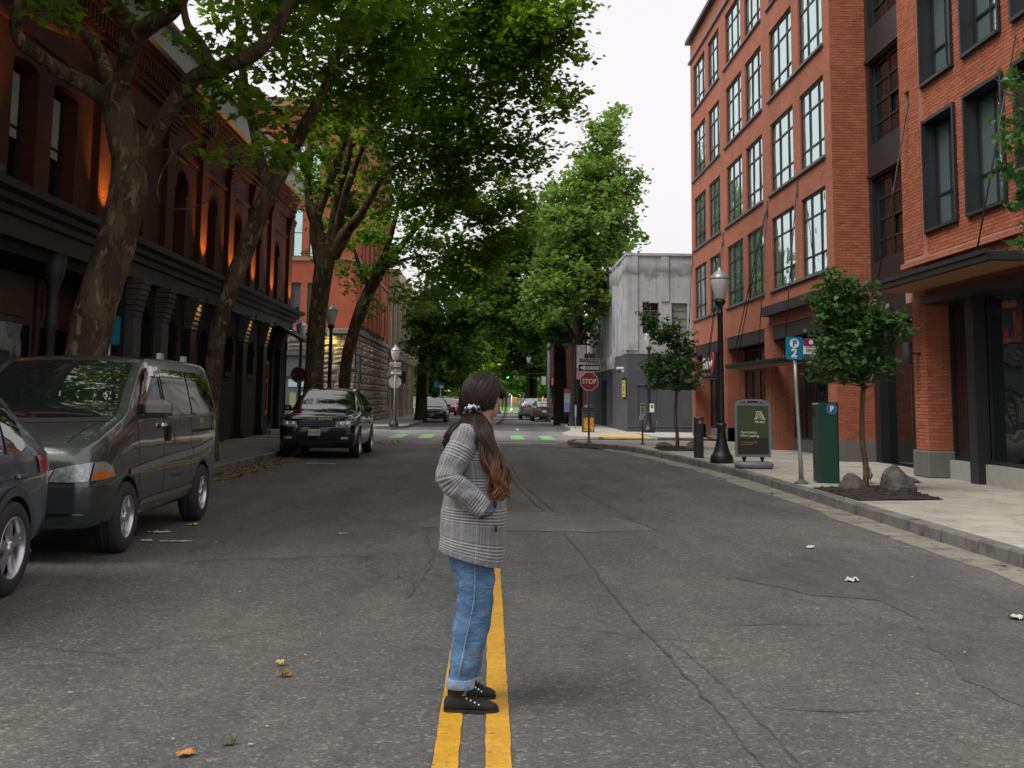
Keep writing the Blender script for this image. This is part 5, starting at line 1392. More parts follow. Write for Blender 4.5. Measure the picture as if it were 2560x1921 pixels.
class Car:
    def __init__(s, name, label, cat, loc, rz, stations, paint, wheels, wr, ww, group=None, sub_y=4, sub_s=3, dark=None, zm=None):
        s.root = thing(name, label, cat, loc, rz, group); s.zm = zm or (lambda z: z)
        stations = [(y, [(x, s.zm(z)) for x, z in sc]) for y, sc in stations]
        V, F = car_body(stations, sub_y, sub_s)
        me = bpy.data.meshes.new('body'); me.from_pydata(V, [], F)
        me.polygons.foreach_set('use_smooth', [True] * len(me.polygons)); me.update()
        me.materials.append(paint); me.materials.append(dark)
        s.bvh = BVHTree.FromPolygons([Vector(v) for v in V], F)
        s.body = link('body', me, None, s.root)
        # wheel wells
        cut = MB()
        for (x, y) in wheels:
            sg = 1 if x > 0 else -1
            cut.lathe([(wr * 1.13, -.17), (wr * 1.13, .35)] if sg > 0 else [(wr * 1.13, -.35), (wr * 1.13, .17)], 28, (x, y, wr * 1.02), 'x', False)
        cm_ = cut.mesh('cut'); cm_.materials.append(paint); cm_.materials.append(dark)
        for p in cm_.polygons: p.material_index = 1
        co = bpy.data.objects.new('cut', cm_); COL.objects.link(co)
        tmp = bpy.data.objects.new('tmp', me); COL.objects.link(tmp)
        md = tmp.modifiers.new('b', 'BOOLEAN'); md.operation = 'DIFFERENCE'; md.object = co; md.solver = 'EXACT'
        dg = bpy.context.evaluated_depsgraph_get(); dg.update()
        nm = bpy.data.meshes.new_from_object(tmp.evaluated_get(dg))
        bpy.data.objects.remove(tmp); bpy.data.objects.remove(co)
        if len(nm.polygons) > 50:
            nm.name = 'body'; s.body.data = nm
    def cast(s, o, d):
        h = s.bvh.ray_cast(Vector(o), Vector(d).normalized()); return h
    def patch(s, name, quad, mat, d, off=.006, nu=10, nv=8, parent=None, smooth=True, bow=0., thick=0.):
        """quad: 4 corner points a,b,c,d (any side curves: lists) projected along d on the body and lifted by off"""
        d = Vector(d).normalized()
        bot, top = [[(x, y, s.zm(z)) for x, y, z in q] for q in quad]
        bot = catmull(np.array(bot), 6) if len(bot) > 2 else np.array(bot); top = catmull(np.array(top), 6) if len(top) > 2 else np.array(top)
        def samp(c, t):
            x = t * (len(c) - 1); i = min(int(x), len(c) - 2); f = x - i; return Vector(c[i]) * (1 - f) + Vector(c[i + 1]) * f
        V = []
        for j in range(nv + 1):
            for i in range(nu + 1):
                u, v = i / nu, j / nv
                p = samp(bot, u) * (1 - v) + samp(top, u) * v
                h, n, _, _ = s.cast(p - d * 3, d)
                if h is None: q = p
                else:
                    if n.dot(d) > 0: n = -n
                    q = h + (n * .5 - d * .5) * off
                V.append(q)
        F = [(j * (nu + 1) + i, j * (nu + 1) + i + 1, (j + 1) * (nu + 1) + i + 1, (j + 1) * (nu + 1) + i) for j in range(nv) for i in range(nu)]
        mb = MB().add(V, F, smooth)
        return mb.build(name, mat, parent or s.root)
    def sides(s, name, quad, mat, off=.006, nu=10, nv=8, thick=None, both=True):
        """quad given in (y,z) for the +x side; mirrored on the other side"""
        r_ = []
        for sg in ((1, -1) if both else (both_side,)):
            b = [(sg * 1.5, y, z) for y, z in quad[0]]; t = [(sg * 1.5, y, z) for y, z in quad[1]]
            r_.append(s.patch(name, (b, t), mat, (-sg, 0, 0), off, nu, nv))
        return r_
    def stripe(s, name, pts, w, mat, off=.004, side=1, n=None):
        """thin strip along (y,z) polyline on one side"""
        P = catmull(np.array(pts), 5) if len(pts) > 2 else np.array([np.array(pts[0]) * (1 - t) + np.array(pts[1]) * t for t in np.linspace(0, 1, 8)])
        V = []
        for i, p in enumerate(P):
            a = P[max(i - 1, 0)]; b = P[min(i + 1, len(P) - 1)]; t = (b - a) / (np.linalg.norm(b - a) + 1e-9); nn = np.array([-t[1], t[0]])
            for k in (-.5, .5):
                y, z = p + nn * w * k; z = s.zm(z)
                h, nrm, _, _ = s.cast((side * 3, y, z), (-side, 0, 0))
                q = Vector((side * .9, y, z)) if h is None else h + Vector((side * off, 0, 0))
                V.append(q)
        F = [(2 * i, 2 * i + 1, 2 * i + 3, 2 * i + 2) for i in range(len(P) - 1)]
        return MB().add(V, F, True).build(name, mat, s.root)

tyre_m = M('tyre_rubber', (.022, .022, .023), .8, var=.2, bmp=.2, obj=True)
alloy = M('alloy_wheel', (.55, .55, .57), .28, .9, .1, obj=True)
wheel_dark = M('wheel_dark', (.02, .02, .022), .7)
chrome = M('chrome', (.72, .72, .74), .12, 1., .05)
gl_car = MGlass('car_glass', (.008, .010, .011), 2.6, .01)
gl_priv = MGlass('privacy_glass', (.006, .006, .007), 3.4, .01, .0, (1, .97, .88))
lampglass = M('headlamp_glass', (.34, .36, .37), .1, .55, .5, 26, bmp=.25, bscale=60, coat=1., obj=True)
orange_l = M('amber_lens', (.55, .13, .015), .15, 0, .1, coat=1.)
red_l = M('red_lens', (.35, .01, .015), .12, 0, .1, coat=1.)
seam_m = M('panel_gap', (.008, .008, .009), .8)
under_m = M('underbody_black', (.012, .012, .013), .85)
plate_m = M('licence_plate', (.55, .55, .5), .5)
ink = M('plate_ink', (.04, .05, .12), .6)
def car_paint(name, col, metal=.6, rough=.32):
    m, t, b = _nt(name)
    b.inputs['Base Color'].default_value = c4(col); b.inputs['Metallic'].default_value = metal; b.inputs['Roughness'].default_value = rough
    b.inputs['Coat Weight'].default_value = 1; b.inputs['Coat Roughness'].default_value = .02
    co = _coord(t, True)
    d = noise(t, co, 2.5, 5, .6)
    r_ = ramp(t, d, [(.3, (rough * .85,) * 3), (.75, (rough * 1.25,) * 3)]); t.links.new(r_, b.inputs['Roughness'])
    return m
def wheel(car, x, y, R_, w, rim_r, spokes, style, steer=0.):
    """axis along x; outer face towards sign(x)"""
    sg = 1 if x > 0 else -1
    e = bpy.data.objects.new('wheel', None)
    # tyre as the wheel part, rim as sub-part
    prof = [(rim_r, -w / 2), (rim_r + .02, -w / 2 - .008), (R_ * .9, -w / 2 - .004), (R_ * .975, -w / 2 + .018), (R_, -w / 2 + .045), (R_, w / 2 - .045), (R_ * .975, w / 2 - .018), (R_ * .9, w / 2 + .004), (rim_r + .02, w / 2 + .008), (rim_r, w / 2)]
    bpy.data.objects.remove(e)
    mb = MB(); mb.lathe(prof, 40, (0, 0, 0), 'x', True, False)
    mb.lathe([(R_ - .006, -w * .26), (R_ + .002, -w * .24), (R_ + .002, -w * .1), (R_ - .006, -w * .08)], 40, (0, 0, 0), 'x', True, False)
    mb.lathe([(R_ - .006, w * .08), (R_ + .002, w * .1), (R_ + .002, w * .24), (R_ - .006, w * .26)], 40, (0, 0, 0), 'x', True, False)
    o = mb.build('wheel', tyre_m, car.root); o.location = (x, y, R_); o.rotation_euler = (0, 0, (0 if sg > 0 else math.pi) + steer)
    mb = MB(); mb.lathe([(0, w * .1), (rim_r * .98, w * .1)], 32, (0, 0, 0), 'x', False, False); mb.lathe([(rim_r * .99, -w / 2), (rim_r * .94, -w * .3), (rim_r * .94, w * .1)], 32, (0, 0, 0), 'x', True, False); mb.build('brake_disc', wheel_dark, o)
    mb = MB(); mb.lathe([(rim_r * .90, w * .2), (rim_r * .93, w / 2 - .01), (rim_r * .97, w / 2 + .004), (rim_r * 1.015, w / 2 + .002), (rim_r * 1.01, w / 2 - .02)], 40, (0, 0, 0), 'x', True, False)
    hub = rim_r * .26
    mb.lathe([(0, w * .5), (hub * .55, w * .5), (hub, w * .42), (hub * 1.05, w * .2)], 20, (0, 0, 0), 'x', True, False)
    for k in range(spokes):
        a = 2 * math.pi * k / spokes + .3
        for da in ((-.13, .13) if style == 'double' else (0,)):
            wd = (.045 if style == 'double' else (.34 * rim_r if style == 'wide' else .11 * rim_r * 2))
            ca, sa = math.cos(a + da), math.sin(a + da)
            er = Vector((0, ca, sa)); et = Vector((0, -sa, ca))
            p0 = er * hub * .7; p1 = er * rim_r * .95
            w0, w1 = wd * (.8 if style != 'wide' else .62), wd * (.62 if style != 'wide' else .95)
            z0, z1 = w * .43, w * .37
            v = [p0 - et * w0 / 2 + Vector((z0, 0, 0)), p0 + et * w0 / 2 + Vector((z0, 0, 0)), p1 + et * w1 / 2 + Vector((z1, 0, 0)), p1 - et * w1 / 2 + Vector((z1, 0, 0))]
            v += [q - Vector((.03, 0, 0)) + (et * (.006 if i in (1, 2) else -.006)) for i, q in enumerate(v)]
            mb.add(v, [(0, 1, 2, 3), (0, 1, 5, 4), (1, 2, 6, 5), (3, 0, 4, 7), (2, 3, 7, 6)])
    for k in range(5):
        a = 2 * math.pi * k / 5; mb.lathe([(.012, w * .40), (.012, w * .46)], 6, (0, math.cos(a) * hub * .7, math.sin(a) * hub * .7), 'x')
    mb.build('rim', alloy, o)
    return o
def plate(car, text, loc, yface, mat=plate_m, w=.31, h_=.16, tint=ink):
    mb = MB(); mb.box(loc[0] - w / 2, loc[0] + w / 2, loc[1] - .008, loc[1] + .008, loc[2] - h_ / 2, loc[2] + h_ / 2, .01); p = mb.build('licence_plate', mat, car.root)
    if text:
        ex = (1, 0, 0) if yface < 0 else (-1, 0, 0)
        put_text(text, h_ * .52, tint, p, (loc[0], loc[1] + yface * .012, loc[2] - .005), ex, (0, 0, 1), width=w * .8)

# --- grey people carrier (front towards -y) ---------------------------------
def sec(zb, zs, w, zt, wt, belt, wb, zc=None, rb=.06):
    """half section: bottom z, sill z, body half width, roof edge z, roof half width, belt z, belt half width"""
    zc = zc if zc is not None else zt + .03
    return [(0, zb), (w * .6, zb), (w - .10, zb + .01), (w - .015, zs), (w, (zs + belt) * .5), (wb, belt), ((wb * .55 + wt * .45) + .012, belt + (zt - belt) * .5), (wt, zt - rb), (wt - .05, zt - .005), (wt * .62, zc - .006), (0, zc)]
van_paint = car_paint('van_paint', (.088, .094, .094), .6, .24)
vst = [
    (-.90, [(0, .34), (.45, .34), (.66, .36), (.70, .42), (.72, .50), (.72, .56), (.70, .62), (.66, .68), (.60, .72), (.40, .73), (0, .735)]),
    (-.84, [(0, .30), (.50, .30), (.74, .32), (.80, .42), (.81, .54), (.81, .64), (.79, .74), (.75, .82), (.68, .865), (.42, .885), (0, .89)]),
    (-.60, [(0, .28), (.50, .28), (.80, .30), (.875, .42), (.885, .56), (.885, .70), (.87, .84), (.83, .94), (.76, .985), (.45, 1.01), (0, 1.02)]),
    (-.22, [(0, .27), (.50, .27), (.80, .29), (.885, .42), (.90, .60), (.90, .78), (.89, .95), (.85, 1.06), (.79, 1.10), (.48, 1.125), (0, 1.135)]),
    (.08, [(0, .27), (.50, .27), (.80, .29), (.89, .42), (.90, .65), (.90, .90), (.885, 1.05), (.85, 1.17), (.80, 1.22), (.50, 1.245), (0, 1.255)]),
    (.42, [(0, .27), (.50, .27), (.80, .29), (.89, .42), (.90, .70), (.895, 1.02), (.86, 1.27), (.80, 1.50), (.75, 1.55), (.48, 1.575), (0, 1.585)]),
    (.78, [(0, .27), (.50, .27), (.80, .29), (.89, .42), (.90, .70), (.892, 1.06), (.84, 1.44), (.755, 1.78), (.70, 1.83), (.46, 1.86), (0, 1.87)]),
    (1.10, [(0, .27), (.50, .27), (.80, .29), (.89, .42), (.90, .70), (.892, 1.08), (.83, 1.48), (.74, 1.865), (.68, 1.915), (.44, 1.945), (0, 1.955)]),
    (1.9, [(0, .27), (.50, .27), (.80, .29), (.89, .42), (.90, .70), (.892, 1.08), (.83, 1.48), (.735, 1.885), (.67, 1.935), (.44, 1.965), (0, 1.975)]),
    (3.0, [(0, .28), (.50, .28), (.80, .30), (.89, .42), (.90, .70), (.892, 1.08), (.83, 1.48), (.735, 1.87), (.67, 1.92), (.44, 1.95), (0, 1.96)]),
    (3.55, [(0, .32), (.50, .32), (.78, .34), (.87, .44), (.885, .70), (.88, 1.08), (.815, 1.47), (.72, 1.82), (.65, 1.88), (.42, 1.905), (0, 1.915)]),
    (3.74, [(0, .38), (.48, .38), (.74, .40), (.82, .50), (.84, .72), (.83, 1.06), (.76, 1.42), (.66, 1.72), (.60, 1.78), (.40, 1.80), (0, 1.81)])]
VZ = lambda z: float(np.interp(z, [0, .3, .45, .72, .9, 1.15, 1.5, 1.77, 1.98], [0, .31, .49, .80, 1.05, 1.32, 1.60, 1.83, 1.99]))
VW = [(.80, 0), (-.80, 0), (.80, 2.93), (-.80, 2.93)]
van = Car('grey_van', 'dark grey people carrier van parked at the left kerb with alloy wheels', 'van', (-4.50, 11.33, 0), 0, vst, van_paint, VW, .345, .215, sub_y=5, sub_s=4, dark=under_m, zm=VZ)
for x, y in VW: wheel(van, x * 1.005, y, .345, .22, .205, 6, 'wide')
# glass
van.patch('windscreen', ([(-.74, 0, 1.16), (-.4, 0, 1.145), (0, 0, 1.14), (.4, 0, 1.145), (.74, 0, 1.16)], [(-.655, 0, 1.83), (-.35, 0, 1.865), (0, 0, 1.872), (.35, 0, 1.865), (.655, 0, 1.83)]), gl_car, (0, 1, -.0), .012, 18, 14)
van.patch('cowl', ([(-.74, 0, 1.115), (0, 0, 1.10), (.74, 0, 1.115)], [(-.745, 0, 1.158), (0, 0, 1.137), (.745, 0, 1.158)]), under_m, (0, 1, -.0), .009, 14, 2)
van.sides('door_glass', ([(.30, 1.19), (.7, 1.17), (1.13, 1.16)], [(.66, 1.66), (.86, 1.76), (1.10, 1.765)]), gl_car, .008, 10, 8)
van.sides('slide_glass', ([(1.28, 1.16), (1.8, 1.155), (2.30, 1.15)], [(1.28, 1.765), (1.8, 1.77), (2.22, 1.765)]), gl_priv, .008, 10, 8)
van.sides('rear_glass', ([(2.38, 1.15), (2.9, 1.15), (3.50, 1.17)], [(2.33, 1.765), (2.9, 1.76), (3.32, 1.73)]), gl_priv, .008, 10, 8)
visor = M('smoked_visor', (.02, .012, .014), .08, 0, .1, coat=1.)
van.sides('rain_visor', ([(.58, 1.50), (.80, 1.66), (1.17, 1.665)], [(.66, 1.69), (.86, 1.795), (1.15, 1.80)]), visor, .035, 10, 4)
for sd in (1, -1):
    van.stripe('window_bar', [(1.205, 1.17), (1.2, 1.5), (1.19, 1.79)], .035, seam_m, .006, sd)
    van.stripe('window_trim', [(1.22, 1.135), (2.3, 1.13), (3.5, 1.145)], .022, chrome, .008, sd)
    van.stripe('panel_gap', [(1.23, .46), (1.235, .8), (1.235, 1.13)], .012, seam_m, .003, sd)
    van.stripe('panel_gap', [(.26, 1.15), (.30, .95), (.36, .75), (.40, .47)], .010, seam_m, .003, sd)
    van.stripe('panel_gap', [(2.33, 1.12), (2.34, .8), (2.40, .55)], .008, seam_m, .003, sd)
    van.stripe('slide_rail', [(2.38, .965), (2.95, .965), (3.45, .975)], .03, seam_m, .004, sd)
    van.stripe('rub_strip', [(.05, .70), (1.2, .745), (2.4, .775)], .055, M('silver_strip', (.42, .44, .46), .25, .8), .012, sd)
    van.stripe('rub_strip', [(2.42, .776), (2.9, .80), (3.5, .85)], .055, M('silver_strip', (.42, .44, .46), .25, .8), .012, sd)
    van.stripe('sill_trim', [(.45, .41), (1.2, .42), (2.45, .43)], .045, chrome, .010, sd)
    mb = MB(); mb.box(sd * .895, sd * .945, 1.0, 1.16, 1.19, 1.25, .02); mb.build('door_handle', chrome, van.root)
    mb = MB(); mb.box(sd * .895, sd * .935, 1.30, 1.37, 1.04, 1.22, .015); mb.build('door_handle', under_m, van.root)
    # door mirror
    mb = MB(); mb.box(sd * .87, sd * 1.17, .40, .56, 1.31, 1.50, .055); mb.tube([(sd * .80, .5, 1.33), (sd * .95, .5, 1.36)], .05, 8)
    mi = mb.build('mirror', M('van_mirror', (.15, .145, .135), .35, .5), van.root)
    mb = MB(); mb.box(sd * .89, sd * 1.15, .562, .566, 1.33, 1.48); mb.build('mirror_glass', chrome, mi)
    # head lamp and indicator wrap round the corner
    def wrap(name, pts_b, pts_t, mat, off, nu=10, nv=5):
        d = Vector((-sd * .55, .83, 0)); return van.patch(name, ([(sd * x, y, z) for x, y, z in pts_b], [(sd * x, y, z) for x, y, z in pts_t]), mat, d, off, nu, nv)
    wrap('headlamp', [(.42, -.85, .672), (.6, -.84, .668), (.77, -.8, .676)], [(.46, -.8, .765), (.62, -.78, .79), (.78, -.72, .805)], lampglass, .016)
    wrap('indicator', [(.785, -.78, .676), (.85, -.66, .68), (.90, -.40, .695)], [(.79, -.71, .802), (.845, -.60, .805), (.88, -.46, .77)], M('clear_lens', (.35, .33, .30), .1, .3, coat=1.), .016)
    wrap('amber_lens', [(.80, -.76, .684), (.85, -.66, .684), (.89, -.46, .698)], [(.80, -.74, .735), (.85, -.62, .742), (.885, -.47, .738)], orange_l, .024)
    wrap('lamp_bezel', [(.37, -.86, .66), (.39, -.86, .66), (.41, -.86, .665)], [(.41, -.82, .75), (.43, -.82, .755), (.445, -.81, .76)], M('bezel', (.6, .55, .42), .3, .6), .016, 3, 4)
# bumper, grille, bonnet seam, wipers
bump_m = car_paint('bumper_paint', (.02, .026, .028), .3, .38)
van.patch('bumper', ([(-.79, -.3, .36), (-.6, -.9, .355), (0, -1, .35), (.6, -.9, .355), (.79, -.3, .36)], [(-.79, -.3, .62), (-.6, -.9, .63), (0, -1, .64), (.6, -.9, .63), (.79, -.3, .62)]), bump_m, (0, 1, 0), .05, 26, 8)
van.sides('bumper_side', ([(-.72, .36), (-.55, .35), (-.41, .34)], [(-.72, .63), (-.55, .62), (-.40, .60)]), bump_m, .03, 8, 6)
for sd in (1, -1): van.patch('bumper_corner', ([(sd * .70, -.95, .36), (sd * .84, -.8, .36), (sd * .93, -.55, .355)], [(sd * .70, -.95, .632), (sd * .84, -.8, .63), (sd * .93, -.55, .625)]), bump_m, (-sd * .75, .66, 0), .045, 12, 6)
van.patch('bumper_line', ([(-.78, -.6, .415), (0, -1, .405), (.78, -.6, .415)], [(-.78, -.6, .43), (0, -1, .42), (.78, -.6, .43)]), chrome, (0, 1, 0), .056, 20, 1)
van.patch('grille', ([(-.36, -.9, .645), (0, -.9, .64), (.36, -.9, .645)], [(-.39, -.9, .745), (0, -.9, .75), (.39, -.9, .745)]), seam_m, (0, 1, 0), .03, 10, 3)
van.patch('grille_trim', ([(-.40, -.9, .752), (0, -.9, .757), (.40, -.9, .752)], [(-.40, -.9, .775), (0, -.9, .78), (.40, -.9, .775)]), chrome, (0, 1, 0), .035, 10, 1)
van.patch('grille_trim', ([(-.38, -.9, .625), (0, -.9, .62), (.38, -.9, .625)], [(-.38, -.9, .645), (0, -.9, .64), (.38, -.9, .645)]), chrome, (0, 1, 0), .045, 10, 1)
for sd in (1, -1):
    P = [van.cast((sd * x, -3, 3 - 0) , (0, 0, -1)) for x in (0,)]
    pts = []
    for t in np.linspace(0, 1, 14):
        y = -.74 + t * .86; x = sd * (.56 + .17 * t)
        h = van.cast((x, y, 3), (0, 0, -1))[0]
        if h: pts.append(h + Vector((0, 0, .002)))
    mb = MB(); mb.tube(pts, .006, 5); mb.build('bonnet_seam', seam_m, van.root)
for a, b in (((.55, 1.17), (-.08, 1.19)), ((-.1, 1.165), (-.68, 1.19))):
    P = []
    for t in np.linspace(0, 1, 10):
        x = a[0] + (b[0] - a[0]) * t; z = a[1] + (b[1] - a[1]) * t + .015 * math.sin(t * 3.1)
        h = van.cast((x, -3, VZ(z)), (0, 1, 0))[0]; P.append(h + Vector((0, -.035, 0)))
    mb = MB(); mb.tube(P, .010, 5); mb.build('wiper', under_m, van.root)
for y in (1.75, 2.75):
    mb = MB(); mb.box(.60, .66, y, y + .12, 1.94, 2.03, .01); mb.build('roof_rack_foot', M('rack_grey', (.3, .3, .3), .5), van.root)
for y_ in (3.25, .41):
    mb = MB(); mb.box(.70, .89, y_ - .01, y_ + .01, .11, .42); mb.build('mud_flap', under_m, van.root)
put_text('GRANVIA', .10, M('badge', (.16, .16, .17), .4, .6), van.root, (.912, 1.78, .66), (0, 1, 0), (0, 0, 1), name='lettering', extrude=.003)
# --- other cars --------------------------------------------------------------
def suv_st(L0, WB_, RO, W, H_, hood, ws0, ws1, rear1, belt=None, tail=1.0, gc=.26):
    """front axle at y=0; front -L0, rear axle WB_, rear end WB_+RO; ws0/ws1 screen foot and head"""
    w = W / 2; belt = belt or hood + .02; R1 = WB_ + RO
    return [(-L0, sec(.46, .5, w * .76, hood - .20, w * .68, hood - .27, w * .75, rb=.03)),
            (-L0 + .06, sec(gc + .05, .42, w * .91, hood - .10, w * .80, hood - .20, w * .90, rb=.04)),
            (-L0 + .34, sec(gc, .42, w * .98, hood - .03, w * .84, hood - .14, w * .97, rb=.05)),
            (.25, sec(gc, .42, w, hood + .03, w * .86, hood - .06, w * .985, rb=.05)),
            (ws0, sec(gc, .42, w, hood + .10, w * .84, belt - .02, w * .97, rb=.05)),
            ((ws0 + ws1) / 2, sec(gc, .42, w, (hood + H_) / 2 + .08, w * .76, belt, w * .965, rb=.06)),
            (ws1, sec(gc, .42, w, H_ - .05, w * .70, belt + .01, w * .96, H_ - .015)),
            ((ws1 + rear1) / 2, sec(gc, .42, w, H_ - .02, w * .70, belt + .02, w * .96, H_)),
            (rear1, sec(gc + .02, .44, w * .99, H_ - .07, w * .67, belt + .03, w * .955, H_ - .04)),
            (R1 - .18, sec(gc + .08, .46, w * .95, (H_ - .3) * tail + (1 - tail) * (belt + .1), w * .66, belt + .02, w * .91)),
            (R1 - .03, sec(gc + .14, .5, w * .87, belt + .08, w * .66, belt - .08, w * .85)),
            (R1, sec(gc + .2, .52, w * .78, belt - .04, w * .62, belt - .16, w * .76))]
def dress(c, W, hood, H_, ws0, ws1, rear1, R1, L0, belt, glass=gl_car, wins=((.9, 1.9), (1.98, 2.9)), rearglass=True):
    w = W / 2
    c.patch('windscreen', ([(-w * .80, 0, hood + .12), (0, 0, hood + .09), (w * .80, 0, hood + .12)], [(-w * .64, 0, H_ - .10), (0, 0, H_ - .055), (w * .64, 0, H_ - .10)]), glass, (0, 1, 0), .012, 14, 8)
    for a, b in wins:
        sl = .30 if a < ws1 else 0
        c.sides('side_glass', ([(a, belt + .04), (b, belt + .05)], [(a + sl + .08, H_ - .17), (b - .02, H_ - .17)]), glass, .01, 8, 6)
    if rearglass: c.patch('rear_screen', ([(-w * .62, 0, belt + .10), (w * .62, 0, belt + .10)], [(-w * .55, 0, H_ - .16), (w * .55, 0, H_ - .16)]), glass, (0, -1, 0), .015, 10, 6)
    for sd in (1, -1):
        mb = MB(); mb.box(sd * (w - .02), sd * (w + .19), ws0 + .38, ws0 + .52, belt + .03, belt + .19, .045); mb.build('mirror', c.paint, c.root)
        mid = wins[0][1] + .03
        c.stripe('panel_gap', [(mid, .48), (mid + .02, belt)], .010, seam_m, .003, sd)
        c.stripe('panel_gap', [(ws0 + .18, belt), (ws0 + .15, .75), (ws0 + .25, .48)], .010, seam_m, .003, sd)
        for a, b in wins:
            mb = MB(); mb.box(sd * (w - .015), sd * (w + .025), b - .24, b - .06, belt - .16, belt - .12, .012); mb.build('door_handle', c.paint, c.root)
def make_car(name, label, loc, rz, W, H_, L0, WB_, RO, hood, ws0, ws1, rear1, paint, wr, rim, spokes, style, wins, tail=1., group=None, belt=None, cat='car'):
    st = suv_st(L0, WB_, RO, W, H_, hood, ws0, ws1, rear1, belt, tail)
    tx = W / 2 - .11
    WH = [(tx, 0), (-tx, 0), (tx, WB_), (-tx, WB_)]
    c = Car(name, label, cat, loc, rz, st, paint, WH, wr, .24, group, 4, 3, under_m); c.paint = paint
    for x, y in WH: wheel(c, x, y, wr, .235, rim, spokes, style)
    dress(c, W, hood, H_, ws0, ws1, rear1, WB_ + RO, L0, belt or hood + .02, gl_car, wins)
    return c
blackp = car_paint('black_paint', (.006, .006, .007), .2, .2)
rr = make_car('black_suv', 'glossy black SUV parked nose first at the left kerb with a front plate', (-4.36, 29.3, 0), 0, 1.99, 1.79, .86, 2.92, .98, 1.12, .62, 1.42, 3.2, blackp, .385, .27, 5, 'double', ((.86, 1.82), (1.9, 2.75), (2.83, 3.35)))
for sd in (1, -1):
    d = Vector((-sd * .35, .93, 0))
    rr.patch('headlamp', ([(sd * .50, -.9, .80), (sd * .72, -.85, .81), (sd * .93, -.6, .86)], [(sd * .52, -.9, .93), (sd * .74, -.85, .95), (sd * .93, -.6, .98)]), lampglass, d, .016, 10, 4)
    for k in (0, 1): 
        h = rr.cast((sd * (.60 + .16 * k), -3, .87), (0, 1, 0))[0]
        mb = MB(); mb.lathe([(.0, -.01), (.05, -.012), (.06, .01)], 14, (h.x, h.y - .02, h.z), 'y', True, False); mb.build('lamp_lens', M('lens_bright', (.8, .82, .85), .1, .6, coat=1.), rr.root)
    rr.patch('fog_lamp', ([(sd * .62, -.9, .50), (sd * .80, -.9, .50)], [(sd * .62, -.9, .555), (sd * .80, -.9, .555)]), lampglass, (0, 1, 0), .02, 6, 2)
    rr.patch('bumper_intake', ([(sd * .50, -.9, .43), (sd * .86, -.9, .43)], [(sd * .50, -.9, .60), (sd * .86, -.9, .60)]), seam_m, (0, 1, 0), .012, 8, 4)
rr.patch('grille', ([(-.46, -.9, .80), (0, -.9, .79), (.46, -.9, .80)], [(-.48, -.9, .94), (0, -.9, .945), (.48, -.9, .94)]), seam_m, (0, 1, 0), .014, 12, 4)
for z in (.83, .87, .91): rr.patch('grille_bar', ([(-.45, -.9, z), (.45, -.9, z)], [(-.45, -.9, z + .014), (.45, -.9, z + .014)]), M('grille_bar', (.16, .18, .22), .25, .9), (0, 1, 0), .024, 12, 1)
rr.patch('lower_intake', ([(-.46, -.9, .34), (.46, -.9, .34)], [(-.46, -.9, .46), (.46, -.9, .46)]), seam_m, (0, 1, 0), .012, 10, 3)
h = rr.cast((0, -3, .985), (0, 1, 0))[0]
for i, ch in enumerate('RANGE ROVER'):
    x = -.36 + i * .072; hh = rr.cast((x, -3, .985), (0, 1, 0))[0]
    if ch != ' ': put_text(ch, .062, chrome, rr.root, (x, hh.y - .012, hh.z + .004), (1, 0, 0), (0, .35, .94), extrude=.004, bold=.002)
pz = rr.cast((0, -3, .66), (0, 1, 0))[0]
plate(rr, 'BVM 4022', (-.05, pz.y - .03, .66), -1)
silverb = car_paint('blue_grey_paint', (.14, .175, .23), .7, .3)
nb = make_car('blue_grey_suv', 'blue grey SUV cut off by the left edge, its rear wheel showing', (-4.6, 6.13, 0), 0, 1.86, 1.66, .85, 2.70, .92, 1.02, .55, 1.35, 2.9, silverb, .36, .235, 5, 'double', ((.8, 1.65), (1.73, 2.5), (2.57, 2.95)))
for sd in (1, -1):
    nb.patch('tail_lamp', ([(sd * .72, 3.6, .92), (sd * .95, 3.3, .90)], [(sd * .70, 3.6, 1.06), (sd * .95, 3.3, 1.04)]), red_l, (-sd * .5, -.86, 0), .015, 8, 4)
    nb.stripe('arch_trim', [(2.7 + math.cos(a) * .43, .36 + math.sin(a) * .43) for a in np.linspace(-.2, math.pi + .2, 12)], .07, M('arch_plastic', (.05, .055, .06), .6), .012, sd)
teslap = car_paint('dark_blue_paint', (.015, .022, .045), .5, .25)
G2 = 'cars parked past the cross street'
te = make_car('dark_blue_hatchback', 'dark blue rounded car facing us past the cross street on the left', (-3.75, 73.5, 0), 0, 1.90, 1.60, .86, 2.85, .95, .93, .45, 1.45, 2.7, teslap, .345, .24, 5, 'wide', ((.85, 1.8), (1.88, 2.7)), .6, G2, .98)
for sd in (1, -1): te.patch('headlamp', ([(sd * .52, -.9, .66), (sd * .85, -.7, .72)], [(sd * .56, -.9, .74), (sd * .86, -.7, .80)]), lampglass, (-sd * .3, .95, 0), .015, 8, 3)
te.patch('bumper_trim', ([(-.7, -.9, .36), (.7, -.9, .36)], [(-.7, -.9, .40), (.7, -.9, .40)]), chrome, (0, 1, 0), .015, 8, 1)
plate(te, '', (0, te.cast((0, -3, .5), (0, 1, 0))[0].y - .02, .5), -1, M('blue_plate', (.25, .38, .6), .5))
redp = car_paint('red_paint', (.30, .02, .025), .3, .28)
make_car('red_car', 'small red saloon beyond the dark blue car, facing us', (-3.4, 112, 0), 0, 1.8, 1.48, .85, 2.7, .95, .90, .45, 1.3, 2.5, redp, .32, .21, 5, 'wide', ((.85, 1.7), (1.78, 2.5)), .35, G2, .95)
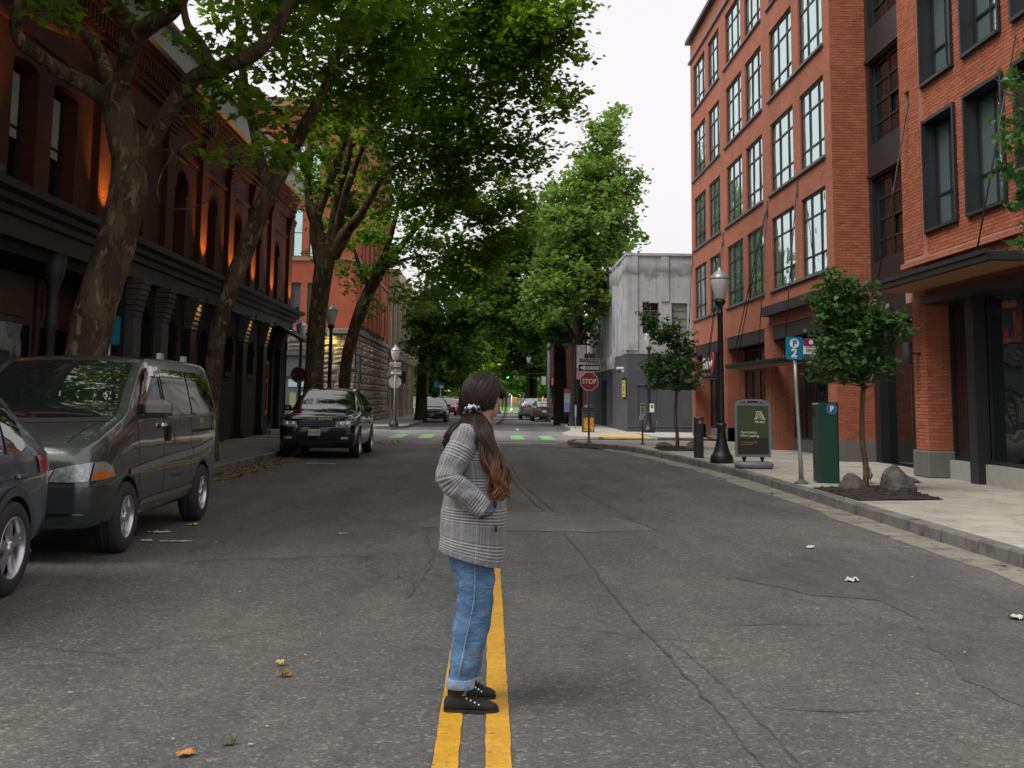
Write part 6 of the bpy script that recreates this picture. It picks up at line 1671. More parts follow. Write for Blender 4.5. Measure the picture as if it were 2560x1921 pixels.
make_car('red_car', 'red estate car half hidden between the blue car and the saloon', (-4.0, 104, 0), 0, 1.8, 1.55, .85, 2.7, .95, .92, .45, 1.3, 2.8, car_paint('red_paint_worn', (.25, .03, .03), .3, .35), .32, .21, 5, 'wide', ((.85, 1.7), (1.78, 2.6)), .8, G2, .97)
bronze = car_paint('bronze_grey_paint', (.10, .095, .095), .6, .3)
sd_ = make_car('grey_sedan', 'bronze grey saloon parked on the right past the cross street, tail lights towards us', (3.85, 84.0, 0), math.pi, 1.80, 1.46, .90, 2.75, 1.0, .90, .42, 1.25, 2.35, bronze, .325, .21, 7, 'single', ((.75, 1.6), (1.68, 2.4)), .05, G2, .96)
bk = make_car('silver_suv', 'silver and dark SUV just ahead of the bronze saloon on the right', (3.2, 90.5, 0), math.pi, 1.86, 1.68, .85, 2.7, .9, 1.0, .5, 1.3, 2.9, car_paint('silver_paint', (.30, .31, .33), .8, .3), .35, .23, 5, 'wide', ((.8, 1.65), (1.73, 2.5)), 1., G2)
for c, z in ((sd_, .80), (bk, .92)):
    for s_ in (1, -1): c.patch('tail_lamp', ([(s_ * .55, 4.2, z - .05), (s_ * .88, 3.9, z - .05)], [(s_ * .52, 4.2, z + .09), (s_ * .88, 3.9, z + .10)]), red_l, (-s_ * .25, -.97, 0), .02, 8, 3)
plate(sd_, '', (0, sd_.cast((0, 9, .72), (0, -1, 0))[0].y + .02, .72), 1)

# ------------------------------------------------------------------ street furniture
lampblk = M('lamp_post_black', (.012, .013, .016), .45, .0, .25, 5, obj=True)
globe = M('frosted_globe', (.62, .62, .60), .35, 0, .1, obj=True); cap_m = M('globe_cap', (.35, .36, .36), .35, .4, obj=True)
G3 = 'ornamental street lamps'
def street_lamp(label, x, y, H_=4.7, z=.15, base=1., grp=G3):
    t = thing('street_lamp', label, 'lamp', (x, y, z), 0, grp); H_ -= z
    mb = MB(); b = base
    mb.lathe([(.27 * b, 0), (.27 * b, .10), (.255 * b, .13), (.25 * b, .17), (.22 * b, .20), (.19 * b, .26), (.155 * b, .36), (.125 * b, .5), (.105 * b, .62), (.10 * b, .80), (.115 * b, .83), (.115 * b, .88), (.085 * b, .92)], 16); mb.build('base', lampblk, t)
    mb = MB(); mb.lathe([(.085 * b, .9), (.078, 1.0), (.062, H_ - 1.15), (.075, H_ - 1.13), (.075, H_ - 1.08), (.06, H_ - 1.05), (.06, H_ - .95), (.10, H_ - .90), (.13, H_ - .84), (.13, H_ - .80), (.10, H_ - .78)], 14); mb.build('pole', lampblk, t)
    mb = MB(); mb.lathe([(.10, H_ - .78), (.13, H_ - .74), (.20, H_ - .45), (.225, H_ - .34), (.225, H_ - .30)], 16); g_ = mb.build('globe', globe, t)
    mb = MB(); mb.lathe([(.235, H_ - .30), (.235, H_ - .27), (.19, H_ - .20), (.10, H_ - .12), (.045, H_ - .08), (.04, H_ - .04), (.02, H_ - .02), (.008, H_)], 16); mb.build('cap', cap_m, t)
    return t
street_lamp('black street lamp with a glass globe beside the grey A-board', 5.37, 26.25, 4.72)
street_lamp('black street lamp between the two left tree trunks behind the black SUV', -5.62, 39.3, 4.85)
street_lamp('street lamp at the brick hall corner with a round red board on its post', -7.95, 46.9, 4.75)
street_lamp('street lamp behind the octagonal sign at the far left corner', -4.72, 55.4, 4.15, base=.9)
street_lamp('street lamp on the corner in front of the grey concrete building', 7.12, 50.6, 4.75)
street_lamp('distant street lamp left of the dark tree trunks on the right', 2.6*1.25, 96, 5.4, 0.0)
street_lamp('more distant street lamp over the far right kerb', 0.9, 120, 5.4, 0.)
street_lamp('distant street lamp between the two dark trunks on the right', 5.05, 66.5, 5.3, .1)
# round board on the corner lamp
rb_ = thing('round_board', 'round dark red board with a pale ring hanging on the corner lamp post', 'sign', (-7.95, 46.6, 2.45))
mb = MB(); mb.lathe([(.0, 0), (.33, 0), (.34, .02), (.34, .05), (0, .05)], 30, (0, -.05, 0), 'y', False, False); mb.build('panel', M('board_dark', (.02, .02, .022), .6), rb_)
mb = MB(); mb.lathe([(.29, -.012), (.32, -.012), (.32, .0), (.29, .0)], 30, (0, -.05, 0), 'y', False, False); mb.build('ring', M('ring_pale', (.55, .53, .5), .6), rb_)
mb = MB(); mb.lathe([(0, -.008), (.215, -.008), (.215, .0)], 26, (.03, -.05, 0), 'y', False, False); mb.build('disc', M('board_red', (.12, .012, .018), .6), rb_)
mb = MB(); mb.box(-.36, -.12, -.075, -.06, -.04, .02); mb.build('nameplate', M('plate_blue', (.12, .15, .19), .6), rb_)

galv = M('galvanised_steel', (.36, .38, .37), .5, .6, .15, 14, obj=True)
rust = M('rusted_steel', (.16, .13, .11), .7, .4, .3, 12, obj=True)
whs = M('sign_face_white', (.82, .82, .80), .45); blks = M('sign_face_black', (.012, .012, .013), .5); reds = M('sign_face_red', (.40, .006, .014), .45); teal = M('sign_face_teal', (.0, .20, .32), .45)
mag = M('sign_face_magenta', (.28, .01, .10), .5); greys = M('sign_back', (.42, .43, .42), .5, .3, obj=True)
def rrect(mb, w, h_, y0, y1, zc, r_=.03, xc=0.):
    P = []
    for cx, cz, a0 in ((w / 2 - r_, h_ / 2 - r_, 0), (-w / 2 + r_, h_ / 2 - r_, 90), (-w / 2 + r_, -h_ / 2 + r_, 180), (w / 2 - r_, -h_ / 2 + r_, 270)):
        for k in range(5): a = rad(a0 + k * 22.5); P.append((xc + cx + math.cos(a) * r_, y0, zc + cz + math.sin(a) * r_))
    return mb.extr(P, (0, y1 - y0, 0))
def octagon(mb, r_, y0, y1, zc):
    return mb.extr([(math.cos(rad(22.5 + 45 * k)) * r_, y0, zc + math.sin(rad(22.5 + 45 * k)) * r_) for k in range(8)], (0, y1 - y0, 0))
def oneway(root, zc, w=.74, h_=.25, left=True):
    mb = MB(); rrect(mb, w, h_, -.035, -.03, zc, .02); o = mb.build('one_way_sign', whs, root)
    mb = MB(); rrect(mb, w * .965, h_ * .87, -.038, -.0355, zc, .02); mb.build('black_field', blks, o)
    mb = MB(); k = -1
    mb.extr([(k * w * .44, -.042, zc), (k * w * .2, -.042, zc + h_ * .36), (k * w * .2, -.042, zc + h_ * .22), (w * .44, -.042, zc + h_ * .22), (w * .44, -.042, zc - h_ * .22), (k * w * .2, -.042, zc - h_ * .22), (k * w * .2, -.042, zc - h_ * .36)], (0, .003, 0)); mb.build('arrow', whs, o)
    put_text('ONE WAY', h_ * .40, blks, o, (.1 * w, -.046, zc), (1, 0, 0), (0, 0, 1), width=w * .55)
def name_sign(root, txt, zc, w=.68, h_=.15, yaw=0., y=-.03, fld=blks, txtm=whs):
    mb = MB(); rrect(mb, w, h_, y - .005, y, zc, .015); o = mb.build('street_name_sign', whs, root)
    mb = MB(); rrect(mb, w * .96, h_ * .8, y - .008, y - .0055, zc, .012); mb.build('field', fld, o)
    if txt: put_text(txt, h_ * .6, txtm, o, (0, y - .011, zc), (1, 0, 0), (0, 0, 1), width=w * .86)
    if yaw: o.rotation_euler = (0, 0, yaw)
    return o
# stop sign
st_ = thing('stop_sign', 'red octagonal stop sign with a one way sign above it on the right corner', 'sign', (3.29, 37.64, .15))
mb = MB(); mb.lathe([(.11, 0), (.11, .02), (.05, .05), (.034, .1)], 10); mb.lathe([(.033, .1), (.033, 3.0)], 8); mb.build('post', rust, st_)
mb = MB(); octagon(mb, .325, -.045, -.04, 2.03); o = mb.build('stop_plate', whs, st_)
mb = MB(); octagon(mb, .303, -.049, -.0455, 2.03); mb.build('red_field', reds, o)
put_text('STOP', .225, whs, o, (0, -.053, 2.02), (1, 0, 0), (0, 0, 1), width=.475, bold=.006)
oneway(st_, 2.475); name_sign(st_, 'SW SECOND AVE', 2.72); 
mb = MB(); mb.box(-.16, .2, -.02, .02, 2.79, 2.95); mb.build('bracket_sign', M('dark_sign', (.03, .035, .035), .6), st_)
# small permit sign
sp_ = thing('parking_sign', 'short post with a narrow pale green edged parking sign near the stop sign', 'sign', (4.93, 36.57, .15))
mb = MB(); mb.lathe([(.10, 0), (.09, .03), (.03, .06)], 8, smooth=False); mb.tube([(0, 0, .05), (0, 0, 1.32)], .03, 8); mb.build('post', rust, sp_)
mb = MB(); rrect(mb, .17, .42, -.035, -.03, .95 + .18); o = mb.build('sign_plate', M('pale_green_sign', (.45, .55, .47), .5), sp_)
mb = MB()
for z, w_ in ((1.26, .12), (1.16, .05), (1.08, .06), (1.0, .06)): mb.box(-w_ / 2, w_ / 2, -.038, -.036, z - .03, z + .03)
mb.build('sign_print', M('green_print', (.06, .16, .12), .6), o)
mb = MB(); rrect(mb, .15, .14, -.035, -.03, .86, .02, -.05); mb.build('lower_plate', M('pale_sign2', (.5, .56, .5), .5), sp_)
tg = thing('lamp_post_sign', 'small white and green sign fixed to the corner lamp post', 'sign', (7.2, 50.3, 1.05))
mb = MB(); rrect(mb, .2, .38, -.02, -.01, .2); o = mb.build('plate', whs, tg); mb = MB(); rrect(mb, .12, .14, -.025, -.021, .26); mb.build('print', M('green_sq', (.05, .3, .2), .6), o)
# P 2 sign and hang plate
p2 = thing('parking_zone_sign', 'teal P 2 parking sign with a magenta plate on a leaning grey post', 'sign', (5.45, 19.86, .15))
mb = MB(); mb.lathe([(.13, 0), (.125, .02), (.06, .06), (.04, .09)], 14); mb.build('foot', rust, p2)
mb = MB(); mb.tube([(0, 0, .06), (-.012, 0, .5), (-.06, 0, 1.7), (-.075, 0, 2.15)], [.045, .034, .034, .034], 10); mb.build('post', galv, p2)
def tilt_plate(w, h_, xc, zc, mat, name, y=-.045, r_=.03):
    mb = MB(); rrect(mb, w, h_, y - .006, y, 0, r_); o = mb.build(name, mat, p2); o.location = (xc, 0, zc); o.rotation_euler = (0, .03, 0); return o
o = tilt_plate(.30, .40, -.095, 2.36, teal, 'zone_plate')
mb = MB(); mb.lathe([(0, -.055), (.083, -.055), (.083, -.05)], 24, (0, 0, .085), 'y', False, False); mb.build('roundel', whs, o)
put_text('P', .15, teal, o, (.005, -.058, .082), bold=.006); put_text('2', .20, whs, o, (0, -.055, -.09), bold=.008)
mb = MB(); mb.box(-.05, .05, -.056, -.052, -.185, -.172); mb.build('underline', M('pale_blue', (.2, .5, .75), .5), o)
o = tilt_plate(.27, .36, .20, 2.35, whs, 'pay_plate', -.04)
mb = MB(); rrect(mb, .268, .13, -.049, -.0465, .113, .02); mb.build('top_band', mag, o)
mb = MB(); mb.lathe([(0, -.053), (.04, -.053), (.04, -.05)], 18, (0, 0, .12), 'y', False, False); mb.build('logo', whs, o)
mb = MB(); rrect(mb, .268, .085, -.049, -.0465, -.135, .02); mb.build('bottom_band', M('sign_dark_grey', (.06, .07, .09), .5), o)
put_text('58970', .075, mag, o, (-.0, -.05, -.03)); 
mb = MB(); mb.box(-.1, .1, -.05, -.0465, .022, .034); mb.build('small_print', M('print_grey', (.25, .25, .27), .6), o)
# pay station
ps = thing('pay_station', 'tall dark green parking pay station with a blue P roundel', 'pay station', (6.02, 20.23, .15), rad(-3))
grm = M('pay_green', (.006, .055, .035), .5, .1, .15, 5, obj=True)
mb = MB(); mb.prism([(-.16, -.15), (.15, -.15), (.18, -.12), (.18, .16), (-.16, .16)], 0, 1.42); mb.build('cabinet', grm, ps)
mb = MB(); mb.prism([(-.16, .15), (-.16, -.13), (-.225, -.05), (-.225, .12)], 0.02, 1.36); mb.build('front_panel', M('pay_green_pale', (.05, .08, .07), .45, .2, obj=True), ps)
mb = MB(); mb.box(-.23, -.15, -.09, .1, 1.365, 1.40, .01); mb.build('hood', M('pay_hood', (.3, .32, .3), .4), ps)
mb = MB(); mb.box(-.235, -.2, -.06, .08, 1.17, 1.33); mb.build('screen', blks, ps)
mb = MB(); mb.lathe([(0, -.156), (.085, -.156), (.085, -.151)], 28, (.06, 0, 1.30), 'y', False, False); o = mb.build('roundel', M('p_blue', (.015, .10, .38), .4), ps)
mb = MB(); mb.lathe([(.082, -.158), (.090, -.158), (.090, -.151), (.082, -.151)], 28, (.06, 0, 1.30), 'y', False, False); mb.build('rim', M('p_rim', (.12, .4, .7), .4), o)
put_text('P', .13, whs, o, (.06, -.161, 1.30), bold=.007)
# A-board on water-filled base
ab = thing('a_board', 'grey framed green A-board for apartments standing on rubber feet', 'sign board', (5.62, 24.2, .15), rad(-4))
gpl = M('grey_plastic', (.17, .18, .215), .5, 0, .12, 9, obj=True)
bd = bpy.data.objects.new('board', None); 
mb = MB(); W2 = .375
fr_pts = [(-W2, .24), (W2, .24), (W2, 1.34), (W2 - .05, 1.42), (.18, 1.47), (-.18, 1.47), (-W2 + .05, 1.42), (-W2, 1.34)]
mb.extr([(x, -.03, z) for x, z in fr_pts], (0, .06, 0)); fr = mb.build('frame', gpl, ab)
mb = MB(); mb.box(-.33, .33, -.034, -.031, .30, 1.33); pn = mb.build('panel', M('board_dark_green', (.018, .016, .014), .45), ab)
mb = MB(); mb.box(-.328, .328, -.038, -.0345, .64, 1.328); mb.build('green_field', M('board_green', (.040, .062, .018), .45), pn)
mb = MB(); mb.box(-.11, .11, -.033, .033, 1.39, 1.43); mb.build('hand_slot', seam_m, fr)
for sg_ in (-1, 1): 
    mb = MB(); mb.extr([(sg_ * .15, -.0315, 1.385), (sg_ * .15, -.0315, 1.42), (sg_ * .28, -.0315, 1.375)], (0, -.002, 0)); mb.build('side_slot', seam_m, fr)
crm = M('board_cream', (.62, .66, .44), .5); gold = M('board_gold', (.42, .26, .05), .5)
lg = MB()
def bar(a, b, w): 
    a, b = Vector((a[0], -.042, a[1])), Vector((b[0], -.042, b[1])); d = (b - a).normalized(); n = Vector((-d.z, 0, d.x)) * w / 2
    lg.extr([a - n, b - n, b + n, a + n], (0, .004, 0))
ox, oz = .14, 1.05
for a, b, w in (((-.05, .155), (-.085, .04), .014), ((.005, .155), (.075, 0), .014), ((.03, .155), (.105, 0), .014), ((-.02, .13), (-.06, 0), .014), ((-.02, .13), (.03, .02), .014), ((-.085, .04), (-.03, .04), .012), ((-.04, .03), (.03, .03), .012), ((-.12, .0), (-.03, 0), .016), ((.03, 0), (.13, 0), .016), ((-.065, .158), (.045, .158), .014), ((-.1, 0), (-.08, .03), .012)): bar((ox + a[0], oz + a[1]), (ox + b[0], oz + b[1]), w)
lg.build('logo', crm, pn)
put_text('230 ASH', .056, crm, pn, (.145, -.042, .985), bold=.002)
put_text('Apartments\nNow Leasing.', .072, crm, pn, (-.26, -.042, .73), align='LEFT', bold=.001)
put_text('LIVE230ASH.COM\n503.223.0034', .044, gold, pn, (-.25, -.042, .53), align='LEFT')
for sg_ in (-1, 1):
    mb = MB(); mb.lathe([(.03, .12), (.025, .17), (.045, .21), (.05, .25)], 10, (sg_ * .19, 0, 0)); mb.build('rubber_spring', seam_m, ab)
mb = MB(); mb.tube([(-.34, -.12, .075), (-.30, -.12, .075), (.36, -.12, .075), (.40, -.12, .075)], [.04, .075, .075, .04], 12); mb.build('base_tank', gpl, ab)
mb = MB(); mb.tube([(-.38, .12, .075), (-.34, .12, .075), (.34, .12, .075), (.38, .12, .075)], [.04, .075, .075, .04], 12); mb.box(-.2, .2, -.12, .12, .05, .11); mb.build('base_tank', gpl, ab)
# dark bin
bn = thing('litter_bin', 'slim dark grey pavement bin left of the street lamp', 'bin', (5.26, 28.53, .15))
dkb = M('bin_grey', (.035, .037, .042), .55, obj=True)
mb = MB(); mb.lathe([(.12, 0), (.125, .03), (.125, .93), (.13, .95), (.13, 1.0), (.11, 1.02)], 18); mb.build('body', dkb, bn)
mb = MB(); mb.box(-.02, .05, -.129, -.124, .86, .92); mb.build('sticker', M('bin_sticker', (.5, .25, .3), .6), bn)
# orange wrapped trash can on the far corner
tc = thing('litter_bin', 'black bin wrapped in orange and yellow print on the far right corner', 'bin', (4.5, 51.9, .1))
mb = MB(); mb.box(-.27, .27, -.27, .27, 0, 1.0, .02); mb.box(-.3, .3, -.3, .3, 1.0, 1.05); mb.lathe([(.27, 1.05), (.24, 1.18), (.1, 1.26)], 14); mb.build('body', dkb, tc)
def MPrint(name):
    m, t, b = _nt(name); co = _coord(t, True)
    c = ramp(t, noise(t, mapping(t, co, (1, 1, 2.5)), 3.2, 2, .5, 1.2), [(.35, (.03, .03, .02)), (.42, (.55, .32, .02)), (.5, (.65, .40, .03)), (.58, (.55, .12, .02)), (.66, (.05, .04, .03))])
    t.links.new(c, b.inputs['Base Color']); b.inputs['Roughness'].default_value = .5; return m
mb = MB(); mb.box(-.23, .23, -.275, -.271, .05, .66); mb.build('printed_wrap', MPrint('orange_wrap'), tc)
# octagonal sign seen from the back, far left
ls = thing('stop_sign', 'back of an octagonal sign with one way plate at the far left corner', 'sign', (-4.63, 54.5, .15))
mb = MB(); mb.tube([(0, 0, 0), (0, 0, 3.15)], .035, 8); mb.build('post', galv, ls)
mb = MB(); octagon(mb, .32, .03, .035, 2.16); mb.build('sign_back', greys, ls)
mb = MB(); mb.box(-.02, .02, -.0, .03, 1.9, 2.42); mb.build('brace', galv, ls)
oneway(ls, 2.6, .60, .22); name_sign(ls, '', 2.84, .5, .13, fld=M('purple_sign', (.06, .03, .07), .6)); name_sign(ls, 'SW ASH ST', 3.03, .55, .15, .12, fld=M('grey_sign', (.25, .25, .22), .6))
# teal zone sign and kiosk further left
zs = thing('parking_zone_sign', 'small teal and magenta parking sign by the dark tree far left', 'sign', (-3.75, 80, 0.1))
mb = MB(); mb.tube([(.2, 0, 0), (.2, 0, 2.3)], .035, 8); mb.build('post', galv, zs)
mb = MB(); rrect(mb, .34, .46, -.05, -.04, 2.42, .03, -.1); mb.build('zone_plate', M('teal_bright', (.01, .30, .42), .5), zs)
mb = MB(); rrect(mb, .30, .22, -.05, -.04, 2.28, .03, .27); mb.build('white_plate', whs, zs); mb = MB(); rrect(mb, .30, .2, -.05, -.04, 2.5, .03, .27); mb.build('magenta_plate', mag, zs)
ks = thing('pay_station', 'teal pay station beside the small teal sign, far left', 'pay station', (-4.35, 80.3, .1))
mb = MB(); mb.box(-.19, .19, -.16, .16, 0, 1.75, .02); mb.build('cabinet', M('kiosk_teal', (.012, .09, .11), .5), ks); mb = MB(); mb.box(-.12, .12, -.165, -.161, 1.35, 1.6); mb.build('screen', whs, ks)
# street name sign and tall plate by the plane trees
ns = thing('street_name_post', 'thin post with a dark street name sign between trunk and stone wall', 'sign', (-5.75, 45.2, 0.0))
mb = MB(); mb.tube([(0, 0, 0), (0, 0, 3.0)], .035, 8); mb.build('post', galv, ns)
name_sign(ns, 'SECOND AVE', 2.62, .62, .17).location = (.1, 0, 0)
mb = MB(); rrect(mb, .22, .62, -.045, -.04, 1.55); o = mb.build('notice_plate', whs, ns)
mb = MB()
for z in (1.72, 1.62, 1.5, 1.42): mb.box(-.06, .06, -.049, -.0455, z - .02, z + .02)
mb.build('print', M('notice_blue', (.08, .08, .25), .6), o)
# teal sign behind the near trunk
ts = thing('parking_zone_sign', 'teal sign edge peeking out behind the big left trunk', 'sign', (-6.17, 18.1, .15))
mb = MB(); mb.tube([(0, 0, 0), (0, 0, 2.7)], .034, 8); mb.build('post', galv, ts)
mb = MB(); rrect(mb, .34, .46, -.045, -.04, 2.42, .04, .02); mb.build('zone_plate', teal, ts)
# banner stands, newspaper boxes, signals at the far end
bs = thing('banner_stand', 'tall pink and white advertising panel by the tree trunks on the right', 'banner', (5.15, 62.6, .1))
mb = MB(); mb.tube([(-.45, 0, 0), (-.45, 0, 4.9)], .05, 8); mb.build('pole', lampblk, bs)
for z0, z1, m_ in ((3.2, 4.5, 'pale_banner'), (2.6, 3.15, 'pink_banner')):
    mb = MB(); mb.box(-.38, .15, -.01, .01, z0, z1); mb.build('banner', M(m_, (.6, .55, .56) if 'pale' in m_ else (.6, .3, .33), .7, var=.35, scale=5), bs)
pn2 = thing('poster_panel', 'framed poster panel with pink top and blue base by the right trunks', 'poster', (4.55, 66.0, .1))
mb = MB(); mb.box(-.25, .25, -.03, .03, .55, 2.15); mb.build('frame', blks, pn2)
for z0, z1, c_ in ((1.85, 2.1, (.6, .1, .15)), (1.25, 1.84, (.5, .6, .68)), (.75, 1.24, (.35, .35, .7))):
    mb = MB(); mb.box(-.23, .23, -.036, -.031, z0, z1); mb.build('poster', M('poster%d' % int(z0 * 100), c_, .6, var=.35, scale=6), pn2)
mb = MB(); mb.box(-.22, -.18, -.02, .02, 0, .55); mb.box(.18, .22, -.02, .02, 0, .55); mb.box(-.22, .22, -.015, .015, .48, .54); mb.build('legs', blks, pn2)
tp2 = thing('no_parking_post', 'thin post with a narrow pale blue plate in front of the right trunk', 'sign', (4.35, 57.6, .1))
mb = MB(); mb.tube([(0, 0, 0), (0, 0, 1.2)], .03, 6); mb.build('post', galv, tp2); mb = MB(); mb.box(-.045, .045, -.035, -.03, .62, 1.2); mb.build('plate', M('lilac_plate', (.3, .34, .6), .5), tp2)
ys_ = M('signal_yellow', (.55, .33, .02), .5)
sgp = thing('signal_pole', 'tall dark signal mast at the right of the street end', 'traffic light', (4.15, 80.5, 0))
mb = MB(); mb.lathe([(.22, 0), (.22, .3), (.13, .5), (.11, 8)], 12); mb.build('mast', M('mast_grey', (.05, .06, .07), .5), sgp)
mb = MB(); mb.box(-.5, -.2, -.1, .1, 2.6, 3.2); mb.build('walk_signal', M('pale_box', (.5, .5, .45), .6), sgp); mb = MB(); mb.box(.2, .45, -.1, .1, 2.6, 3.1); mb.build('hand_signal', M('red_hand', (.6, .12, .06), .5), sgp)
a_ = atY(1266, 938, 110); b_ = atY(1376, 936, 80.5)
sw = thing('signal_span', 'green traffic light hanging from span wires over the far crossing', 'traffic light', tuple(a_))
mb = MB()
for dz in (0, .55, -.35): mb.tube([Vector((-14, 2, dz + .6)), Vector((0, 0, dz)), b_ - a_ + Vector((0, 0, dz + .1))], .018, 5)
mb.build('span_wire', lampblk, sw)
mb = MB(); mb.box(-.2, .2, -.15, .15, -.35, 1.0, .03); mb.build('signal_head', M('signal_dark', (.02, .04, .035), .5), sw)
mb = MB(); mb.lathe([(0, -.19), (.27, -.18), (.27, -.15)], 18, (.0, 0, -.05), 'y', False, False); gr_ = mb.build('green_lens', MEmit('green_light', (.02, 1, .55), 9), sw)
ww_ = atY(1164, 928, 100) 
wp = thing('span_sign', 'small pale square plate hanging over the road, left of the green light', 'sign', tuple(ww_))
mb = MB(); rrect(mb, .52, .62, -.02, .0, 0, .03); mb.build('plate', M('pale_plate', (.55, .62, .6), .6), wp)
for x, y, Y, lab in ((1284, 1003, 118, 'yellow hydrant-like signal box on a pale post before the lawn'), (1364, 1012, 84, 'yellow push-button signal on a post beside the grey saloon')):
    p_ = atY(x, y, Y); t = thing('crossing_signal', lab, 'traffic light', (p_.x, p_.y, .1))
    mb = MB(); mb.tube([(-.2, 0, 0), (-.2, 0, p_.z + .5)], .07, 8); mb.lathe([(.2, 0), (.16, .35), (.08, .5)], 10, (-.2, 0, 0)); mb.build('post', whs if Y > 100 else ys_, t)
    mb = MB(); mb.box(-.12, .38, -.2, .2, p_.z - .35, p_.z + .3, .05); mb.build('head', ys_, t)
# rocks, mulch beds, pigeons
mulch = M('mulch', (.028, .020, .014), .95, var=.5, scale=30, bmp=.8, bscale=60)
rock_m = M('boulder_stone', (.095, .088, .08), .9, var=.6, scale=7, bmp=1., bscale=22, dirt=((.03, .028, .025), 6, .7))
def mulch_bed(lab, pts, cx, cy, hgt):
    t = thing('tree_bed', lab, 'tree bed', (cx, cy, .15)); mb = MB(); n = 9; V = []; F = []
    P = [Vector((x - cx, y - cy, 0)) for x, y in pts]
    for j in range(n + 1):
        for i in range(n + 1):
            u, v = i / n, j / n; p = (P[0] * (1 - u) + P[1] * u) * (1 - v) + (P[3] * (1 - u) + P[2] * u) * v
            e = 16 * u * (1 - u) * v * (1 - v); V.append((p.x, p.y, .008 + e * hgt + RN.uniform(0, .012)))
    F = [(j * (n + 1) + i, j * (n + 1) + i + 1, (j + 1) * (n + 1) + i + 1, (j + 1) * (n + 1) + i) for j in range(n) for i in range(n)]
    mb.add(V, F, True); mb.build('mulch', mulch, t)
    mb = MB()
    for k in range(160):
        u, v = RN.random(), RN.random(); p = (P[0] * (1 - u) + P[1] * u) * (1 - v) + (P[3] * (1 - u) + P[2] * u) * v; z = .02 + 16 * u * (1 - u) * v * (1 - v) * hgt
        a = RN.random() * 3.1; l = RN.uniform(.02, .05); d = Vector((math.cos(a), math.sin(a), RN.uniform(-.3, .3)))
        mb.obox(p + Vector((0, 0, z)), d, d.orthogonal().normalized(), d.cross(d.orthogonal().normalized()), l, .007, .004)
    o = mb.build('wood_chips', mulch, t); o['kind'] = 'stuff'
mulch_bed('square bed of dark mulch round the near young oak', [(5.42, 17.6), (5.4, 16.15), (7.0, 16.9), (7.0, 19.6)], 6.1, 17.6, .06) if False else mulch_bed('square bed of dark mulch round the near young oak', [(5.35, 16.5), (6.75, 16.9), (6.85, 19.4), (5.35, 18.9)], 6.1, 17.9, .07)
mulch_bed('bed of dark mulch round the further young oak', [(4.85, 32.0), (6.1, 32.2), (6.2, 34.6), (4.9, 34.2)], 5.48, 33.2, .07)
def boulder(lab, x, y, sx, sy, sz, seed):
    t = thing('boulder', lab, 'boulder', (x, y, .17), RN.uniform(0, 3), 'boulders by the young oaks'); r_ = random.Random(seed)
    import bmesh
    bm = bmesh.new(); bmesh.ops.create_icosphere(bm, subdivisions=3, radius=1)
    cuts = [(Vector((r_.uniform(-1, 1), r_.uniform(-1, 1), r_.uniform(-.2, 1))).normalized(), r_.uniform(.55, .85)) for _ in range(9)]
    for v in bm.verts:
        p = v.co.copy()
        for n, d in cuts:
            k = p.dot(n) - d
            if k > 0: p -= n * k * .85
        p *= 1 + r_.uniform(-.03, .03)
        v.co = Vector((p.x * sx, p.y * sy, max(p.z, -.35) * sz + sz * .3))
    me = bpy.data.meshes.new('stone'); bm.to_mesh(me); bm.free()
    link('stone', me, rock_m, t)
boulder('rounded boulder left of the near young oak', 5.82, 18.2, .25, .24, .23, 3)
boulder('larger pale topped boulder right of the near young oak', 6.42, 17.85, .28, .26, .35, 5)
boulder('flat dark boulder left of the further young oak', 5.15, 33.2, .36, .3, .16, 8)
boulder('dark boulder right of the further young oak', 5.9, 32.9, .3, .3, .26, 12)
def pigeon(lab, x, y, rz):
    t = thing('pigeon', lab, 'pigeon', (x, y, .15), rz, 'pigeons on the pavement')
    mb = MB(); P, R_ = smooth_path([(-.17, 0, .10), (-.10, 0, .115), (-.02, 0, .13), (.06, 0, .15), (.095, 0, .19), (.105, 0, .225), (.12, 0, .245), (.15, 0, .24)], [.012, .035, .062, .058, .032, .024, .026, .006], 4)
    mb.tube(P, R_, 10, True, True, 0); b = mb.build('body', M('pigeon_grey', (.16, .17, .20), .7, var=.4, scale=20, obj=True), t)
    mb = MB(); mb.add([(-.20, -.03, .09), (-.20, .03, .09), (-.1, .05, .13), (-.1, -.05, .13)], [(0, 1, 2, 3)]); mb.build('tail', M('pigeon_tail', (.05, .05, .06), .8), t)
    for s_ in (-.02, .02): mb = MB(); mb.tube([(0, s_, .09), (.005, s_, .02), (.03, s_, .005)], [.008, .005, .006], 5); mb.build('leg', M('pigeon_leg', (.3, .08, .07), .7), t)
pigeon('grey pigeon behind the left side of the near boulders', 6.75, 20.2, 1.2); pigeon('grey pigeon just right of the larger boulder', 7.1, 19.2, 2.6)
